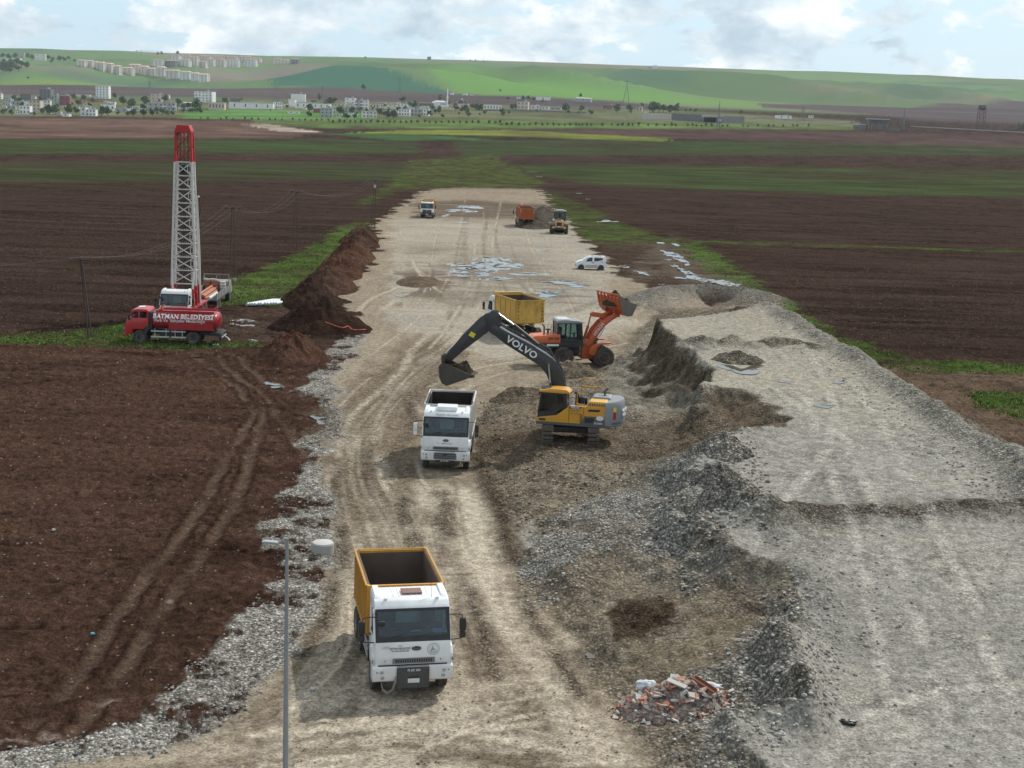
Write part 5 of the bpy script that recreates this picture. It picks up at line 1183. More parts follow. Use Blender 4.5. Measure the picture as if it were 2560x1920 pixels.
def loader_cab(P, x0, x1, z0, z1, hw, roofm):
    c = MB()
    c.prism([(x0, z0), (x0, z0+.55), (x1+.05, z0+.45), (x1+.12, z0)], -hw, hw, .04)
    for s in (-1, 1):
        for (a, b_) in ((x0+.0, x0+.02), (x0+.95, x0+.98), (x1+.02, x1-.12)):
            c.beam((a, s*(hw-.05), z0+.4), (b_, s*(hw-.05), z1), .10)
    for z in (z1-.05,): c.b2(x0, x1-.1, -hw, hw, z-.06, z)
    c.build('cab_frame', LBK, P)
    MB().prism([(x0-.05, z1), (x0, z1+.14), (x0+.5, z1+.20), (x1-.3, z1+.12), (x1+.10, z1+.0), (x1+.08, z1-.05), (x0-.05, z1-.05)], -hw-.06, hw+.06, .05).build('cab_roof', roofm, P, smooth=40)
    def pn(pts):
        V = [Vector(p) for p in pts]; nn = (V[1]-V[0]).cross(V[2]-V[0]).normalized()*.006; q = len(V)
        MB().add([tuple(p-nn) for p in V]+[tuple(p+nn) for p in V], [tuple(range(q))[::-1], tuple(range(q, 2*q))]+[(i, (i+1) % q, (i+1) % q+q, i+q) for i in range(q)]).build('cab_window', GLASS, P)
    for s in (-1, 1):
        y = s*(hw-.03); pn([(x0+.06, y, z0+.5), (x0+.9, y, z0+.5), (x0+.92, y, z1-.12), (x0+.06, y, z1-.12)]); pn([(x0+1.03, y, z0+.45), (x1-.02, y, z0+.45), (x1-.15, y, z1-.12), (x0+1.03, y, z1-.12)])
    pn([(x1, -hw+.1, z0+.45), (x1, hw-.1, z0+.45), (x1-.13, hw-.1, z1-.1), (x1-.13, -hw+.1, z1-.1)]); pn([(x0, -hw+.1, z0+.55), (x0, hw-.1, z0+.55), (x0, hw-.1, z1-.1), (x0, -hw+.1, z1-.1)])
    MB().b2(x0+.35, x0+.85, -.25, .25, z0+.5, z0+.7, .04).b2(x0+.28, x0+.45, -.24, .24, z0+.65, z0+1.35, .05).build('operator_seat', SEAT, P)
    MB().tube([(x1-.35, 0, z0+.4), (x1-.5, 0, z0+.85)], .04, 8).lathe([(.2, .84), (.22, .86), (.2, .88)], (x1-.5, 0, z0), 'z', 16).build('steering_wheel', LBK, P)
loader_cab(WL, -2.05, -.15, 1.55, 3.32, .78, ROOFG)
MB().prism([(-2.1, 3.40), (-2.0, 3.56), (-1.2, 3.58), (-.9, 3.46), (-.95, 3.38)], -.72, .72, .05).build('roof_cover', mat('roof_white', (.50, .52, .52), .45, dirt=.25, dirtcol=DUST), WL, smooth=40)
for z in (.55, .85, 1.15): MB().b2(-.65, -.2, -1.08, -.82, z, z+.05).build('step', LBK, WL)
MB().tube([(-.75, -1.02, .5), (-.75, -1.02, 1.55), (-.80, -.86, 2.7)], .018, 6).build('handrail', LBK, WL)
MB().prism([(-.1, .55), (-.1, 1.35), (.25, 1.95), (.62, 1.95), (.8, 1.3), (2.0, 1.0), (2.0, .6)], -.50, .50, .05).tube([(1.48, -.9, .76), (1.48, .9, .76)], .16, 8).build('front_frame', LOR, WL)
for s in (-1, 1):
    ys = s*.98
    MB().prism([(.28, 1.05), (.42, 1.45), (.75, 1.72), (1.30, 1.86), (2.0, 1.90), (1.95, 1.83), (1.2, 1.74), (.95, 1.55), (.78, 1.0), (.60, .92)], ys-.28, ys+.28, .02).build('fender', LOR, WL, smooth=30)
    ya = s*.55
    A = side_arm([(.0, 1.75), (.38, 1.95), (.75, 2.75), (1.25, 3.35), (1.85, 3.80), (2.35, 4.02), (2.52, 3.92), (2.50, 3.72), (2.2, 3.55), (1.6, 3.05), (1.15, 2.45), (.75, 1.70), (.35, 1.45)], ya-.06, ya+.06, 'lift_arm', LOR, WL)
    c_ = MB().tube([(.62, s*.72, 1.45), (1.05, s*.72, 2.15)], .085, 10).build('lift_cylinder', LBK, WL, smooth=40); MB().tube([(1.05, s*.72, 2.15), (1.55, s*.72, 3.0)], .05, 10).build('piston_rod', CHROME, c_, smooth=40)
ax = Vector((1.62-.85, 0, 3.42-2.35)).normalized()
text('HITACHI', 'arm_lettering', .30, WTEXT, WL, (1.13, -.616, 2.82), ax, (-ax.z, 0, ax.x), .004, bold=.004, sx=.95)
MB().beam((1.5, -.52, 3.35), (1.5, .52, 3.35), .2).build('cross_tube', LOR, WL)
side_arm([(.55, 3.95), (.75, 4.05), (1.45, 3.95), (1.9, 3.7), (1.75, 3.5), (1.2, 3.65), (.6, 3.72)], -.14, .14, 'bell_crank', LOR, WL)
MB().tube([(.15, 0, 1.95), (.45, 0, 3.0)], .1, 10).tube([(.45, 0, 3.0), (.62, 0, 3.85)], .055, 10).build('tilt_cylinder', LOR, WL, smooth=40)
side_arm([(1.5, 3.95), (2.1, 4.15), (2.15, 4.0), (1.6, 3.78)], -.08, .08, 'bucket_link', LOR, WL)
# bucket, curled back and turned a little with the front frame
BKT = empty('bucket', (2.35, 0, 3.75)); BKT.parent = WL; BKT.rotation_euler = (0, 0, R_(20))
bp_ = [(-.55, 1.52), (-.42, .98), (-.28, .60), (0.0, .30), (.35, .12), (.70, .14), (1.15, .98)]       # back, floor, lip
vs = []; fs = []; bw = 1.42
for i, (x, z) in enumerate(bp_):
    j0 = max(i-1, 0); j1 = min(i+1, len(bp_)-1); tx_, tz_ = bp_[j1][0]-bp_[j0][0], bp_[j1][1]-bp_[j0][1]; l_ = math.hypot(tx_, tz_); nx_, nz_ = -tz_/l_*.05, tx_/l_*.05
    for y in (-bw, bw): vs += [(x, y, z), (x+nx_, y, z+nz_)]
for i in range(len(bp_)-1):
    a = i*4; q = a+4; fs += [(a, a+2, q+2, q), (a+1, q+1, q+3, a+3), (a, q, q+1, a+1), (a+2, a+3, q+3, q+2)]
e_ = (len(bp_)-1)*4; fs += [(0, 1, 3, 2), (e_, e_+2, e_+3, e_+1)]
MB().add(vs, fs).build('bucket_shell', LOR, BKT)
for s in (-1, 1): MB().prism(bp_, s*bw-.025, s*bw+.025, .006).build('bucket_side', mat('bare_bucket_steel', (.16, .15, .14), .4, .6, dirt=.4, dirtcol=(.13, .10, .07)), BKT)
for q in range(7): 
    y = -1.28+q*.427
    MB().prism([(-.62, 1.52), (-.66, 1.78), (-.58, 1.80), (-.50, 1.52)], y-.05, y+.05).prism([(-.46, .98), (-.60, 1.5), (-.53, 1.52), (-.38, .95)], y-.04, y+.04).build('bucket_rib', LOR, BKT)
MB().b2(-.66, -.60, -1.40, 1.40, 1.70, 1.80).build('spill_guard', LOR, BKT)
for s in (-1, 1): MB().prism([(-.3, .7), (-.42, .45), (-.1, -.02), (.25, .0), (.15, .2)], s*.55-.04, s*.55+.04, .01).build('bucket_bracket', LOR, BKT)
L2 = lump('bucket_load', (0, 0, 0), .92, 1.34, .85, 5, SOILD, BKT, .25); L2.location = (.18, 0, .98); L2.rotation_euler = (0, -.12, 0)
# loader with its back to us
cy_ = mat('loader_tan_yellow', (.50, .27, .09), .5, dirt=.3, dirtcol=DUST)
x, y = G(1207, 506)
CL = empty('wheel_loader', (x, y, zg(x, y)), (.06, 1)); tag(CL, 'tan and black wheel loader seen from behind at the right edge of the road', 'wheel loader')
kk = 1.12
for s in (-1, 1):
    wheel(CL, .8, s*1.08*kk, .80, .60, cy_, s, rimr=.5, lug=22); wheel(CL, 3.9, s*1.05*kk+.15, .80, .60, cy_, s, rimr=.5, lug=22)
    MB().prism([(.0, 1.5), (.1, 1.78), (.8, 1.9), (1.5, 1.78), (1.6, 1.5), (1.5, 1.5), (.8, 1.75), (.1, 1.5)], s*1.08*kk-.34, s*1.08*kk+.34).build('fender', mat('fender_grey', (.12, .125, .13), .6, dirt=.3), CL)
    MB().box((-.02, s*.92, 1.12), (.3, .55, .42), .14).build('rear_weight', cy_, CL, smooth=40)
MB().b2(-.1, 2.4, -.75, .75, .72, 1.5, .08).build('rear_frame', LBK, CL)
MB().prism([(-.15, 1.1), (-.18, 2.0), (0, 2.3), (1.9, 2.45), (1.9, 1.2)], -.68, .68, .08).build('engine_hood', cy_, CL, smooth=40)
MB().b2(-.215, -.15, -.42, .42, 1.25, 2.0, .03).build('radiator_grille', BLACK, CL); MB().b2(-.23, -.20, -.3, .3, 1.22, 1.34).build('number_plate', PLATEW, CL)
MB().b2(.1, .9, -.4, .4, 2.42, 2.55, .06).build('air_cleaner', mat('hood_grey', (.2, .21, .22), .5), CL)
loader_cab(CL, 1.3, 3.1, 2.1, 3.75, .98, ROOFG)
MB().b2(1.5, 2.4, -.6, .6, 3.9, 4.02, .04).build('roof_box', mat('roof_white', (.50, .52, .52), .45, dirt=.25, dirtcol=DUST), CL)
MB().lathe([(.22, 0), (.22, .03), (0, .04)], (1.22, .98, 2.32), 'x', 18).build('round_sign', WTEXT, CL)
MB().prism([(2.5, .6), (2.5, 2.0), (4.6, 1.5), (5.2, .7), (4.6, .55)], -.5, .7, .05).build('front_frame', LBK, CL)
MB().prism([(4.9, .1), (4.7, .9), (5.1, 1.5), (5.2, 1.45), (5.0, .85), (5.15, .2), (6.2, .12), (6.2, .06)], -1.2, 1.75, .02).build('bucket', BUCK, CL)
# ------------------------------------------------------------------ tanker, drilling rig and flatbed
TRED = mat('tanker_red', (.33, .012, .018), .35, dirt=.12, dirtcol=(.2, .13, .1), scale=1.2, coat=.3); CRED = mat('cab_red', (.42, .022, .026), .35, dirt=.12, dirtcol=(.22, .14, .11), coat=.3)
RAILG = mat('pale_rail', (.50, .51, .52), .5, .2, dirt=.3)
tf = (-1, -.03)
TK = empty('water_tanker', (-27, 106, zg(-27, 106)), tf); tag(TK, 'red water tanker truck with white lettering parked on the grass strip', 'tanker truck')
yl = 1.2
b = MB().prism([(2.92, .72), (2.95, 1.15), (2.80, 1.80), (2.72, 1.92), (2.40, 2.0), (1.12, 2.0), (1.12, 1.12), (1.28, 1.10), (2.30, 1.10), (2.36, .72)], -1.12, 1.14, .05)
for s in (-1, 1):
    for (a, q) in (((2.62, 1.95), (2.36, 2.52)), ((1.82, 1.95), (1.82, 2.52)), ((1.2, 1.95), (1.16, 2.52))): b.beam((a[0], s*1.08, a[1]), (q[0], s*1.04, q[1]), .11)
b.b2(1.12, 1.18, -1.05, 1.05, 1.95, 2.5)
CB = b.build('cab', CRED, TK, smooth=35)
MB().prism([(2.44, 2.48), (2.32, 2.62), (1.95, 2.70), (1.2, 2.66), (1.08, 2.46)], -1.1, 1.1, .06).build('roof', CRED, TK, smooth=40)
MB().box((1.85, 0, 2.72), (.45, .6, .06), .02).build('roof_hatch', WHITE, TK)
for s in (-1, 1):
    MB().prism([(2.52, 2.02), (1.88, 2.02), (1.88, 2.46), (2.34, 2.46)], s*1.05-.006, s*1.05+.006).build('side_window', GLASS, TK); MB().prism([(1.76, 2.02), (1.28, 2.02), (1.26, 2.46), (1.76, 2.46)], s*1.05-.006, s*1.05+.006).build('side_window', GLASS, TK)
    MB().box((2.55, s*1.3, 2.05), (.12, .14, .42), .03).build('mirror', BLACK, TK)
    MB().prism([(1.32, .6), (1.18, .95), (.95, 1.25), (1.15, 1.42), (1.45, 1.3), (1.40, 1.1), (1.5, .7)], s*1.05-.12, s*1.05+.12, .01).build('mudguard', LBK, TK)
MB().add([(2.64, -1.0, 2.0), (2.64, 1.0, 2.0), (2.40, 1.0, 2.48), (2.40, -1.0, 2.48)], [(0, 1, 2, 3)]).build('windscreen', GLASS, TK)
MB().b2(1.4, 2.4, -.9, .9, 1.9, 2.02).b2(1.35, 1.6, -.8, .8, 2.0, 2.4, .05).build('seat', SEAT, TK)
MB().b2(2.90, 2.965, -.7, .7, 1.0, 1.5, .02).build('grille', BLACK, TK); MB().b2(2.75, 3.02, -1.15, 1.15, .62, .85, .05).build('bumper', CRED, TK)
for s in (-1, 1): MB().lathe([(.1, 0), (.1, .05), (0, .06)], (2.95, s*.9, 1.08), 'x', 14).build('headlight', LAMPG, TK)
c = MB()
for s in (-1, 1): c.b2(-4.2, 2.6, s*.45-.06, s*.45+.06, .72, 1.0)
c.tube([(1.78, -.9, .5), (1.78, .9, .5)], .09, 8).tube([(-2.3, -.9, .5), (-2.3, .9, .5)], .1, 8).b2(.85, 1.1, -1.0, 1.0, 1.0, 2.45, .03).b2(-4.3, -3.6, -1.1, 1.1, .78, 1.02, .02).b2(.3, -1.6, -.9, .9, .6, .95, .03)
c.b2(-4.45, -4.25, -1.15, 1.15, .42, .95, .03)
c.build('chassis', LBK, TK)
for s in (-1, 1): wheel(TK, 1.78, s*1.02, .52, .3, RIMGREY, s, rimr=.52); wheel(TK, -2.3, s*.92, .52, .56, RIMGREY, s, rimr=.52)
# the tank: a long barrel of flattened section
prof = []
for k in range(40):
    a = 2*math.pi*k/40; ca, sa = math.cos(a), math.sin(a)
    prof.append((1.18*math.copysign(abs(ca)**.75, ca), 1.83+.68*math.copysign(abs(sa)**.75, sa)))
t = MB(); vs = []; fs = []; secs = [(.82, .86), (.78, .96), (.70, 1.0), (-3.78, 1.0), (-3.95, .97), (-4.10, .86), (-4.2, .6), (-4.24, .3)]
for x, s_ in secs:
    for y, z in prof: vs.append((x, y*s_, 1.83+(z-1.83)*s_))
for i in range(len(secs)-1):
    for j in range(40): fs.append((i*40+j, i*40+(j+1) % 40, (i+1)*40+(j+1) % 40, (i+1)*40+j))
fs += [tuple(range(40)), tuple((len(secs)-1)*40+j for j in range(40))[::-1]]
t.add(vs, fs); TA = t.build('tank', TRED, TK, smooth=40)
MB().prism([(.6, 2.44), (.6, 2.60), (-3.85, 2.60), (-3.85, 2.40)], .78, .84).prism([(.6, 2.44), (.6, 2.60), (-3.85, 2.60), (-3.85, 2.40)], -.84, -.78).build('coaming', TRED, TK)
MB().b2(-3.85, -.45, .9, 1.21, 1.16, 1.66, .02).b2(-3.85, -.45, -1.21, -.9, 1.16, 1.66, .02).build('side_locker', TRED, TK)
rl = MB()
for s in (-1, 1):
    for z in (2.72, 2.86): rl.tube([(-.2, s*.8, z), (-3.9, s*.8, z)], .015, 5)
    for q in range(7): rl.tube([(-.2-q*.61, s*.8, 2.58), (-.2-q*.61, s*.8, 2.86)], .015, 5)
rl.tube([(-3.9, -.8, 2.86), (-3.9, .8, 2.86)], .015, 5); rl.build('top_rail', TRED, TK)
ld_ = MB()
for y in (-.2, .2): ld_.tube([(-4.34, y+.7, .7), (-4.30, y+.7, 2.6), (-4.0, y+.7, 2.75)], .018, 6)
for q in range(7): ld_.tube([(-4.33, .5, .8+q*.28), (-4.33, .9, .8+q*.28)], .014, 5)
ld_.build('ladder', TRED, TK)
g_ = MB()
for s in (-1, 1):
    for (x0, x1) in ((.92, -.48), (-.62, -1.72)):
        for z in (.58, 1.02): g_.b2(x0, x1, s*1.12-.015, s*1.12+.015, z-.05, z+.05)
        for x in (x0-.3, x1+.25): g_.b2(x-.02, x+.02, s*1.10-.015, s*1.10+.015, .55, 1.25)
g_.build('side_guard', RAILG, TK)
MB().lathe([(.06, 0), (.14, .02), (.20, .12), (.2, .16), (0, .17)], (.35, .2, 2.5), 'z', 14).tube([(.3, .2, 2.6), (.2, .5, 2.9), (-.05, .7, 3.0)], .06, 8).build('water_cannon', mat('cannon_orange', (.5, .09, .03), .5), TK)
MB().b2(-4.5, -4.3, -.9, .9, .62, .68).tube([(-4.4, .2, .75), (-4.8, .35, .55), (-5.0, .5, .35)], .05, 6).build('rear_pipe', RAILG, TK)
def wrap(o):   # press lettering on the barrel
    for v in o.data.vertices:
        z = v.co.z; q = max(0, 1-min(1, abs((z-1.83)/.68))**(1/.375))
        v.co.y = 1.18*q**.375+.045+(v.co.y-yl)*.5
for (s_, sz, x, z, bo, sx) in (('BATMAN BELEDİYESİ', .46, -1.55, 2.17, .012, 1.05), ('Park Ve  Bahçeler Müdürlüğü', .32, -1.30, 1.86, .004, 1.0)):
    o = text(s_, 'tank_lettering', sz, WTEXT, TA, (x, yl, z), (-1, 0, 0), (0, 0, 1), .003, sx=sx, bold=bo); wrap(o)
# ---- drilling rig
RG = empty('drilling_rig', (-28.5, 114.4, zg(-28.5, 114.4)), (.02, -1)); tag(RG, 'truck mounted drilling rig with tall red and white lattice mast behind the red tanker', 'drilling rig')
st_ = dict(kind='b', plate='', mirror={})
cab(RG, mat('rig_cab_white', (.66, .67, .66), .45, dirt=.3, dirtcol=DUST, low=.2), st_); front_low(RG, WHITE, st_)
for o in list(children(RG)):
    pass
c = MB()
for s in (-1, 1): c.b2(-8.6, -.6, s*.45-.07, s*.45+.07, .72, 1.05)
c.b2(-8.6, -1.8, -1.15, 1.15, 1.05, 1.2, .02).b2(-3.4, -1.9, -1.05, 1.05, 1.2, 1.75, .05)
c.build('chassis', mat('rig_red', (.34, .02, .02), .5, dirt=.4, dirtcol=(.17, .1, .08)), RG)
RRED = MATS['rig_red']
for s in (-1, 1):
    for x in (-1.0, -2.6, -6.4, -7.7): wheel(RG, x, s*.98, .52, .4, RIMGREY, s)
MB().b2(-4.6, -3.5, -.9, -.1, 1.2, 2.1, .06).build('engine', mat('engine_grey', (.12, .12, .12), .6, dirt=.5), RG)
MB().lathe([(.45, -.5), (.45, -.42), (.25, -.42), (.25, .42), (.45, .42), (.45, .5)], (-3.0, .2, 2.15), 'y', 20).build('winch_drum', RRED, RG, smooth=40)
MB().tube([(-2.3, -.9, 1.75), (-2.3, -.9, 2.4), (-4.5, -.9, 2.4), (-4.5, -.9, 1.2)], .03, 6).build('deck_rail', RRED, RG)
MB().tube([(-1.75, -.4, 2.75), (-2.2, -.4, 2.9), (-4.2, -.5, 2.1)], .06, 8).build('mast_rest', RRED, RG)
mx = -5.6; MZ0, MZR, MZ1 = 2.25, 13.45, 15.95
MWH = mat('mast_white', (.60, .60, .57), .5, dirt=.3, dirtcol=(.33, .26, .2), scale=1.0); MRD = mat('mast_red', (.40, .018, .018), .45, dirt=.15, dirtcol=(.2, .1, .08))
MA = empty('mast', (mx, -.24, 0)); MA.parent = RG
def hw(z): return 1.07+(.63-1.07)*(z-MZ0)/(16.3-MZ0)
def dp(z): return .6+(.45-.6)*(z-MZ0)/(16.3-MZ0)
def leg(sx, sy, z0, z1, r): return ((sx*dp(z0), sy*hw(z0), z0), (sx*dp(z1), sy*hw(z1), z1))
for sx in (-1, 1):
    for sy in (-1, 1):
        a, q = leg(sx, sy, MZ0+.6, MZR, .1); MB().beam(a, q, .17).build('mast_leg', MWH, MA)
        a, q = leg(sx, sy, MZR, MZ1, .1); MB().beam(a, q, .16).build('mast_leg', MRD, MA)
        a, q = leg(sx, sy, 1.2, MZ0+.6, .1); MB().beam(a, q, .24).build('mast_foot', MRD, MA)
nb = 9; zs = np.linspace(MZ0+.75, MZR, nb+1)
for sx in (1, -1):
    for i in range(nb):
        z0, z1 = zs[i], zs[i+1]; x0, x1 = sx*dp(z0), sx*dp(z1); br = MB()
        if sx == 1: br.beam((x0, -hw(z0), z0), (x1, hw(z1), z1), .075).beam((x0, hw(z0), z0), (x1, -hw(z1), z1), .075)
        br.beam((x1, -hw(z1), z1), (x1, hw(z1), z1), .09)
        for s in (-1, 1):
            zm_ = (z0+z1)/2; br.beam((sx*dp(zm_), s*hw(zm_), zm_-.25), (sx*dp(zm_), s*(hw(zm_)-.38), zm_-.25), .05)
            zq = zm_+.25; br.beam((sx*dp(zq), s*hw(zq), zq), (sx*dp(zq), s*(hw(zq)-.38), zq), .05)
            br.beam((sx*dp(zm_), s*(hw(zm_)-.38), zm_-.3), (sx*dp(zm_), s*(hw(zm_)-.38), zm_+.3), .045)
        if sx == 1 and i == 0: br.beam((x0, -hw(z0), z0), (x0, hw(z0), z0), .09)
        br.build('cross_brace', MWH, MA)
for sy in (-1, 1):
    for i in range(nb):
        z0, z1 = zs[i], zs[i+1]; MB().beam((-dp(z0), sy*hw(z0), z0), (dp(z1), sy*hw(z1), z1), .06).beam((-dp(z1), sy*hw(z1), z1), (dp(z1), sy*hw(z1), z1), .06).build('side_brace', MWH, MA)
zs2 = np.linspace(MZR, MZ1, 3)
for i in range(2):
    z0, z1 = zs2[i], zs2[i+1]
    for sx in (1, -1):
        MB().beam((sx*dp(z0), -hw(z0), z0), (sx*dp(z1), hw(z1), z1), .06).beam((sx*dp(z0), hw(z0), z0), (sx*dp(z1), -hw(z1), z1), .06).beam((sx*dp(z1), -hw(z1), z1), (sx*dp(z1), hw(z1), z1), .07).build('cross_brace', MRD, MA)
    for s in (-1, 1): MB().prism([(-.4, z0+.05), (.4, z0+.05), (.38, z1-.05), (-.38, z1-.05)], s*(hw(z0)-.03)-.012, s*(hw(z0)-.03)+.012).build('side_plate', MRD, MA)
MB().prism([(-hw(MZ1)-.06, MZ1-.05), (hw(MZ1)+.06, MZ1-.05), (hw(MZ1)+.06, MZ1+.14), (.50, MZ1+.62), (-.50, MZ1+.62), (-hw(MZ1)-.06, MZ1+.14)], -.62, .62, .03, axis='x').build('crown', MRD, MA)
CAB_ = mat('drill_cable', (.03, .028, .026), .6); DR = mat('drill_pipe', (.095, .068, .05), .6, .3, dirt=.4)
for y in (-.5, -.4, .42, .52, -.06, .06): MB().tube([(0.1, y, 2.0), (.05, y*.7, MZ1)], .022, 5).build('cable', CAB_, MA)
for y in (-.34, -.18, .02, .2, .36): MB().tube([(-.1, y, 1.3), (-.1, y*.9, 12.6)], .06, 8).build('drill_pipe', DR, MA)
MB().b2(-.3, .3, -.45, .45, 12.6, 13.2, .05).build('travelling_block', LBK, MA)
MB().tube([(.9, 1.5, 1.2), (.75, 1.4, 6.0), (.6, 1.2, 10.2), (.55, 1.18, 10.45), (.55, 1.28, 10.6), (.55, 1.38, 10.5)], .07, 8).build('standpipe', MWH, MA, smooth=40)
MB().tube([(.55, 1.38, 10.5), (.6, 1.46, 9.5), (.6, 1.34, 8.8)], .045, 6).build('mud_hose', HOSE, MA, smooth=40)
for s in (-1, 1):
    c_ = MB().tube([(1.3, s*.80, 1.0), (1.05, s*.86, 2.6)], .16, 10).build('lifting_cylinder', MRD, MA, smooth=40); MB().tube([(1.05, s*.86, 2.6), (.8, s*.92, 4.1)], .10, 10).build('piston_rod', MWH, c_, smooth=40)
    MB().tube([(1.6, s*1.1, .05), (1.6, s*1.1, 1.4)], .1, 8).box((1.6, s*1.1, .06), (.5, .5, .1)).build('outrigger', RRED, RG)
MB().beam((.9, -1.2, 2.35), (.9, 1.2, 2.35), .22).build('base_beam', MRD, MA)
# ---- flatbed
WOODP = mat('casing_pipe_orange', (.36, .13, .06), .6, dirt=.4, dirtcol=(.2, .12, .08)); PLANK = mat('weathered_side', (.24, .235, .225), .7, dirt=.6, dirtcol=(.12, .10, .085), scale=2.5, var=.2)
ff = (-.05, 1); FX, FY = -28.15, 123.6
FB = empty('flatbed_truck', (FX, FY, zg(FX, FY)), ff); tag(FB, 'old grey sided flatbed truck loaded with pipes behind the drilling rig', 'flatbed truck')
c = MB().b2(.1, 9.4, -.5, .5, .6, .95).b2(0, 7.4, -1.2, 1.2, .95, 1.06); c.build('chassis', CHASSIS, FB)
for s in (-1, 1):
    sd = MB().b2(.1, 7.4, s*1.18-.025, s*1.18+.025, 1.06, 1.62)
    for q in range(9): sd.b2(.15+q*.88, .23+q*.88, s*1.21-.03, s*1.21+.03, .98, 1.66)
    sd.build('side_board', PLANK, FB)
    for x in (1.3, 2.5, 8.3): wheel(FB, x, s*.95, .5, .4, RIMGREY, s)
hb = MB().b2(7.4, 7.48, -1.2, 1.2, 1.06, 1.9)
for y in (-1.17, 1.17, 0): hb.b2(7.38, 7.46, y-.04, y+.04, 1.06, 2.65)
hb.b2(7.38, 7.46, -1.2, 1.2, 2.58, 2.66); hb.build('headboard', PLANK, FB)
MB().prism([(7.6, .8), (7.6, 1.95), (7.9, 2.02), (8.9, 2.0), (9.3, 1.4), (9.5, 1.3), (9.5, .7)], -1.15, 1.15, .08).build('cab', PLANK, FB, smooth=40)
for s in (-1, 1): MB().tube([(9.2, s*1.15, 2.0), (9.2, s*1.45, 2.1)], .02, 5).box((9.2, s*1.5, 1.95), (.1, .2, .38), .03).build('mirror', LAMPG, FB)
def on_bed(x, y, z):
    a = math.atan2(ff[1], ff[0]); return (FX+x*math.cos(a)-y*math.sin(a), FY+x*math.sin(a)+y*math.cos(a), zg(FX, FY)+z)
BR = mat('barrel_rust_orange', (.34, .085, .045), .55, dirt=.45, dirtcol=(.2, .11, .08)); BWH = mat('barrel_white', (.55, .53, .48), .6, dirt=.5)
def barrel(loc, m, lab):
    o = MB().lathe([(0, 0), (.29, 0), (.30, .02), (.29, .05), (.29, .30), (.305, .32), (.29, .34), (.29, .60), (.305, .62), (.29, .64), (.29, .9), (.30, .93), (.28, .95), (0, .94)], (0, 0, 0), 'z', 22).build('barrel', m, None, smooth=40)
    o.location = loc; tag(o, lab, 'barrel', 'barrels on the flatbed'); return o
barrel(on_bed(7.0, .78, 1.06), BR, 'orange steel drum nearest the mast, at the front of the flatbed load'); barrel(on_bed(7.0, .16, 1.06), BR, 'orange steel drum in the middle, between another orange drum and the white one'); barrel(on_bed(7.0, -.66, 1.06), BWH, 'dirty white drum at the front of the flatbed load')
o = MB().tube([(0, -.62, 0), (.02, -.1, .05), (0, .2, .01), (.03, .65, .03)], .12, 8).build('rolled_sack', mat('sack_cloth', (.48, .45, .40), .9, dirt=.4), None, smooth=60); o.location = on_bed(7.0, .45, 2.10); o.rotation_euler = (0, 0, math.atan2(ff[1], ff[0])); tag(o, 'pale rolled sack lying on top of the two orange drums', 'sack')
for q, (y, z) in enumerate(((.55, .0), (.32, .0), (.08, .0), (-.16, .0), (.43, .2), (.2, .2), (-.04, .2), (.31, .4))):
    o = MB().lathe([(.10, 0), (.115, 0), (.115, 6.2), (.10, 6.2), (.10, 0)], (0, 0, 0), 'x', 14).build('casing_pipe', WOODP, None, smooth=40)
    o.location = on_bed(.2+.15*(q % 3), y, 1.18+z); o.rotation_euler = (0, 0, math.atan2(ff[1], ff[0])); tag(o, 'rusty orange steel pipe in the bundle on the flatbed truck', 'pipe', 'orange pipes on the flatbed')
o = MB().lathe([(.13, 0), (.15, 0), (.15, 4.2), (.13, 4.2), (.13, 0)], (0, 0, 0), 'x', 16).build('casing_pipe', mat('pvc_grey', (.55, .57, .58), .45, dirt=.3), None, smooth=40); o.location = on_bed(.0, -.55, 1.22); o.rotation_euler = (0, 0, math.atan2(ff[1], ff[0])); tag(o, 'single pale pipe beside the rusty pipes on the flatbed', 'pipe')
# ---- white van
vf = (-1, -.03); vx, vy = G(1276, 582)
VN = empty('van', (vx, vy, zg(vx, vy)), vf); tag(VN, 'small white passenger van parked at the right edge of the gravel road', 'van')
VW = mat('van_white', (.72, .74, .76), .35, dirt=.10, dirtcol=DUST, low=.25, scale=1.5, coat=.3)
def arch(cx, r, n=8): return [(cx+math.cos(a)*r, .30+math.sin(a)*r) for a in np.linspace(math.pi, 0, n)]
pr = [(-1.93, .30)]+[p for p in arch(-1.22, .37)]+[p for p in arch(1.29, .37)]+[(1.93, .28), (2.0, .45), (1.96, .80), (1.80, .98), (1.30, 1.16), (1.02, 1.24), (.30, 1.68), (.05, 1.72), (-.6, 1.76), (-1.65, 1.70), (-1.82, 1.55), (-1.93, 1.05), (-1.97, .6)]
bm_ = MB().prism(pr, -.80, .80, .05); bo = bm_.build('body', VW, VN, smooth=30)
for v in bo.data.vertices:
    if v.co.z > 1.05: v.co.y *= 1-.20*(v.co.z-1.05)/.7
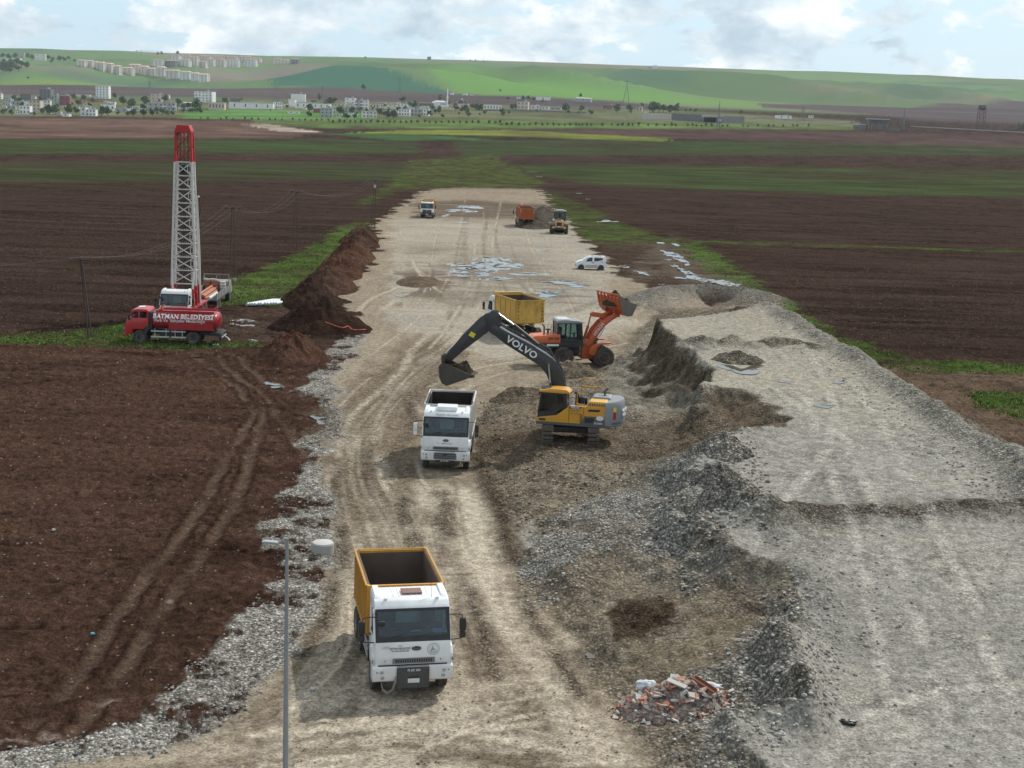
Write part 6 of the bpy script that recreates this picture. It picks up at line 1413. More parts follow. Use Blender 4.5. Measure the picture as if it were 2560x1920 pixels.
for s in (-1, 1):
    def pnl(pts, nm, m, off=.012):
        vs = []
        for x, z in pts:
            yy = .80*(1-.20*max(0, z-1.05)/.7)+off-.004; vs.append((x, s*yy, z))
        for x, z in pts:
            yy = .80*(1-.20*max(0, z-1.05)/.7)-.02; vs.append((x, s*yy, z))
        q = len(pts); MB().add(vs, [tuple(range(q)), tuple(range(q, 2*q))[::-1]]+[(i, i+q, (i+1) % q+q, (i+1) % q) for i in range(q)]).build(nm, m, VN)
    pnl([(.76, 1.06), (-.08, 1.10), (-.12, 1.55), (.10, 1.58), (.40, 1.46), (.68, 1.25)], 'side_window', DGLASS); pnl([(-.34, 1.12), (-.72, 1.14), (-1.40, 1.34), (-1.46, 1.48), (-1.36, 1.54), (-.34, 1.56)], 'side_window', DGLASS)
    for x in (-.12, -.30): pnl([(x-.035, .86), (x+.035, .86), (x+.035, 1.04), (x-.035, 1.04)], 'door_handle', BLACK)
    pnl([(.72, .52), (.72, .58), (-.80, .58), (-.80, .52)], 'side_moulding', BLACK); pnl([(.75, .28), (.72, .44), (-.75, .44), (-.8, .28)], 'sill', mat('muddy_sill', (.30, .29, .27), .7, dirt=.5)); pnl([(-1.0, 1.045), (-1.0, 1.065), (-1.6, 1.065), (-1.6, 1.045)], 'slide_rail', BLACK)
    pnl([(1.62, 1.0), (1.78, .95), (1.45, 1.11), (1.3, 1.14)], 'headlight', LAMPG); MB().box((-1.88, s*.74, 1.0), (.12, .12, .28), .03).build('tail_light', RED_L, VN)
    MB().tube([(-.15, s*.60, 1.74), (-.2, s*.60, 1.80), (-1.3, s*.60, 1.78), (-1.38, s*.60, 1.72)], .018, 6).build('roof_rail', LAMPG, VN)
    MB().box((.72, s*.93, 1.15), (.14, .16, .18), .05).build('mirror', VW, VN, smooth=40)
    for x in (-1.22, 1.29):
        wheel(VN, x, s*.72, .30, .19, mat('alloy_grey', (.30, .30, .31), .35, .8), s, rimr=.66); MB().lathe([(.37, -.1), (.385, -.1), (.385, .012), (.37, .012)], (x, s*.80, .30), 'y', 24).build('wheel_arch', BLACK, VN)
for x in (-.1, -1.1): MB().box((x, 0, 1.80), (.06, 1.25, .05), .015).build('roof_bar', BLACK, VN)
MB().add([(1.0, -.70, 1.26), (1.0, .70, 1.26), (.32, .60, 1.675), (.32, -.60, 1.675)], [(0, 1, 2, 3)]).add([(1.0, -.70, 1.25), (1.0, .70, 1.25), (.32, .60, 1.665), (.32, -.60, 1.665)], [(3, 2, 1, 0)]).build('windscreen', DGLASS, VN)
for o in children(VN):
    if o.name.startswith('windscreen'): o.location = (.02, 0, .03)
MB().box((1.985, 0, .58), (.04, .9, .18), .01).build('grille', BLACK, VN)
# ------------------------------------------------------------------ heaps of soil and gravel
EARTH = bpy.data.materials['earth']
def heap(name, x, y, rx, ry, h, color, stone, label, cat, group=None, rot=0.0, seed=0, peak=1.25, rough=.22, var=.25, top=None, n=72, m=34):
    th_ = np.linspace(0, 2*np.pi, n, endpoint=False); rs = np.linspace(0, 1, m)[1:]
    R, T = np.meshgrid(rs, th_, indexing='ij'); wob = 1+.16*fbm(np.cos(T)*1.3+seed*9.1, np.sin(T)*1.3, 1.0, 3, 91)
    lx = (R*np.cos(T)*rx*wob).ravel(); ly = (R*np.sin(T)*ry*wob).ravel(); r_ = R.ravel()
    lx = np.append(lx, 0); ly = np.append(ly, 0); r_ = np.append(r_, 0)
    ca, sa = math.cos(rot), math.sin(rot); wx = x+lx*ca-ly*sa; wy = y+lx*sa+ly*ca
    prof = np.clip(1-r_**peak, 0, 1); sc_ = 2.2/max(rx, ry)
    z = macro(wx, wy)+h*prof*(1+.38*fbm(wx, wy, sc_, 4, 92+seed))+rough*h*.45*fbm(wx, wy, 1.6, 4, 93+seed, .62)*np.clip((1-r_)*4, 0, 1)*min(1, 1.2/max(h, .3))+.10*fbm(wx, wy, 2.6, 3, 94)*np.clip((1-r_)*4, 0, 1)
    z = z-.14*sstep(.9, 1.0, r_)
    z0 = zg(x, y)
    co = np.stack([wx-x, wy-y, z-z0], 1).astype(np.float32); c = len(co)-1; F_ = []
    for i in range(m-2):
        for j in range(n): F_.append((i*n+j, (i+1)*n+j, (i+1)*n+(j+1) % n, i*n+(j+1) % n))
    for j in range(n): F_.append((c, j, (j+1) % n))
    F_.append(tuple((m-2)*n+j for j in range(n))[::-1])
    me = bpy.data.meshes.new(name); me.from_pydata(co.tolist(), [], F_); me.update()
    me.polygons.foreach_set('use_smooth', [True]*len(me.polygons))
    v1 = fbm(wx, wy, .8, 4, 95+seed); col = np.array(color, np.float32)[None, :]*(1+var*v1)[:, None]
    if top is not None: k = (sstep(.0, .5, v1+.3)*.6)[:, None]; col = col*(1-k)+np.array(top, np.float32)[None, :]*k
    a = me.color_attributes.new('Col', 'FLOAT_COLOR', 'POINT'); c4 = np.ones((len(co), 4), np.float32); c4[:, :3] = np.clip(col, .004, .9); a.data.foreach_set('color', c4.ravel())
    s_ = me.attributes.new('stone', 'FLOAT', 'POINT'); s_.data.foreach_set('value', np.full(len(co), stone, np.float32)); s_ = me.attributes.new('soil', 'FLOAT', 'POINT'); s_.data.foreach_set('value', np.full(len(co), .5 if stone < .3 else 0, np.float32))
    me.materials.append(EARTH); o = bpy.data.objects.new(name, me); COL.objects.link(o); o.location = (x, y, z0); tag(o, label, cat, group); return o
BRN = (.068, .034, .0225); BRD = (.042, .0245, .018)
HEAPS = [(632, 775, 2.9, 3.4, 1.9, BRN, 0.05, 'reddish brown soil heap with a rounded top, nearest heap of the row beside the field'),
    (688, 712, 4.2, 3.6, 2.3, BRD, 0.05, 'widest dark soil heap, with a red hose draped over its side'),
    (672, 655, 3.0, 6.5, 1.9, BRD, .05, 'dark soil heap just past the widest one, beside the white pipes'), (708, 620, 3.2, 8.5, 1.9, (.062, .038, .028), .25, 'soil heap streaked with pale gravel, midway along the brown row'),
    (733, 588, 3.0, 10., 1.9, BRN, .05, 'reddish soil heap beyond the gravel streaked one'), (757, 556, 3.0, 12., 2.0, BRN, .05, 'second farthest soil heap of the brown row'), (780, 524, 3.2, 15., 2.1, BRD, .05, 'farthest soil heap, next to the tallest utility pole')]
for i, (u, v, rx, ry, h, c, s_, lab) in enumerate(HEAPS):
    x, y = G(u, v); heap('soil_heap', x, y, rx, ry, h, c, s_, lab, 'soil heap', 'soil heaps along the field edge', rot=.14, seed=i, top=(.03, .02, .016) if i in (1, 2) else (.085, .05, .036), rough=.5)
GRAVC = (.215, .20, .172)
for i, (u, v, z, rx, ry, h, c, s_, nm, lab) in enumerate([
    (1567, 966, 3.0, 1.45, 1.5, 1.0, GRAVC, 1, 'gravel_heap', 'cobble heap at the edge of the dark scooped hollow'), (1552, 1028, 2.75, 1.35, 1.4, .75, (.185, .172, .15), 1, 'gravel_heap', 'small cobble heap, middle one of three at the fill edge'),
    (1572, 1088, 2.55, 1.5, 1.5, .85, GRAVC, 1, 'gravel_heap', 'cobble heap nearest the dark windrow, third of three at the fill edge'), (1597, 778, 3.5, 1.9, 1.7, .55, (.15, .132, .105), .9, 'gravel_heap', 'low dark gravel heap beside the blue puddle'),
    (1237, 812, .1, 1.9, 2.2, 1.25, (.17, .137, .10), .5, 'soil_heap', 'tan soil heap under the excavator boom, beside the loader wheel'),
    (1128, 866, .1, 2.4, 2.0, .55, (.14, .112, .082), .6, 'soil_heap', 'low brown soil heap behind the excavator truck'), (1156, 490, 0, 3.6, 6.5, 2.0, (.085, .072, .058), .2, 'soil_heap', 'front dark soil heap behind the orange truck'),
    (1176, 472, 0, 4.2, 10, 2.8, (.085, .072, .058), .2, 'soil_heap', 'rear dark soil heap between the orange truck and the tan loader'), (905, 610, 0, 2.6, 6, .35, (.12, .09, .066), .1, 'soil_heap', 'low muddy hump with wheel ruts beside the puddles')]):
    x, y = G(u, v, z); heap(nm, x, y, rx, ry, h, c, s_, lab, nm.replace('_', ' '), 'dumped heaps on the site', seed=20+i, peak=1.15 if i < 3 else 1.3)
# ------------------------------------------------------------------ loose cobbles
rng = np.random.default_rng(5)
def cobbles():
    base = []
    for k in range(6):
        bm = bmesh.new(); bmesh.ops.create_icosphere(bm, subdivisions=2 if k < 2 else 1, radius=1)
        for v in bm.verts:
            n_ = float(fbm(np.array([v.co.x+k*5]), np.array([v.co.y+v.co.z*1.7]), 1.1, 2, 9)[0]); v.co *= 1+.16*n_
        base.append((np.array([v.co[:] for v in bm.verts]), np.array([[v.index for v in f.verts] for f in bm.faces]))); bm.free()
    V = []; Fc = []; Cc = []; off = 0
    def scatter(n, poly, z, smin, smax, accept=None, tone=(.27, .255, .225)):
        nonlocal off
        us = np.array(poly); cnt = 0
        for _ in range(n*6):
            if cnt >= n: break
            u = rng.uniform(us[:, 0].min(), us[:, 0].max()); v = rng.uniform(us[:, 1].min(), us[:, 1].max())
            if float(sdpoly(np.array([u]), np.array([v]), poly, 50.)[0]) > rng.exponential(4.0): continue
            pts.append((*G(u, v, z), rng.uniform(0, 1)**2.2*(smax-smin)+smin, tone)); cnt += 1
    pts = []
    scatter(2200, [p for p in POLY['bank'] if p[0] > -50 and p[1] < 1640], 0, .02, .07, tone=(.28, .27, .245))
    scatter(1500, [(1120, 1200), (1480, 1060), (1520, 1130), (1580, 1200), (1500, 1300), (1350, 1160), (1260, 1250), (1150, 1270)], .8, .03, .095, tone=(.32, .305, .275))
    scatter(1300, [(1480, 1480), (1700, 1300), (1820, 1340), (1800, 1560), (1580, 1640), (1450, 1600)], .9, .03, .09, tone=(.32, .305, .275))
    scatter(160, [(1640, 1170), (1900, 1180), (1960, 1330), (1800, 1400), (1700, 1280)], 1.9, .03, .10)
    scatter(500, [(1500, 960), (1560, 920), (1640, 960), (1660, 1120), (1510, 1110)], 2.8, .05, .14)
    scatter(600, [(1660, 660), (1720, 690), (2212, 1010), (2212, 1060), (1900, 870), (1680, 720)], 3.8, .03, .09)
    scatter(900, [(1040, 990), (1250, 980), (1420, 1040), (1180, 1140), (1100, 1100)], .6, .03, .10, tone=(.20, .165, .12))
    scatter(700, [(1030, 860), (1160, 850), (1150, 960), (1040, 990)], .3, .03, .09, tone=(.19, .155, .115))
    scatter(380, [(0, 1640), (200, 1590), (330, 1545), (380, 1600), (120, 1659)], 0, .025, .09, tone=(.33, .315, .28))
    scatter(110, [(1700, 1170), (2212, 1150), (2212, 1640), (1700, 1640)], 1.4, .02, .075)
    scatter(600, [(700, 1250), (1200, 1400), (1350, 1650), (600, 1650)], 0, .015, .05, tone=(.26, .23, .18))
    P = np.array([(p[0], p[1]) for p in pts]); Z = macro(P[:, 0], P[:, 1])
    for (x, y, s_, tone), z in zip(pts, Z):
        k = int(rng.integers(0, 6)) if s_ > .06 else int(rng.integers(2, 6)); bv, bf = base[k]
        a = rng.uniform(0, 6.28); ca, sa = math.cos(a), math.sin(a); sx, sy, sz = s_*rng.uniform(.8, 1.3), s_*rng.uniform(.6, 1.0), s_*rng.uniform(.45, .75)
        q = bv*np.array([sx, sy, sz]); q = np.stack([q[:, 0]*ca-q[:, 1]*sa+x, q[:, 0]*sa+q[:, 1]*ca+y, q[:, 2]+z+sz*.35], 1)
        V.append(q); Fc.append(bf+off); off += len(q); g = rng.uniform(.62, 1.3); w = rng.uniform(-.02, .02)
        Cc.append(np.tile(np.array([[tone[0]*g+w, tone[1]*g, tone[2]*g-w, 1]]), (len(q), 1)))
    V = np.concatenate(V); Fc = np.concatenate(Fc); Cc = np.concatenate(Cc).astype(np.float32)
    me = bpy.data.meshes.new('gravel'); me.vertices.add(len(V)); me.vertices.foreach_set('co', V.astype(np.float32).ravel()); me.loops.add(len(Fc)*3); me.loops.foreach_set('vertex_index', Fc.ravel().astype(np.int32))
    me.polygons.add(len(Fc)); me.polygons.foreach_set('loop_start', np.arange(0, len(Fc)*3, 3, dtype=np.int32)); me.update(calc_edges=True); me.polygons.foreach_set('use_smooth', np.ones(len(Fc), bool))
    a = me.color_attributes.new('Col', 'FLOAT_COLOR', 'POINT'); a.data.foreach_set('color', np.clip(Cc, .01, .8).ravel())
    for nm in ('stone', 'soil'): me.attributes.new(nm, 'FLOAT', 'POINT')
    me.materials.append(EARTH); o = bpy.data.objects.new('gravel', me); COL.objects.link(o); tag(o, 'loose grey cobbles and pebbles along the banks and slopes', 'gravel', kind='stuff')
cobbles()
def tufts():
    """short grass blades on the verges: uncountable"""
    V = []; Fc = []; off = 0; C_ = []
    for key, n, zz in (('grassA', 2000, 0), ('grassB', 2400, 0), ('grassC', 2400, 0), ('grassF', 800, 0)):
        us = np.array(POLY[key]); U_ = rng.uniform(us[:, 0].min(), us[:, 0].max(), n*4); V_ = rng.uniform(us[:, 1].min(), us[:, 1].max(), n*4)
        ok = sdpoly(U_, V_, POLY[key], 50.) < rng.exponential(2.5, n*4); U_, V_ = U_[ok][:n], V_[ok][:n]
        xy = np.array([G(u, v) for u, v in zip(U_, V_)]); Z = macro(xy[:, 0], xy[:, 1])
        for (x, y), z in zip(xy, Z):
            hgt = rng.uniform(.06, .17); g = rng.uniform(.9, 1.7); tone = np.array([.085, .135, .034])*g if rng.random() < .8 else np.array([.17, .17, .07])
            for b_ in range(4):
                a = rng.uniform(0, 6.28); w = rng.uniform(.03, .08); lx, ly = rng.uniform(-.16, .16, 2); ox, oy = rng.uniform(-.22, .22, 2)
                V += [(x+ox-math.cos(a)*w, y+oy-math.sin(a)*w, z-.03), (x+ox+math.cos(a)*w, y+oy+math.sin(a)*w, z-.03), (x+ox+lx, y+oy+ly, z+hgt)]; Fc.append((off, off+1, off+2)); off += 3
                C_ += [(*tone, 1)]*3
    me = bpy.data.meshes.new('grass'); me.from_pydata(V, [], Fc); a = me.color_attributes.new('Col', 'FLOAT_COLOR', 'POINT'); a.data.foreach_set('color', np.array(C_, np.float32).ravel())
    for nm in ('stone', 'soil'): me.attributes.new(nm, 'FLOAT', 'POINT')
    me.materials.append(EARTH); o = bpy.data.objects.new('grass', me); COL.objects.link(o); tag(o, 'short green grass tufts growing on the field verges', 'grass', kind='stuff')
tufts()
# ------------------------------------------------------------------ puddles
def water():
    m = bpy.data.materials.new('puddle_water'); m.use_nodes = True; nt = m.node_tree; b = nt.nodes['Principled BSDF']; N = nt.nodes.new; L = nt.links.new
    b.inputs['Base Color'].default_value = (.10, .085, .062, 1); b.inputs['Roughness'].default_value = .03; b.inputs['IOR'].default_value = 1.45; b.inputs['Specular IOR Level'].default_value = .75
    n = N('ShaderNodeTexNoise'); n.inputs['Scale'].default_value = 1.2; n.inputs['Detail'].default_value = 4; tc = N('ShaderNodeTexCoord'); L(tc.outputs['Object'], n.inputs['Vector'])
    bp = N('ShaderNodeBump'); bp.inputs['Strength'].default_value = .05; bp.inputs['Distance'].default_value = .02; L(n.outputs[0], bp.inputs['Height']); L(bp.outputs[0], b.inputs['Normal'])
    # shallow, broken margins: the mud shows through in ragged islands
    n2 = N('ShaderNodeTexNoise'); n2.inputs['Scale'].default_value = .9; n2.inputs['Detail'].default_value = 7; n2.inputs['Roughness'].default_value = .65; mp = N('ShaderNodeMapping'); mp.inputs[3].default_value = (.55, .3, 1); L(tc.outputs['Object'], mp.inputs[0]); L(mp.outputs[0], n2.inputs['Vector'])
    mr = N('ShaderNodeMapRange'); mr.inputs[1].default_value = .40; mr.inputs[2].default_value = .50; mr.inputs[3].default_value = 0; mr.inputs[4].default_value = .92; L(n2.outputs[0], mr.inputs[0])
    tr = N('ShaderNodeBsdfTransparent'); tr.inputs[0].default_value = (.62, .56, .48, 1); mx = N('ShaderNodeMixShader'); out = nt.nodes['Material Output']; L(mr.outputs[0], mx.inputs[0]); L(tr.outputs[0], mx.inputs[1]); L(b.outputs[0], mx.inputs[2]); L(mx.outputs[0], out.inputs[0]); return m
WAT = water()
def puddle(u, v, ru, rv, z=0.0, seed=0, lift=.012):
    pts = []; n = 44
    for k in range(n):
        a = 2*math.pi*k/n; w = 1+.5*float(fbm(np.array([math.cos(a)*1.2+seed*3.3]), np.array([math.sin(a)*1.2+seed*1.7]), 1.0, 2 if ru > 14 else 1, 97, .35)[0]); w = max(w, .3)
        pts.append(G(u+math.cos(a)*ru*w*1.25, v+math.sin(a)*rv*w*1.25, z))
    cx, cy = G(u, v, z); zz = zg(cx, cy)+lift
    me = bpy.data.meshes.new('puddle'); me.from_pydata([(x-cx, y-cy, 0) for x, y in pts], [], [tuple(range(n))]); me.materials.append(WAT)
    if me.polygons[0].normal.z < 0: me.flip_normals()
    o = bpy.data.objects.new('puddle', me); COL.objects.link(o); o.location = (cx, cy, zz); o['kind'] = 'structure'
PUD = [(1085, 566, 42, 8), (1072, 579, 40, 5), (1060, 592, 24, 4), (1122, 592, 36, 3), (985, 572, 26, 4), (990, 585, 20, 4), (1000, 595, 12, 2), (1015, 447, 22, 2.6), (1000, 455, 28, 2.2), (962, 466, 10, 1.6), (1140, 462, 10, 1.6), (1180, 636, 18, 4),
  (1204, 630, 14, 1.6), (1213, 609, 32, 2.6), (1252, 617, 18, 2.6), (1190, 645, 9, 1.3), (1100, 601, 26, 2.6), (1040, 601, 12, 4), (938, 450, 6, 1.2), (1168, 541, 9, 1.), (1010, 514, 8, 1.1), (1312, 478, 13, 1.5), (1270, 430, 5, 1.), (1252, 419, 4, .9),
  (470, 743, 24, 3.4), (548, 735, 12, 2.5), (463, 772, 7, 7), (420, 768, 18, 2.2), (585, 829, 18, 2.6), (600, 836, 14, 2), (1285, 1421, 14, 4), (700, 903, 17, 6), (705, 917, 12, 7), (1150, 375, 9, .9), (1165, 385, 5, .8), (870, 640, 8, 1.2), (905, 605, 3, 6), (930, 618, 3, 6), (1000, 480, 7, 1)]
for i, p in enumerate(PUD): puddle(*p, seed=i)
def channel(path, wpx, seed):
    P = smooth_line(path, 7); L_ = []; R2 = []
    for i, (u, v) in enumerate(P):
        u1, v1 = P[min(i+1, len(P)-1)]; u0, v0 = P[max(i-1, 0)]; t = i/(len(P)-1); w = wpx*math.sin(math.pi*min(max(t, .06), .94))**.5*max(.2, 1+.9*float(fbm(np.array([i*.55+seed*7.7]), np.array([seed*3.1]), 1.0, 3, 98)[0]))
        L_.append(G(u-w, v+.2*w)); R2.append(G(u+w, v-.2*w))
    cx_, cy_ = L_[0]; z = max(zg(*p) for p in L_[::3])+.04; n = len(P); me = bpy.data.meshes.new('puddle')
    me.from_pydata([(x-cx_, y-cy_, 0) for x, y in L_+R2], [], [(i, n+i, n+i+1, i+1) for i in range(n-1)]); me.materials.append(WAT); me.update()
    if me.polygons[0].normal.z < 0: me.flip_normals()
    o = bpy.data.objects.new('puddle', me); COL.objects.link(o); o.location = (cx_, cy_, z); o['kind'] = 'structure'
for i, (pth, w) in enumerate([([(1421, 523), (1428, 525), (1434, 527)], 5), ([(1452, 526), (1460, 529), (1467, 532)], 5), ([(1428, 541), (1445, 548), (1462, 556), (1478, 566), (1486, 574)], 8), ([(1452, 572), (1475, 584), (1495, 596), (1512, 606), (1524, 610)], 11),
    ([(1512, 603), (1540, 607), (1562, 611), (1585, 620), (1598, 629)], 12), ([(1462, 598), (1474, 602), (1484, 608)], 9), ([(1420, 610), (1428, 613), (1436, 615)], 6), ([(1370, 585), (1388, 590), (1402, 596)], 7), ([(1338, 574), (1350, 577), (1358, 579)], 5), ([(1440, 560), (1450, 562)], 6)]): channel(pth, w, i)
for i, (u, v, ru, rv) in enumerate([(1816, 826, 15, 2.4), (1697, 825, 17, 1.8), (1782, 878, 20, 2.8)]):
    x, y = Gz(u, v, zp); puddle(u, v, ru, rv, float(zp(y)), 60+i, .02); COL.objects[-1].location.z = float(zp(y))+.022

pv_ = [Gz(u, v, zp) for u, v in smooth_line([(1546, 790), (1565, 787), (1585, 790), (1603, 797), (1622, 789), (1640, 784), (1656, 783), (1654, 789), (1634, 796), (1642, 804), (1628, 811), (1600, 810), (1575, 801), (1556, 795), (1546, 790)], 3)[:-1]]
cx, cy = Gz(1605, 800, zp); me = bpy.data.meshes.new('puddle'); me.from_pydata([(x-cx, y-cy, 0) for x, y in pv_], [], [tuple(range(len(pv_)))]); me.materials.append(WAT); me.update()
if me.polygons[0].normal.z < 0: me.flip_normals()
o = bpy.data.objects.new('puddle', me); COL.objects.link(o); o.location = (cx, cy, float(zp(cy))+.035); o['kind'] = 'structure'
mudw = WAT.copy(); mudw.name = 'brown_puddle_water'; mudw.node_tree.nodes['Principled BSDF'].inputs['Base Color'].default_value = (.16, .09, .05, 1)
puddle(527, 700, 30, 5, 0, 80, .05); COL.objects[-1].data.materials[0] = mudw
# ------------------------------------------------------------------ poles and wires
RUSTP = mat('rusty_lattice', (.055, .036, .030), .8, dirt=.3, dirtcol=(.09, .05, .035)); WIRE = mat('wire_grey', (.10, .095, .09), .6)
tops = []
def lattice_pole(u, v, h, lean, box, lab, bw_=.30):
    x, y = G(u, v); z = zg(x, y); P = empty('utility_pole', (x, y, z), (1, 0)); tag(P, lab, 'utility pole', 'utility poles along the track')
    P.rotation_euler = (0, lean, 0)
    for s in (-1, 1): MB().beam((s*bw_, 0, 0), (s*bw_*.35, 0, h), .09, .10).build('leg', RUSTP, P)
    n = 9
    for k in range(n):
        z0, z1 = h*k/n, h*(k+1)/n; w0, w1 = bw_*(1-.65*z0/h), bw_*(1-.65*z1/h); s = 1 if k % 2 else -1
        if k in (0, 1, 2, 4, 6, 8): MB().beam((-s*w0, 0, z0+.05), (s*w1, 0, z1), .03).build('brace', RUSTP, P)
    MB().beam((-.85, 0, h-.12), (.85, 0, h-.12), .09).build('crossarm', RUSTP, P)
    for q in (-.78, 0, .78): MB().lathe([(.03, h-.1), (.06, h+.0), (.05, h+.06), (.07, h+.1), (.02, h+.18), (0, h+.18)], (q, 0, 0), 'z', 8).build('insulator', mat('insulator_brown', (.09, .04, .03), .3), P)
    if box: MB().box((.0, -.2, h*.86), (.34, .22, .5), .03).build('transformer_box', mat('box_grey', (.42, .43, .43), .5), P)
    Rm = Matrix.Rotation(lean, 3, 'Y'); tops.append([Vector((x, y, z))+Rm@Vector((q, 0, h+.18)) for q in (-.78, 0, .78)])
lattice_pole(195, 730, 6.2, -.10, False, 'leaning lattice pole without neighbours, beside the red tanker cab', .13); lattice_pole(503, 600, 7.7, 0, False, 'lattice utility pole just right of the flatbed truck'); lattice_pole(636, 537, 7.8, .035, False, 'lattice utility pole midway along the green verge'); lattice_pole(806, 490, 7.9, .03, True, 'lattice utility pole with a pale box near its top')
far_ = [Vector((t.x+2, t.y+60, t.z)) for t in tops[3]]
prev = [Vector((t.x-30, t.y-8, t.z+1.5)) for t in tops[0]]
for A_, B_ in zip([prev]+tops[:], tops[:]+[]):
    if A_ is None: continue
    for a, b_ in zip(A_, B_):
        pts = [a.lerp(b_, t)-Vector((0, 0, 1.7*4*t*(1-t))) for t in np.linspace(0, 1, 15)]
        o = MB().tube([p-a for p in pts], .0065, 4).build('power_line', WIRE, None); o.location = a; tag(o, 'thin sagging overhead wire strung between the lattice poles', 'wire', 'overhead wires')
# ------------------------------------------------------------------ lamp post in front
LG = mat('galvanised_pole', (.28, .30, .32), .5, .3, var=.08); LH = mat('lamp_housing', (.33, .345, .35), .5)
yb_ = 29.5; k_ = yb_/35.06; lx, ly = -5.79*k_, yb_; zt = CAMZ-(CAMZ-6.52)*k_
LP = empty('street_lamp', (lx, ly, 0), (1, 0)); tag(LP, 'grey street lamp post standing in front of the nearest truck', 'street lamp')
MB().lathe([(.085, 0), (.083, .4), (.034, zt), (0, zt)], (0, 0, 0), 'z', 20).lathe([(.16, 0), (.16, .03), (.085, .05)], (0, 0, 0), 'z', 14).build('post', LG, LP, smooth=40)
MB().tube([(.01, 0, zt-.03), (-.03, .02, zt-.01), (-.17, .06, zt-.12), (-.26, .08, zt-.15)], .026, 10).build('arm', LH, LP, smooth=40)
MB().prism([(-.20, zt-.14), (-.24, zt-.115), (-.50, zt-.10), (-.57, zt-.115), (-.54, zt-.15), (-.24, zt-.165)], .02, .17, .012).build('lamp_head', LH, LP, smooth=40)
MB().b2(-.52, -.27, .04, .15, zt-.172, zt-.160).build('lamp_glass', mat('lamp_glass', (.55, .56, .55), .2), LP)
# concrete ring
x, y = G(697, 1191); RG2 = empty('manhole_ring', (x, y, zg(x, y)), (1, 0)); tag(RG2, 'concrete manhole ring with a lid on the grey gravel bank', 'manhole')
CONC = mat('pale_concrete', (.33, .325, .30), .8, dirt=.35, dirtcol=(.3, .27, .22), scale=3)
MB().lathe([(.46, -.1), (.46, .34), (.38, .34), (.38, .2), (0, .2)], (0, 0, 0), 'z', 36).build('ring', CONC, RG2, smooth=40); MB().lathe([(.42, .34), (.42, .39), (.40, .405), (0, .41)], (0, 0, 0), 'z', 36).build('lid', mat('lid_concrete', (.46, .455, .435), .8, dirt=.2), RG2, smooth=40)
# white pipes on the grass
PV = mat('pvc_white', (.58, .61, .63), .4, dirt=.12, dirtcol=DUST)
d_ = Vector((.42, .90, 0)).normalized(); a = math.atan2(d_.y, d_.x)
for q in range(11):
    x, y = G(533+q*6.3, 661-.15*q); dx = rng.uniform(-.15, .15)
    o = MB().lathe([(.118, 0), (.142, 0), (.142, 4.2), (.118, 4.2), (.118, 0)], (0, 0, 0), 'x', 18).build('plastic_pipe', PV, None, smooth=40); o.location = (x+d_.x*dx, y+d_.y*dx, zg(x, y)+.16); o.rotation_euler = (0, 0, a); tag(o, 'white plastic pipe lying in the row on the grass verge', 'pipe', 'row of white pipes')
# ------------------------------------------------------------------ builders' rubble
rx_, ry_ = G(1455, 1530, .2); cx, cy = rx_, ry_
heap('rubble_heap', cx, cy, 1.85, 1.15, .78, (.30, .245, .215), .6, 'mound of crushed brick and plaster under the broken tiles', 'rubble', seed=40, peak=1.5, rough=.5)
def mound(x, y): r = math.hypot((x-cx)/1.8, (y-cy)/1.1); return zg(x, y)+.78*max(0, 1-r**1.5)
shards = []
for k in range(9):
    r2 = random.Random(k); n = r2.choice((3, 4, 4, 5)); pts = []
    for q in range(n):
        a = 2*math.pi*q/n+r2.uniform(-.4, .4); pts.append((math.cos(a)*r2.uniform(.7, 1.1), math.sin(a)*r2.uniform(.45, .8)))
    shards.append(MB().prism(pts, -.14, .14, axis='z'))
RM = [mat('brick_red', (.33, .125, .08), .85, dirt=.35, dirtcol=(.3, .2, .16), scale=8, var=.2), mat('brick_orange', (.38, .17, .105), .85, dirt=.3, dirtcol=(.32, .24, .2), scale=8, var=.2), mat('plaster_grey', (.40, .39, .36), .9, dirt=.3, scale=8, var=.15), mat('tile_pale', (.52, .46, .42), .7, dirt=.3, scale=8), mat('rubble_grey', (.20, .19, .175), .9, dirt=.3, scale=8, var=.2), mat('tile_pink', (.42, .27, .22), .8, dirt=.3, scale=8)]
LABS = ['shard of dark red brick lying in the rubble heap', 'shard of orange brick lying in the rubble heap', 'grey plaster chunk lying in the rubble heap', 'pale tile shard lying in the rubble heap', 'dark grey rubble chunk lying in the rubble heap', 'pinkish tile shard lying in the rubble heap']
CATS = ['brick', 'brick', 'plaster', 'tile', 'rubble', 'tile']
smesh = {}
for k in range(330):
    a = random.uniform(0, 2*math.pi); r = math.sqrt(random.random())*1.06; x, y = cx+math.cos(a)*r*1.85, cy+math.sin(a)*r*1.15
    mi = random.choice((0, 1, 2, 2, 3, 3, 4, 5, 5, 2, 1)); si = random.randrange(9)
    if (mi, si) not in smesh:
        t = shards[si].build('rubble_piece', RM[mi]); smesh[(mi, si)] = t.data; COL.objects.unlink(t); bpy.data.objects.remove(t)
    o = bpy.data.objects.new('rubble_piece', smesh[(mi, si)]); COL.objects.link(o); s_ = random.uniform(.09, .21)*(1.25 if r < .7 else .8)
    o.scale = (s_, s_, s_); o.location = (x, y, mound(x, y)+.02+s_*.12); o.rotation_euler = (random.gauss(0, .45), random.gauss(0, .45), random.uniform(0, 6.28)); tag(o, LABS[mi], CATS[mi], 'pieces of the '+['red brick', 'orange brick', 'grey plaster', 'pale tile', 'dark rubble', 'pink tile'][mi])
def loose(nm, mb, m, dx, dy, rot, lab, cat, dz=.06):
    o = mb.build(nm, m, None); o.location = (cx+dx, cy+dy, mound(cx+dx, cy+dy)+dz); o.rotation_euler = rot; return tag(o, lab, cat)
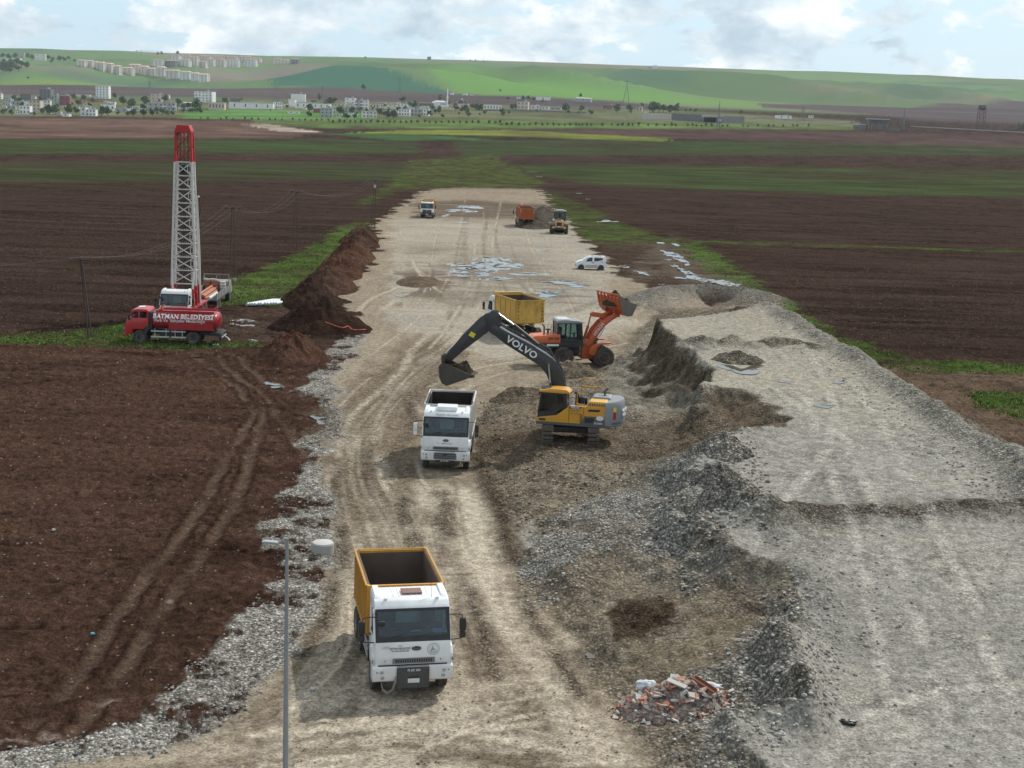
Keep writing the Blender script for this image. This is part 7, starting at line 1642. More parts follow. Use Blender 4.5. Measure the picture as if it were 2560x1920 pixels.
loose('concrete_slab', MB().prism([(-.22, -.32), (.27, -.36), (.22, -.04), (.09, .32), (-.17, .34), (-.25, .08)], -.05, .05, .01, axis='z'), RM[2], .12, .35, (.42, .1, .15), 'largest pale concrete slab, propped near the top of the rubble heap', 'slab', .10)
loose('plaster_board', MB().b2(-.32, .32, -.08, .08, -.02, .02), mat('board_white', (.44, .43, .40), .8, dirt=.2), .02, -.25, (.25, .15, -.55), 'long whitish board strip in the middle of the rubble heap', 'board', .1)
loose('metal_channel', MB().b2(-.42, .42, -.10, -.08, 0, .10).b2(-.42, .42, .08, .10, 0, .10).b2(-.42, .42, -.08, .08, 0, .02), mat('rust_brown', (.22, .07, .035), .6, dirt=.3), .85, -.18, (.2, .25, -.75), 'brown metal channel lying on the rubble heap', 'channel', .14)
def bag(loc, s, m, lab, nm='plastic_bag', sx=1.25):
    bm = bmesh.new(); bmesh.ops.create_icosphere(bm, subdivisions=4, radius=1)
    for v in bm.verts:
        n_ = float(fbm(np.array([v.co.x*1.3+loc[0]]), np.array([v.co.y*1.3+v.co.z*1.9]), 1.4, 4, 11)[0]); v.co *= 1+.28*n_; v.co.x *= sx; v.co.z *= .72
    me = bpy.data.meshes.new(nm); bm.to_mesh(me); bm.free(); me.materials.append(m); me.polygons.foreach_set('use_smooth', [True]*len(me.polygons))
    o = bpy.data.objects.new(nm, me); COL.objects.link(o); o.location = loc; o.scale = (s, s, s); tag(o, lab, 'plastic bag'); return o
BAGW = mat('bag_white', (.58, .63, .68), .35, var=.12, scale=6, bump=.03)
bag((cx-.82, cy+.55, mound(cx-.82, cy+.55)+.22), .25, BAGW, 'bluish white plastic bag on the upper left of the rubble heap'); bag((cx+1.15, cy+.62, mound(cx+1.15, cy+.62)+.12), .19, BAGW, 'white plastic sheeting on the upper right of the rubble heap', sx=2.0)
x, y = Gz(1832, 1566, zp); bag((x, y, zg(x, y)+.04), .13, mat('bag_black', (.012, .012, .013), .4), 'small black plastic bag lying on the grey gravel platform', sx=1.9)
for u, v, m, lab in ((116, 1146, BAGW, 'white scrap of litter lying far left on the ploughed field'), (200, 1371, mat('litter_blue', (.10, .32, .45), .5), 'small blue plastic scrap on the ploughed field'), (676, 1490, BAGW, 'white litter at the field edge beside the gravel bank')):
    x, y = G(u, v); bag((x, y, zg(x, y)+.04), .065, m, lab)
# hose over the heap
bpy.context.view_layer.update(); dg = bpy.context.evaluated_depsgraph_get()
def hit(u, v):
    d = Vector(ray(u, v)).normalized(); ok, loc, nor, *_ = scn.ray_cast(dg, Vector((0, 0, CAMZ)), d); return loc+Vector((0, 0, .05))
hp = [hit(*p) for p in smooth_line([(702, 697), (716, 702), (730, 707), (742, 709), (752, 706), (760, 713), (772, 714), (790, 713)], 4)]
o = MB().tube([p-hp[0] for p in hp], .05, 6).build('hose', mat('hose_red', (.42, .07, .05), .5), None, smooth=50); o.location = hp[0]; tag(o, 'thin red hose trailing down the dark soil heap onto the road', 'hose')
# ------------------------------------------------------------------ the village and the hills behind the plain
_ys = np.exp(np.linspace(math.log(260), math.log(7000), 2600))
def GF(u, v):
    d = ray(u, v); x = d[0]/d[1]*_ys; z = CAMZ+d[2]/d[1]*_ys; h = macro(x, _ys); k = np.argmax(z < h)
    if not (z < h).any(): k = int(np.argmin(z-h))
    return float(x[k]), float(_ys[k]), float(h[k])
ZR = {4: (0, 200, 430/2212), 5: (400, 200, 430/2212), 6: (830, 200, 430/2212), 7: (1240, 200, 600/2212), 8: (150, 110, 610/2212), 1: (0, 80, 860/2212), 2: (800, 80, 860/2212), 3: (1600, 80, 960/2212)}
def zz(r, x, y): o = ZR[r]; return (o[0]+x*o[2])/SC, (o[1]+y*o[2])/SC
WALLS = dict(white=(.80, .80, .78), pale=(.66, .65, .61), grey=(.36, .365, .365), dgrey=(.16, .165, .17), beige=(.56, .48, .38), red=(.26, .09, .085), orange=(.46, .29, .12), pink=(.60, .48, .40), blue=(.42, .47, .52), brown=(.22, .14, .10))
def wm(c): return mat('wall_'+c, WALLS[c], .85, var=.10, scale=.35, dirt=.15, dirtcol=(.3, .28, .24))
WIN = mat('house_window', (.10, .115, .125), .25); ROOFW = mat('roof_light', (.62, .62, .60), .7, var=.08, scale=.3); ROOFR = mat('roof_tiles', (.36, .20, .15), .8, var=.12, scale=.4); ROOFD = mat('roof_dark', (.17, .16, .155), .8, var=.1, scale=.4)
nbuild = 0
def house(r, x0, yt, x1, yb, c, roof='flat', lab='', name='house', cat='house', group='buildings of the village', storeys=None, cols=None, depth=.7, rot=None, win=True, balcony=False):
    u0, v0 = zz(r, x0, yt); u1, v1 = zz(r, x1, yb); x, y, z = GF((u0+u1)/2, v1)
    w = (u1-u0)*y/2981; h = max(2.4, (v1-v0)*y/2981); d = max(5., min(w*depth, 14.)); rr = random.Random(int(x*10)); a = rr.uniform(-.22, .22) if rot is None else rot
    P = empty(name, (x, y+d*.5, z), (math.cos(a), math.sin(a))); tag(P, lab, cat, group)
    hr = h*.14 if roof in ('hip', 'gable') else min(.5, h*.08); hb = h-hr
    MB().b2(-w/2, w/2, -d/2, d/2, -3, hb).build('wall', wm(c), P)
    rm = {'flat': wm('grey'), 'hip': ROOFR, 'white': ROOFW, 'gable': ROOFW, 'dark': ROOFD}[roof if roof != 'parapet' else 'flat']
    if roof == 'hip': MB().box((0, 0, hb+hr/2), (w+.8, d+.8, hr), taper=(.45, .25)).build('roof', rm, P)
    elif roof == 'gable': MB().prism([(-d/2-.3, hb), (d/2+.3, hb), (0, hb+hr)], -w/2-.3, w/2+.3, axis='x').build('roof', rm, P)
    elif roof in ('white', 'dark'): MB().b2(-w/2-.4, w/2+.4, -d/2-.4, d/2+.4, hb, hb+.45).build('roof', rm, P)
    else: MB().b2(-w/2-.15, w/2+.15, -d/2-.15, d/2+.15, hb, hb+.35).b2(w*.1, w*.1+min(3, w*.25), -1.5, 1.5, hb+.35, hb+.35+min(2.2, h*.2)).build('roof', rm, P)
    if win:
        ns = storeys or max(1, int(round(hb/3.1))); nc = cols or max(1, min(6, int(w/3.2))); sh = hb/ns
        wmsh = None
        for s in range(ns):
            for q in range(nc):
                ww = min(1.5, w/nc*.5); cx_ = -w/2+w*(q+.5)/nc
                o = MB().b2(cx_-ww/2, cx_+ww/2, -d/2-.06, -d/2+.05, s*sh+sh*.32, s*sh+sh*.78) if wmsh is None else None
                if o is not None: o = MB().b2(-ww/2, ww/2, -.06, .05, sh*.32, sh*.78).build('window', WIN, P); wmsh = o.data
                else: o = bpy.data.objects.new('window', wmsh); COL.objects.link(o); o.parent = P
                o.location = (cx_, -d/2, s*sh)
        if balcony:
            for s in range(1, ns):
                for q in (-1, 1): MB().b2(q*w/2-q*w*.28, q*(w/2+.9), -d/2-1.1, -d/2+1.2, s*sh-.1, s*sh+.95).build('balcony', wm('white'), P)
    return P
B = [  # region, box in the photo, wall, roof, label
 (4, 1232, 78, 1393, 240, 'white', 'white', 'tall white five storey apartment block standing alone above the village', 5, 4), (4, 515, 120, 660, 255, 'dgrey', 'flat', 'grey unfinished concrete block with open upper floors left of the white tower', 4, 3), (4, 265, 185, 405, 260, 'dgrey', 'dark', 'dark flat roofed house at the village edge, left of the unfinished block', 2, 3),
 (4, 40, 245, 150, 320, 'blue', 'flat', 'pale blue grey house near the left edge of the photo', 2, 3), (4, -30, 175, 25, 245, 'white', 'flat', 'white house cut off by the left edge of the photo', 2, 2), (4, 370, 258, 520, 400, 'beige', 'dark', 'brown beige three storey house with vertical streaks', 3, 3), (4, 520, 262, 640, 375, 'pale', 'flat', 'pale flat roofed house joined to the brown beige one', 3, 3),
 (4, 755, 205, 890, 330, 'red', 'flat', 'maroon red house left of the long orange building', 2, 2), (4, 690, 200, 752, 330, 'grey', 'flat', 'narrow grey house beside the maroon one', 3, 1), (4, 1010, 250, 1335, 290, 'orange', 'dark', 'long low orange yellow building below the white tower', 1, 6), (4, 250, 330, 385, 440, 'white', 'flat', 'white stepped house beside the plain, lower left of the village', 2, 3),
 (4, 85, 330, 190, 385, 'grey', 'flat', 'small grey house behind the white stepped one', 1, 2), (4, 940, 188, 1140, 212, 'pale', 'white', 'long low shed with a bright white roof left of the white tower', 1, 1), (4, 1105, 375, 1230, 465, 'white', 'flat', 'white two storey house with three windows at the field edge', 2, 3), (4, 1035, 350, 1100, 465, 'pale', 'flat', 'pale narrow house beside the white two storey one', 2, 1),
 (4, 800, 432, 895, 470, 'white', 'flat', 'small white cabin on the field edge', 1, 1), (4, 1290, 315, 1460, 400, 'white', 'flat', 'whitewashed low house under the orange building', 1, 3), (4, 1935, 180, 2105, 265, 'pink', 'flat', 'pinkish house with roof tanks, right of the big trees', 2, 3), (4, 1900, 295, 2095, 390, 'grey', 'white', 'grey house with a wide white roof', 2, 3), (4, 2100, 290, 2212, 400, 'grey', 'flat', 'grey flat roofed house right of the white roofed one', 2, 2),
 (4, 1480, 360, 1640, 420, 'grey', 'flat', 'low grey house among the roadside trees', 1, 2), (4, 150, 270, 320, 330, 'grey', 'flat', 'low grey green house near the left edge, behind trees', 1, 3),
 (5, 30, 290, 190, 400, 'grey', 'flat', 'rough grey block house left of the balconied apartments', 2, 3), (5, 450, 150, 685, 290, 'white', 'flat', 'white apartment house with balconies stacked on both ends', 4, 5), (5, 300, 285, 435, 335, 'grey', 'gable', 'low shed with a curved white roof beside the balconied apartments', 1, 2), (5, 620, 290, 820, 385, 'pink', 'white', 'pinkish warehouse with pilasters right of the balconied apartments', 1, 5),
 (5, 890, 292, 1448, 372, 'white', 'white', 'very long low white warehouse facing the green field', 1, 4), (5, 1452, 285, 1562, 372, 'white', 'flat', 'white two storey office at the right end of the long warehouse', 2, 4), (5, 900, 240, 1025, 288, 'dgrey', 'dark', 'dark house behind the long white warehouse', 1, 3), (5, 1680, 180, 1860, 285, 'white', 'flat', 'tall windowless white block of the factory', 1, 1), (5, 1655, 248, 1740, 340, 'white', 'white', 'white silo house in front of the tall factory block', 1, 1),
 (5, 1740, 300, 2180, 365, 'white', 'white', 'long low white factory hall', 1, 6), (5, 1935, 252, 2010, 285, 'brown', 'white', 'small brown hut behind the factory hall', 1, 1), (5, 2060, 360, 2212, 485, 'grey', 'flat', 'grey three storey house at the end of the green field', 3, 3), (5, 1970, 370, 2056, 420, 'red', 'dark', 'low red shed beside two round trees', 1, 1),
 (6, 165, 230, 300, 315, 'white', 'flat', 'white house with dishes on its roof on the village rise', 2, 2), (6, 300, 265, 405, 385, 'grey', 'flat', 'grey rendered apartment house with balconies', 3, 2), (6, 408, 262, 472, 385, 'white', 'flat', 'white end wall of the grey apartment house', 3, 1), (6, 20, 300, 160, 350, 'beige', 'flat', 'beige low house below the white one with dishes', 1, 3), (6, 480, 305, 600, 372, 'pink', 'flat', 'pinkish low house in the middle of the village', 1, 3),
 (6, 610, 315, 830, 360, 'pale', 'flat', 'row of pale low houses in the middle of the village', 1, 4), (6, 870, 305, 1010, 345, 'white', 'flat', 'white low house left of the dark village tree', 1, 3), (6, 1120, 295, 1300, 350, 'brown', 'white', 'red brown hall with a white roof left of the mosque', 1, 3), (6, 1560, 290, 1620, 345, 'red', 'flat', 'red walled annex between the minaret and the dome', 1, 2), (6, 1950, 320, 2175, 390, 'white', 'white', 'pale arcaded building right of the dome', 1, 6),
 (6, 380, 400, 560, 490, 'pale', 'flat', 'pale two storey house at the lower edge of the village', 2, 4), (6, 860, 375, 1003, 465, 'white', 'flat', 'white balconied terrace house, first of three in a row', 2, 4), (6, 1006, 378, 1140, 465, 'grey', 'flat', 'grey terrace house between two white ones', 2, 3), (6, 1143, 375, 1250, 465, 'white', 'flat', 'white balconied terrace house, last of three in a row', 2, 3), (6, 670, 345, 1050, 375, 'pale', 'white', 'long flat pale roofed hall behind the terrace houses', 1, 1),
 (6, 1110, 350, 1400, 378, 'pale', 'white', 'long pale roofed hall below the mosque', 1, 1), (6, 0, 340, 50, 440, 'pale', 'flat', 'pale house beside a round tree, left part of the village rise', 2, 1), (6, 150, 355, 290, 420, 'grey', 'flat', 'grey house below the white one with dishes', 2, 3), (6, 1520, 165, 1565, 190, 'white', 'white', 'far white shed just right of the minaret top', 1, 1), (6, 1680, 175, 1740, 197, 'white', 'white', 'far white shed under the teal field', 1, 1), (6, 1780, 182, 1830, 203, 'pale', 'white', 'far pale shed, rightmost under the teal field', 1, 1),
 (7, 200, 200, 300, 270, 'beige', 'flat', 'beige two storey house behind the railing wall', 2, 3), (7, 320, 230, 405, 270, 'pale', 'flat', 'pale low house beside the beige two storey one', 1, 2), (7, 370, 155, 500, 187, 'white', 'white', 'white shed with a dark door in the brown field', 1, 1), (7, 740, 165, 880, 202, 'grey', 'gable', 'long grey farm shed under a lone round tree', 1, 1), (7, 1020, 228, 1075, 270, 'brown', 'flat', 'small brick house with a white tank', 1, 1),
 (7, 1150, 245, 1215, 268, 'grey', 'white', 'low house with a bright white roof between two trees', 1, 1), (7, 1295, 250, 1350, 290, 'beige', 'flat', 'beige farm house left of the tall tree clump', 1, 2),
 (1, 225, 140, 290, 185, 'pale', 'dark', 'pale house on the left hillside among dark trees', 2, 2), (1, 95, 132, 150, 165, 'grey', 'flat', 'grey house on the left hillside, above the dark trees', 2, 2), (1, 20, 170, 130, 195, 'pale', 'white', 'long pale shed on the left hillside', 1, 1), (2, 690, 160, 712, 181, 'dgrey', 'flat', 'lone dark tower house on the skyline', 1, 1), (2, 2110, 222, 2135, 236, 'grey', 'flat', 'small grey hut on the skyline', 1, 1), (2, 2136, 217, 2170, 236, 'pale', 'flat', 'pale house next to the grey hut on the skyline', 1, 1),
]
for (r, x0, yt, x1, yb, c, rf, lab, ns, nc) in B:
    house(r, x0, yt, x1, yb, c, rf, lab, storeys=ns, cols=nc, win=not (nc == 1 and ns == 1 and x1-x0 < 90 or 'hall' in lab and nc == 1 or 'windowless' in lab), balcony='balcon' in lab, rot=.0 if x1-x0 > 300 else None)
EX_H = [(4, 30, 330, 78, 372, 'pale'), (4, 195, 395, 250, 440, 'white'), (4, 405, 215, 455, 240, 'white'), (4, 650, 395, 720, 425, 'beige'), (4, 960, 345, 1020, 372, 'pale'), (4, 1180, 205, 1235, 240, 'pale'), (4, 1640, 375, 1720, 395, 'white'), (4, 1760, 375, 1815, 395, 'pale'), (4, 1870, 330, 1930, 348, 'white'), (4, 2020, 250, 2080, 275, 'white'),
  (5, 240, 360, 410, 378, 'white'), (5, 1565, 310, 1640, 332, 'white'), (5, 1640, 405, 1790, 432, 'white'), (5, 1850, 355, 1885, 378, 'white'), (6, 60, 440, 130, 480, 'pale'), (6, 230, 325, 290, 360, 'pale'), (6, 205, 430, 320, 452, 'white'), (6, 470, 392, 560, 410, 'white'), (6, 730, 372, 860, 392, 'beige'), (6, 830, 285, 880, 312, 'white'), (6, 960, 280, 1040, 300, 'pale'),
  (6, 640, 300, 700, 318, 'pink'), (6, 1230, 300, 1300, 345, 'white'), (6, 1470, 352, 1560, 375, 'pale'), (7, 420, 245, 490, 275, 'pale'), (7, 500, 250, 600, 275, 'grey'), (7, 190, 155, 240, 172, 'white'), (7, 660, 180, 720, 195, 'grey'), (7, 1365, 292, 1405, 302, 'white'), (5, 60, 195, 120, 240, 'pale'), (4, 1345, 290, 1410, 318, 'white'), (3, 790, 480, 870, 500, 'white'), (3, 975, 482, 1000, 496, 'white')]
rh = random.Random(8)
for q in range(46):
    r = rh.choice((4, 4, 4, 5, 6, 6, 6)); a = rh.uniform(0, 2100); b_ = rh.uniform(*{4: (300, 450), 5: (300, 345), 6: (315, 455)}[r]); w_ = rh.uniform(45, 100)
    if (r == 5 and 560 < a < 1660) or (r == 6 and a > 1250) or (r == 5 and a > 1700 and b_ > 320): continue
    EX_H.append((r, a, b_-rh.uniform(20, 40), a+w_, b_, rh.choice(('white', 'pale', 'pale', 'beige', 'grey', 'pink'))))
for i, q in enumerate(EX_H): house(q[0], *q[1:6], 'white' if i % 3 == 0 else 'flat', 'small %s low house or shed among the village trees' % {'white': 'white', 'pale': 'pale', 'beige': 'beige', 'pink': 'pinkish', 'grey': 'grey'}[q[5]], 'shed', 'shed', 'small %s sheds of the village' % q[5], storeys=1, cols=2)
# mosque
u, v = zz(6, 1385, 350); x, y, z = GF(u, v); k = y/2981*(430/2212)/SC
MQ = empty('mosque', (x, y, z), (1, 0)); tag(MQ, 'white mosque with pencil minaret and a dark dome beside it', 'mosque', 'buildings of the village')
px = lambda q: q*k
MB().b2(px(-95), px(85), 0, px(90), -2, px(66)).build('wall', wm('white'), MQ); MB().box((0, px(45), px(74)), (px(190), px(100), px(16)), taper=(.5, .4)).build('roof', ROOFW, MQ)
for q in range(5): MB().b2(px(10+q*16), px(17+q*16), -.15, .1, px(30), px(52)).build('window', WIN, MQ)
MB().lathe([(px(13), -2), (px(13), px(30)), (px(8.5), px(40)), (px(8), px(118)), (px(14), px(122)), (px(14), px(130)), (px(7), px(131)), (px(6.5), px(180)), (px(8.5), px(182)), (px(.6), px(238)), (0, px(245))], (px(95), px(20), 0), 'z', 14).build('minaret', wm('white'), MQ, smooth=40)
u, v = zz(6, 1690, 360); x2, y2, z2 = GF(u, v)
MD = empty('mosque', (x2, y2, z2), (1, 0)); tag(MD, 'pale domed prayer hall with a dark round dome among trees', 'mosque', 'buildings of the village')
MB().b2(px(-75), px(65), 0, px(110), -2, px(52)).build('wall', wm('beige'), MD); MB().lathe([(px(38), px(50)), (px(38), px(72)), (px(36), px(85)), (px(28), px(102)), (px(15), px(114)), (0, px(119))], (px(-38), px(50), 0), 'z', 20).build('dome', mat('dome_lead', (.07, .075, .09), .35, .4), MD, smooth=50); MB().lathe([(px(16), px(50)), (px(16), px(62)), (px(10), px(72)), (0, px(76))], (px(38), px(40), 0), 'z', 14).build('dome', MATS['dome_lead'], MD, smooth=50)
for q in range(3): MB().b2(px(-20+q*26), px(-8+q*26), -.15, .1, px(8), px(38)).build('window', WIN, MD)
# ---- housing estate on the hill
def facade(name, wall, win, fx=.28, fz=.33):
    m = bpy.data.materials.new(name); m.use_nodes = True; nt = m.node_tree; N = nt.nodes.new; L = nt.links.new; b = nt.nodes['Principled BSDF']; b.inputs['Roughness'].default_value = .85
    tc = N('ShaderNodeTexCoord'); s = N('ShaderNodeSeparateXYZ'); L(tc.outputs['Object'], s.inputs[0])
    def mt(op, a, c=None):
        k = N('ShaderNodeMath'); k.operation = op
        for i, q in enumerate((a, c)):
            if q is None: continue
            if isinstance(q, (int, float)): k.inputs[i].default_value = q
            else: L(q, k.inputs[i])
        return k.outputs[0]
    h = mt('FRACT', mt('MULTIPLY', mt('ADD', s.outputs[0], s.outputs[1]), fx)); vv = mt('FRACT', mt('MULTIPLY', s.outputs[2], fz))
    m1 = mt('MULTIPLY', mt('MULTIPLY', mt('GREATER_THAN', h, .32), mt('LESS_THAN', h, .78)), mt('MULTIPLY', mt('GREATER_THAN', vv, .30), mt('LESS_THAN', vv, .80)))
    st = mt('LESS_THAN', mt('FRACT', mt('MULTIPLY', mt('ADD', s.outputs[0], s.outputs[1]), fx*.31)), .28)
    w2 = N('ShaderNodeMix'); w2.data_type = 'RGBA'; L(st, w2.inputs[0]); w2.inputs[6].default_value = (*wall, 1); w2.inputs[7].default_value = (wall[0]*.72, wall[1]*.66, wall[2]*.62, 1)
    mx = N('ShaderNodeMix'); mx.data_type = 'RGBA'; L(m1, mx.inputs[0]); L(w2.outputs[2], mx.inputs[6]); mx.inputs[7].default_value = (*win, 1); L(mx.outputs[2], b.inputs['Base Color']); return m
FA = [facade('facade_cream', (.72, .66, .60), (.15, .15, .16)), facade('facade_white', (.76, .76, .74), (.18, .18, .19)), facade('facade_dark', (.24, .24, .25), (.10, .10, .11))]
APF = [(155, 145, 235, 200), (232, 150, 300, 210), (298, 158, 338, 215), (330, 165, 405, 245), (403, 175, 478, 260), (470, 195, 548, 275), (545, 213, 670, 275), (620, 185, 735, 265), (728, 200, 800, 285), (775, 218, 872, 290), (868, 205, 957, 300), (955, 235, 1090, 320), (1085, 248, 1190, 327), (1188, 260, 1262, 336), (1258, 270, 1346, 347)]
APB = [(830, 143, 942, 207, 1), (945, 148, 1062, 205, 2), (1080, 138, 1182, 202, 1), (995, 100, 1090, 150, 1), (1090, 97, 1190, 142, 1), (1168, 115, 1255, 197, 0), (1250, 105, 1370, 152, 0), (1255, 155, 1330, 212, 0), (1328, 135, 1400, 197, 0), (1370, 106, 1500, 148, 0), (1410, 135, 1500, 207, 0), (1500, 110, 1612, 152, 0), (1508, 136, 1627, 212, 1), (1610, 112, 1742, 162, 0), (1668, 136, 1787, 212, 1), (1740, 125, 1822, 168, 0), (1938, 128, 2002, 182, 0), (1988, 137, 2072, 182, 0), (2065, 150, 2120, 178, 0), (2090, 135, 2168, 182, 2)]
def block(x0, yt, x1, yb, fm, lab, grp, roofm):
    u0, v0 = zz(8, x0, yt); u1, v1 = zz(8, x1, yb); x, y, z = GF((u0+u1)/2, v1); w = (u1-u0)*y/2981*.94; h = (v1-v0)*y/2981; d = 16.
    P = empty('apartment_block', (x, y+d/2, z), (math.cos(-.3), math.sin(-.3))); tag(P, lab, 'apartment block', grp)
    MB().b2(-w/2, w/2, -d/2, d/2, -6, h*.86).build('wall', fm, P); MB().box((0, 0, h*.93), (w+1.6, d+1.6, h*.14), taper=(.6, .35)).build('roof', roofm, P)
for i, q in enumerate(APF): block(*q, FA[0] if i < 12 else FA[1], 'cream apartment block in the lower row stepping down the green hillside', 'lower row of apartment blocks', mat('estate_roof_pale', (.55, .38, .31), .85, var=.1, scale=.1))
for q in APB: block(*q[:4], FA[q[4]], {0: 'hilltop apartment block with a red brown hipped roof and striped walls', 1: 'whitish hilltop apartment block with a red roof', 2: 'dark grey unfinished apartment block on the hilltop'}[q[4]], 'upper apartment blocks '+('striped', 'whitish', 'dark')[q[4]], mat('estate_roof_red', (.42, .235, .19), .85, var=.1, scale=.1))
# ---- trees: crown of many small leaf faces round uneven lobes, on a tapered trunk
LEAF = [mat('leaves_dark', (.072, .118, .058), .9, var=.35, scale=.8), mat('leaves_mid', (.088, .145, .06), .9, var=.35, scale=.8), mat('leaves_pale', (.13, .18, .085), .9, var=.3, scale=.8)]
BARK = mat('bark', (.09, .07, .055), .95)
def tree_meshes(seed, n, tall=1.0, lobes=7, leaf=.085):
    r = np.random.default_rng(seed); V = []; F_ = []; C = []
    for q in range(lobes):
        a = r.uniform(0, 6.28); d = r.uniform(.0, .30); C.append((math.cos(a)*d, math.sin(a)*d, .45+r.uniform(-.15, .32)*tall, r.uniform(.15, .28)))
    for k in range(n):
        c = C[int(r.integers(0, lobes))]; dr = r.normal(size=3); dr /= np.linalg.norm(dr); p = np.array(c[:3])+dr*c[3]*r.uniform(.55, 1.1)*np.array([1, 1, .95*tall])
        s = leaf*r.uniform(.5, 1.25); b1 = r.normal(size=3); b1 /= np.linalg.norm(b1); b2 = np.cross(b1, r.normal(size=3)); b2 /= np.linalg.norm(b2)+1e-9; o = len(V)
        V += [tuple(p-b1*s), tuple(p+b2*s*.6), tuple(p+b1*s), tuple(p-b2*s*.6)]; F_.append((o, o+1, o+2, o+3))
    me = bpy.data.meshes.new('crown'); me.from_pydata(V, [], F_)
    t = MB().tube([(0, 0, -.05), (.01, 0, .2), (0, .01, .5)], .035, 6, .015)
    for q in range(3): t.tube([(0, 0, .2+.06*q), (math.cos(q*2.1)*.2, math.sin(q*2.1)*.2, .45+.06*q)], .016, 5, .006)
    o = t.build('trunk', BARK); tm = o.data; COL.objects.unlink(o); bpy.data.objects.remove(o); return me, tm
TM = [tree_meshes(s, 420, t) for s, t in ((1, 1.0), (2, 1.15), (3, .9), (4, 1.05))]; TT = [tree_meshes(9, 300, 1.8, 6)]; TS = [tree_meshes(s, 90, 1.15, 4, .13) for s in (11, 12, 13)]
CR = {}
def tree(x, y, z, h, lab, grp, mi=0, kind=None, name='tree'):
    me, tm = random.choice(kind or TM); key = (me.name, mi)
    if key not in CR: c = me.copy(); c.materials.clear(); c.materials.append(LEAF[mi]); CR[key] = c
    P = bpy.data.objects.new(name, tm); COL.objects.link(P); P.location = (x, y, z); s = h/.98; wd = random.uniform(.92, 1.12); P.scale = (s*wd, s*wd, s); P.rotation_euler = (0, 0, random.uniform(0, 6.28)); tag(P, lab, 'tree', grp)
    o = bpy.data.objects.new('crown', CR[key]); COL.objects.link(o); o.parent = P
TR = {4: [(180, 240, 50), (1480, 205, 38), (1590, 270, 60), (1700, 300, 72), (1860, 260, 62), (880, 380, 62), (620, 380, 70), (720, 385, 62), (540, 395, 42), (1310, 410, 72), (1390, 405, 62), (1010, 300, 40), (1720, 415, 52), (1850, 425, 62), (1960, 425, 52), (2080, 405, 52), (1520, 425, 32), (40, 405, 42), (280, 315, 36), (950, 222, 40), (1080, 225, 40), (700, 232, 42), (990, 405, 42), (440, 440, 30), (150, 420, 40), (1640, 430, 34), (2150, 430, 40), (330, 215, 28), (1190, 260, 36)],
      5: [(480, 320, 76), (370, 330, 50), (230, 290, 50), (840, 275, 46), (1920, 355, 56), (1915, 445, 46), (1045, 250, 26), (2190, 270, 52), (60, 240, 48), (30, 405, 42), (520, 395, 42), (300, 395, 36), (1640, 345, 26), (1420, 390, 14), (160, 430, 36), (420, 395, 34)],
      6: [(410, 95, 36), (30, 262, 46), (100, 390, 56), (250, 400, 32), (360, 380, 36), (610, 420, 52), (710, 440, 52), (790, 440, 62), (910, 250, 46), (1065, 325, 52), (680, 335, 32), (1590, 360, 46), (1720, 365, 52), (1850, 345, 52), (1920, 355, 46), (1800, 335, 32), (190, 470, 44), (290, 470, 36), (1420, 465, 30), (1330, 405, 30), (1380, 400, 34), (520, 450, 34), (1660, 385, 30)],
      7: [(180, 245, 24), (640, 255, 46), (785, 265, 34), (870, 300, 32), (1115, 260, 42), (1235, 262, 36), (1455, 248, 56), (1500, 255, 44), (1540, 262, 42), (1600, 267, 42), (1650, 272, 36), (1675, 245, 30), (1750, 277, 14), (1790, 277, 17), (1840, 282, 17), (780, 142, 20), (40, 98, 13), (1345, 227, 20), (250, 167, 20), (300, 165, 20), (350, 177, 20), (110, 170, 16), (430, 195, 16), (1000, 255, 20), (150, 250, 26)],
      1: [(15, 215, 26), (45, 225, 30), (80, 215, 28), (110, 190, 24), (140, 205, 24), (170, 215, 22), (60, 160, 20), (20, 150, 18), (100, 150, 18), (180, 155, 18), (205, 165, 18), (310, 165, 18), (340, 175, 16), (385, 170, 20), (410, 175, 20), (440, 165, 14), (480, 185, 12), (330, 190, 14), (1015, 140, 10), (1040, 138, 12), (1140, 135, 12), (180, 295, 10), (30, 195, 20), (70, 190, 22), (120, 235, 22), (20, 240, 24), (60, 245, 22)],
      2: [(965, 183, 6), (1000, 184, 6), (1050, 188, 7), (1080, 190, 6), (290, 165, 8)], 3: [(580, 465, 14), (1975, 548, 12), (2195, 555, 14), (2210, 545, 16), (1845, 548, 7), (1430, 490, 6)]}
for r, L_ in TR.items():
    for (a, b_, rad) in L_:
        u, v = zz(r, a, b_+rad*.95); x, y, z = GF(u, v); h = 2*rad*ZR[r][2]/SC*y/2981
        g = {1: 'trees on the left hillside', 2: 'trees on the skyline'}.get(r, 'village trees'); mi = random.choice((0, 0, 1, 1, 2)) if r != 2 else 0
        tree(x, y, z, h, {'trees on the left hillside': ['dark tree among the houses on the left hillside', 'green tree among the houses on the left hillside', 'pale green tree among the houses on the left hillside'], 'trees on the skyline': ['small dark tree on the green skyline']*3}.get(g, ['dark green leafy tree growing between the village houses', 'mid green leafy tree growing between the village houses', 'pale green tree growing between the village houses'])[mi], g+(' dark', ' mid', ' pale')[mi], mi)
rt = random.Random(4)
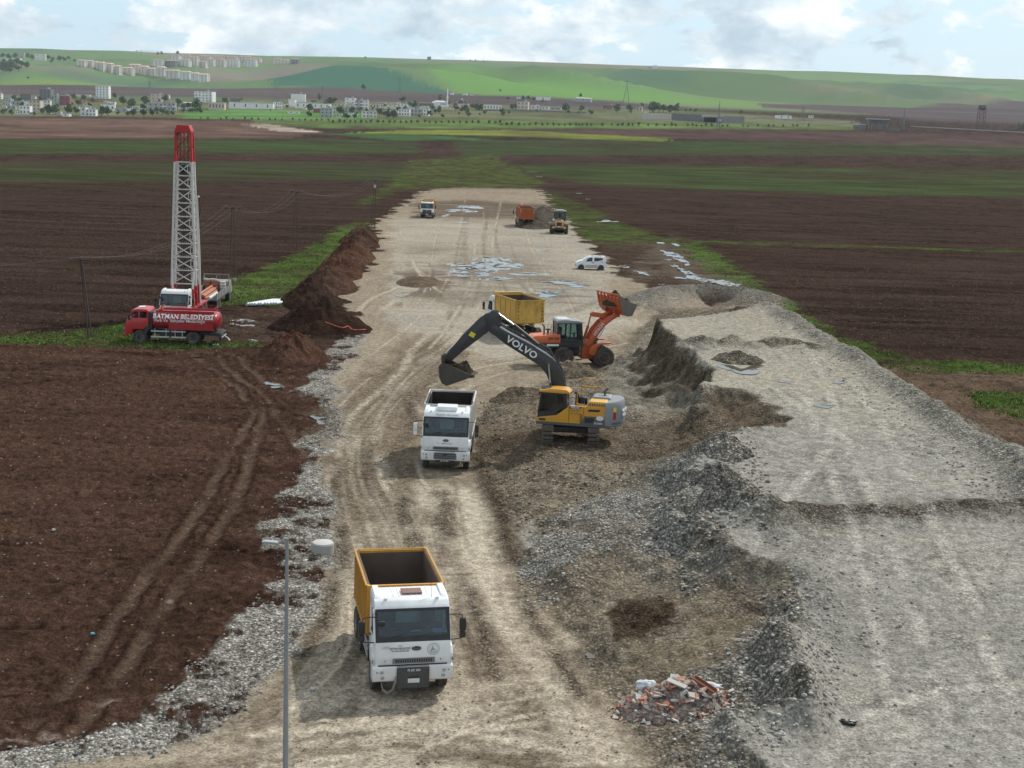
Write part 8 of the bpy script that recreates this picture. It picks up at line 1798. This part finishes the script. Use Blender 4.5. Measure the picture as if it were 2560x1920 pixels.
for q in range(95):
    r, lo, hi = rt.choice(((4, 300, 455), (4, 250, 450), (5, 300, 400), (6, 320, 470), (6, 280, 460), (7, 255, 300))); a = rt.uniform(0, 2212); b_ = rt.uniform(lo, hi); rad = rt.uniform(16, 40)*(.7 if r == 7 else 1)
    if r == 5 and a > 560 and a < 2150: continue
    if r == 7 and a > 1300: continue
    u, v = zz(r, a, b_+rad); x, y, z = GF(u, v); mi = rt.choice((0, 0, 1, 2)); tree(x, y, z, 2*rad*ZR[r][2]/SC*y/2981, ['dark green leafy tree growing between the village houses', 'mid green leafy tree growing between the village houses', 'pale green tree growing between the village houses'][mi], 'village trees'+(' dark', ' mid', ' pale')[mi], mi)
for r, a, b_ in ((5, 2050, 240), (5, 2128, 320), (6, 1385, 250)):
    u, v = zz(r, a, b_+34); x, y, z = GF(u, v); tree(x, y, z, 68*ZR[r][2]/SC*y/2981, 'slim dark cypress standing by a white village building', 'cypresses', 0, TT)
row = [(6, x) for x in (15, 85, 160, 237, 293, 368, 437, 510, 587, 658, 735, 808, 878, 955, 1030, 1107, 1183, 1256, 1335, 1413, 1493, 1566, 1643, 1725, 1798, 1878, 2015, 2095, 2172)]
for r, xx in row:
    u, v = zz(r, xx, 555+.004*xx); x, y, z = GF(u, v); tree(x, y, z, random.uniform(44, 60)*ZR[r][2]/SC*y/2981, 'small young tree in the planted row along the grass strip', 'planted row of young trees', random.choice((0, 1)), TS, 'young_tree')
for xx in (45, 97, 153, 207, 262, 315, 368, 425, 472, 528, 580, 630, 685, 735, 770, 800, 835, 875, 975, 1072, 1120, 1172, 1220, 1262, 1320, 1408, 1475, 1560, 1610, 1655, 1760, 1805, 1850, 1897, 1940, 1985, 2085, 2135):
    u, v = zz(7, xx, 422+.006*xx); x, y, z = GF(u, v); tree(x, y, z, random.uniform(26, 42)*ZR[7][2]/SC*y/2981, 'small young tree in the planted row along the grass strip', 'planted row of young trees', random.choice((0, 1)), TS, 'young_tree')
for xx in (530, 615, 783, 862, 940, 1100, 1183, 1262, 1410, 1490, 1570, 1715, 1795, 1862, 1940, 2015, 2087, 2160):
    u, v = zz(5, xx, 505+.018*(xx-500)); x, y, z = GF(u, v); tree(x, y, z, random.uniform(30, 46)*ZR[5][2]/SC*y/2981, 'small young tree in the planted row along the grass strip', 'planted row of young trees', random.choice((0, 1)), TS, 'young_tree')
for xx in (590, 620, 680, 740, 765, 825, 905, 880, 965):
    u, v = zz(3, xx, 548+.01*xx*0); x, y, z = GF(u, v); tree(x, y, z, random.uniform(15, 22)*ZR[3][2]/SC*y/2981, 'small young tree in the planted row along the grass strip', 'planted row of young trees', 0, TS, 'young_tree')
# ---- pylons, water tower, tower crane
PYL = mat('pylon_steel', (.20, .21, .215), .6, .4)
def pylon(r, a, top, bot, w, lab):
    u, v = zz(r, a, bot); x, y, z = GF(u, v); h = (bot-top)*ZR[r][2]/SC*y/2981; w = w*ZR[r][2]/SC*y/2981; P = empty('pylon', (x, y, z), (1, 0)); tag(P, lab, 'pylon', 'pylons')
    t = max(.28, y*.00010)
    for sx in (-1, 1):
        for sy in (-1, 1): MB().beam((sx*w/2, sy*w/2, 0), (sx*w*.09, sy*w*.09, h*.72), t).beam((sx*w*.09, sy*w*.09, h*.72), (0, 0, h), t*.9).build('leg', PYL, P)
    b = MB()
    for k in range(6):
        z0, z1 = h*.72*k/6, h*.72*(k+1)/6; w0, w1 = w/2*(1-.82*k/6), w/2*(1-.82*(k+1)/6)
        for sy in (-1,): b.beam((-w0, sy*w0, z0), (w1, sy*w1, z1), t*.6).beam((w0, sy*w0, z0), (-w1, sy*w1, z1), t*.6)
    b.build('lattice', PYL, P)
    for zf_, ww in ((.74, .62), (.84, .5), (.93, .36)): MB().beam((-w*ww, 0, h*zf_), (w*ww, 0, h*zf_), t).build('crossarm', PYL, P)
pylon(2, 1967, 315, 480, 46, 'tall lattice pylon before the bright green hillside'); pylon(2, 510, 290, 425, 22, 'lattice pylon in front of the teal field'); pylon(5, 2082, 72, 292, 34, 'lattice pylon behind the factory'); pylon(5, 1490, 92, 290, 60, 'lattice pylon behind the long white warehouse')
pylon(4, 1925, 10, 165, 60, 'lattice pylon right of the white tower, against the purple field'); pylon(3, 450, 402, 562, 16, 'lattice pylon at the underpass'); pylon(3, 935, 432, 508, 30, 'lattice pylon on the purple field at the right'); pylon(3, 1515, 440, 560, 12, 'slim lattice pylon between the unfinished building and the water tower')
u, v = zz(3, 1960, 565); x, y, z = GF(u, v); k = y/2981*ZR[3][2]/SC
WTW = empty('water_tower', (x, y, z), (1, 0)); tag(WTW, 'rusty water tower on lattice legs at the far right', 'water tower')
RU = mat('tower_rust', (.13, .095, .085), .8)
for sx in (-1, 1):
    for sy in (-1, 1): MB().beam((sx*20*k, sy*20*k, 0), (sx*17*k, sy*17*k, 118*k), 2.6*k).build('leg', RU, WTW)
for q in range(5):
    b = MB(); z0, z1 = 118*k*q/5, 118*k*(q+1)/5
    for sy in (-1, 1): b.beam((-19*k, sy*18*k, z0), (18*k, sy*18*k, z1), 1.3*k).beam((19*k, sy*18*k, z0), (-18*k, sy*18*k, z1), 1.3*k).beam((-18*k, sy*18*k, z1), (18*k, sy*18*k, z1), 1.4*k)
    b.build('brace', RU, WTW)
MB().lathe([(12*k, 112*k), (22*k, 120*k), (22*k, 136*k), (20*k, 139*k), (0, 141*k)], (0, 0, 0), 'z', 18).build('tank', RU, WTW, smooth=40)
u, v = zz(8, 735, 122); x, y, z = GF(u, v); k = y/2981*ZR[8][2]/SC
TC = empty('tower_crane', (x, y, z), (1, 0)); tag(TC, 'tower crane with a long jib on the hill skyline', 'crane'); MB().beam((0, 0, 0), (0, 0, 62*k), 3.4*k).build('tower', PYL, TC); MB().beam((-45*k, 0, 55*k), (180*k, 0, 59*k), 2.6*k).build('jib', PYL, TC); MB().beam((-44*k, 0, 48*k), (-36*k, 0, 55*k), 9*k).build('counterweight', PYL, TC)
# ---- street lights and poles along the far road
SP = mat('far_pole', (.22, .22, .22), .7)
for r, a, t_, b_ in [(4, 995, 60, 180), (4, 485, 80, 190), (4, 740, 90, 190), (4, 1625, 120, 220), (4, 1652, 255, 360), (4, 880, 330, 430), (4, 1380, 430, 530), (4, 2175, 400, 515), (4, 258, 125, 200), (4, 1785, 140, 220), (5, 118, 420, 515), (5, 738, 420, 530), (5, 900, 440, 540), (5, 1575, 430, 560), (5, 1637, 490, 565), (5, 1505, 450, 560), (5, 210, 120, 230), (5, 720, 140, 240), (5, 1110, 180, 250), (6, 482, 380, 490), (6, 880, 360, 490), (6, 1617, 550, 610), (7, 417, 240, 315), (7, 1053, 270, 340), (7, 1205, 280, 400), (3, 680, 445, 480), (3, 802, 440, 480), (3, 1500, 490, 540), (3, 2020, 510, 562), (3, 2072, 510, 562), (3, 2165, 508, 565), (3, 1055, 450, 480), (3, 1160, 455, 485), (3, 1915, 510, 560)]:
    u, v = zz(r, a, b_); x, y, z = GF(u, v); h = (b_-t_)*ZR[r][2]/SC*y/2981; w = max(.16, y*.00011)
    P = empty('lamp_mast', (x, y, z), (1, 0)); tag(P, 'thin grey pole standing along the far road and village', 'pole', 'far roadside poles'); MB().tube([(0, 0, -.5), (0, 0, h)], w, 6, w*.6).build('post', SP, P); MB().box((w*2, 0, h), (w*6, w*2, w*1.5)).build('lamp_head', SP, P)
# ---- road on its embankment, underpass, walls
STONE = mat('dark_masonry', (.15, .155, .16), .9, var=.35, scale=.5); CONCW = mat('wall_concrete', (.42, .40, .385), .9, var=.1, scale=.2)
def wall_between(nm, r, p0, p1, hpx, th_, m, lab, cat, n=8, dz=0):
    pts = [GF(*zz(r, p0[0]+(p1[0]-p0[0])*t, p0[1]+(p1[1]-p0[1])*t)) for t in np.linspace(0, 1, n)]; ym = np.interp(np.arange(n), [0, n-1], [pts[0][1], pts[-1][1]]); b = MB(); o = pts[0]
    for i in range(n-1):
        q = []
        for j in (i, i+1): x, y, z = pts[j]; y = ym[j]; z = zg(x, y); h = hpx*ZR[r][2]/SC*y/2981; q.append((x-o[0], y-o[1], z-o[2]-1, z-o[2]+h))
        (xa, ya, za, ha), (xb, yb_, zb, hb_) = q
        b.add([(xa, ya, za), (xb, yb_, zb), (xb, yb_+th_, zb), (xa, ya+th_, za), (xa, ya, ha), (xb, yb_, hb_), (xb, yb_+th_, hb_), (xa, ya+th_, ha)], [(3, 2, 1, 0), (4, 5, 6, 7), (0, 1, 5, 4), (1, 2, 6, 5), (2, 3, 7, 6), (3, 0, 4, 7)])
    ob = b.build(nm, m, None); ob.location = o; return tag(ob, lab, cat)
wall_between('retaining_wall', 7, (1350, 362), (1610, 360), 48, 2, CONCW, 'long pale concrete retaining wall left of the underpass', 'wall'); wall_between('retaining_wall', 7, (1620, 372), (1910, 386), 62, 3, STONE, 'dark masonry wing wall left of the underpass opening', 'wall'); wall_between('retaining_wall', 3, (470, 525), (600, 522), 36, 3, STONE, 'dark masonry wing wall right of the underpass opening', 'wall')
wall_between('railing', 6, (1960, 392), (2212, 400), 16, 1, mat('railing_dark', (.10, .10, .10), .8), 'dark railing wall in front of the arcaded building', 'fence'); wall_between('railing', 7, (0, 285), (830, 308), 14, 1, mat('railing_grey', (.2, .2, .2), .8), 'long grey railing wall along the raised road', 'fence', 14)
wall_between('guardrail', 3, (600, 498), (1300, 535), 4, 1, CONCW, 'pale guardrail of the far highway, left of the unfinished building', 'guardrail', 14); wall_between('guardrail', 3, (1560, 545), (2212, 580), 4, 1, CONCW, 'pale guardrail of the far highway, right of the unfinished building', 'guardrail', 14)
x, y, z = GF(*zz(3, 405, 522)); k = y/2981*ZR[3][2]/SC; UP_ = empty('underpass', (x, y, z), (1, 0)); tag(UP_, 'road underpass with a dark rectangular opening', 'underpass')
MB().b2(-42*k, 72*k, 0, 60*k, 30*k, 42*k).build('deck', CONCW, UP_); MB().b2(-42*k, -36*k, 0, 60*k, -2, 30*k).build('pier', STONE, UP_); MB().b2(34*k, 72*k, 0, 60*k, -2, 30*k).build('pier', STONE, UP_); MB().b2(-36*k, 34*k, 58*k, 60*k, -2, 30*k).build('opening_shade', BLACK, UP_); MB().b2(40*k, 72*k, -2*k, 0, 5*k, 24*k).build('sign_panel', wm('pale'), UP_)  # black sheet across the far end stands in for the shade inside
x, y, z = GF(*zz(3, 1375, 565)); k = y/2981*ZR[3][2]/SC; UB = empty('unfinished_building', (x, y, z), (1, 0)); tag(UB, 'dark unfinished flat roofed building over the second underpass', 'building')
MB().b2(-60*k, 58*k, 0, 70*k, 58*k, 64*k).build('roof', CONCW, UB); MB().b2(-58*k, 56*k, 2*k, 68*k, 30*k, 36*k).build('floor_slab', STONE, UB); MB().b2(-55*k, 50*k, 25*k, 60*k, 36*k, 56*k).build('dark_wall', ROOFD, UB)
for q in range(8): MB().b2((-58+q*15.5)*k, (-54+q*15.5)*k, 1*k, 5*k, -1, 58*k).build('column', STONE, UB)
MB().b2(-140*k, -70*k, 10*k, 30*k, -2, 22*k).build('wing_wall', STONE, UB); MB().b2(60*k, 120*k, 10*k, 30*k, -2, 14*k).build('wing_wall', STONE, UB)
# small far vehicles on the dirt road
def far_car(u, v, m, lab, w=3.4, cat='car'):
    x, y, z = GF(u, v); P = empty('far_car', (x, y, z), (1, .1)); P.name = 'parked_car'; tag(P, lab, cat); MB().prism([(-2, .35), (-2.05, .9), (-1.1, 1.0), (-.6, 1.5), (.9, 1.5), (1.5, 1.0), (2.1, .85), (2.1, .35)], -.85, .85, .06).build('body', m, P, smooth=40)
    for sx in (-1.3, 1.3):
        for s in (-1, 1): MB().lathe([(.33, -.1), (.33, .1)], (sx, s*.8, .33), 'y', 12).build('wheel', RUBBER, P)
far_car(577, 274, WHITE, 'white car on the far dirt road'); far_car(1240, 333, WHITE, 'pale car parked by the far highway, at the planted row') if False else None
o = None
# ------------------------------------------------------------------ haze over the whole place
hz = MB().b2(-7700, 7700, -7700, 7700, -8, 420).build('haze', None); hz['kind'] = 'stuff'
m = bpy.data.materials.new('haze_air'); m.use_nodes = True; nt = m.node_tree; nt.nodes.clear(); out = nt.nodes.new('ShaderNodeOutputMaterial'); pv = nt.nodes.new('ShaderNodeVolumePrincipled')
pv.inputs['Color'].default_value = (.82, .92, 1.0, 1); pv.inputs['Density'].default_value = 0.00004; pv.inputs['Anisotropy'].default_value = .2; nt.links.new(pv.outputs[0], out.inputs['Volume']); hz.data.materials.append(m)
tag(hz, 'thin pale haze hanging over the plain and hills', 'haze')
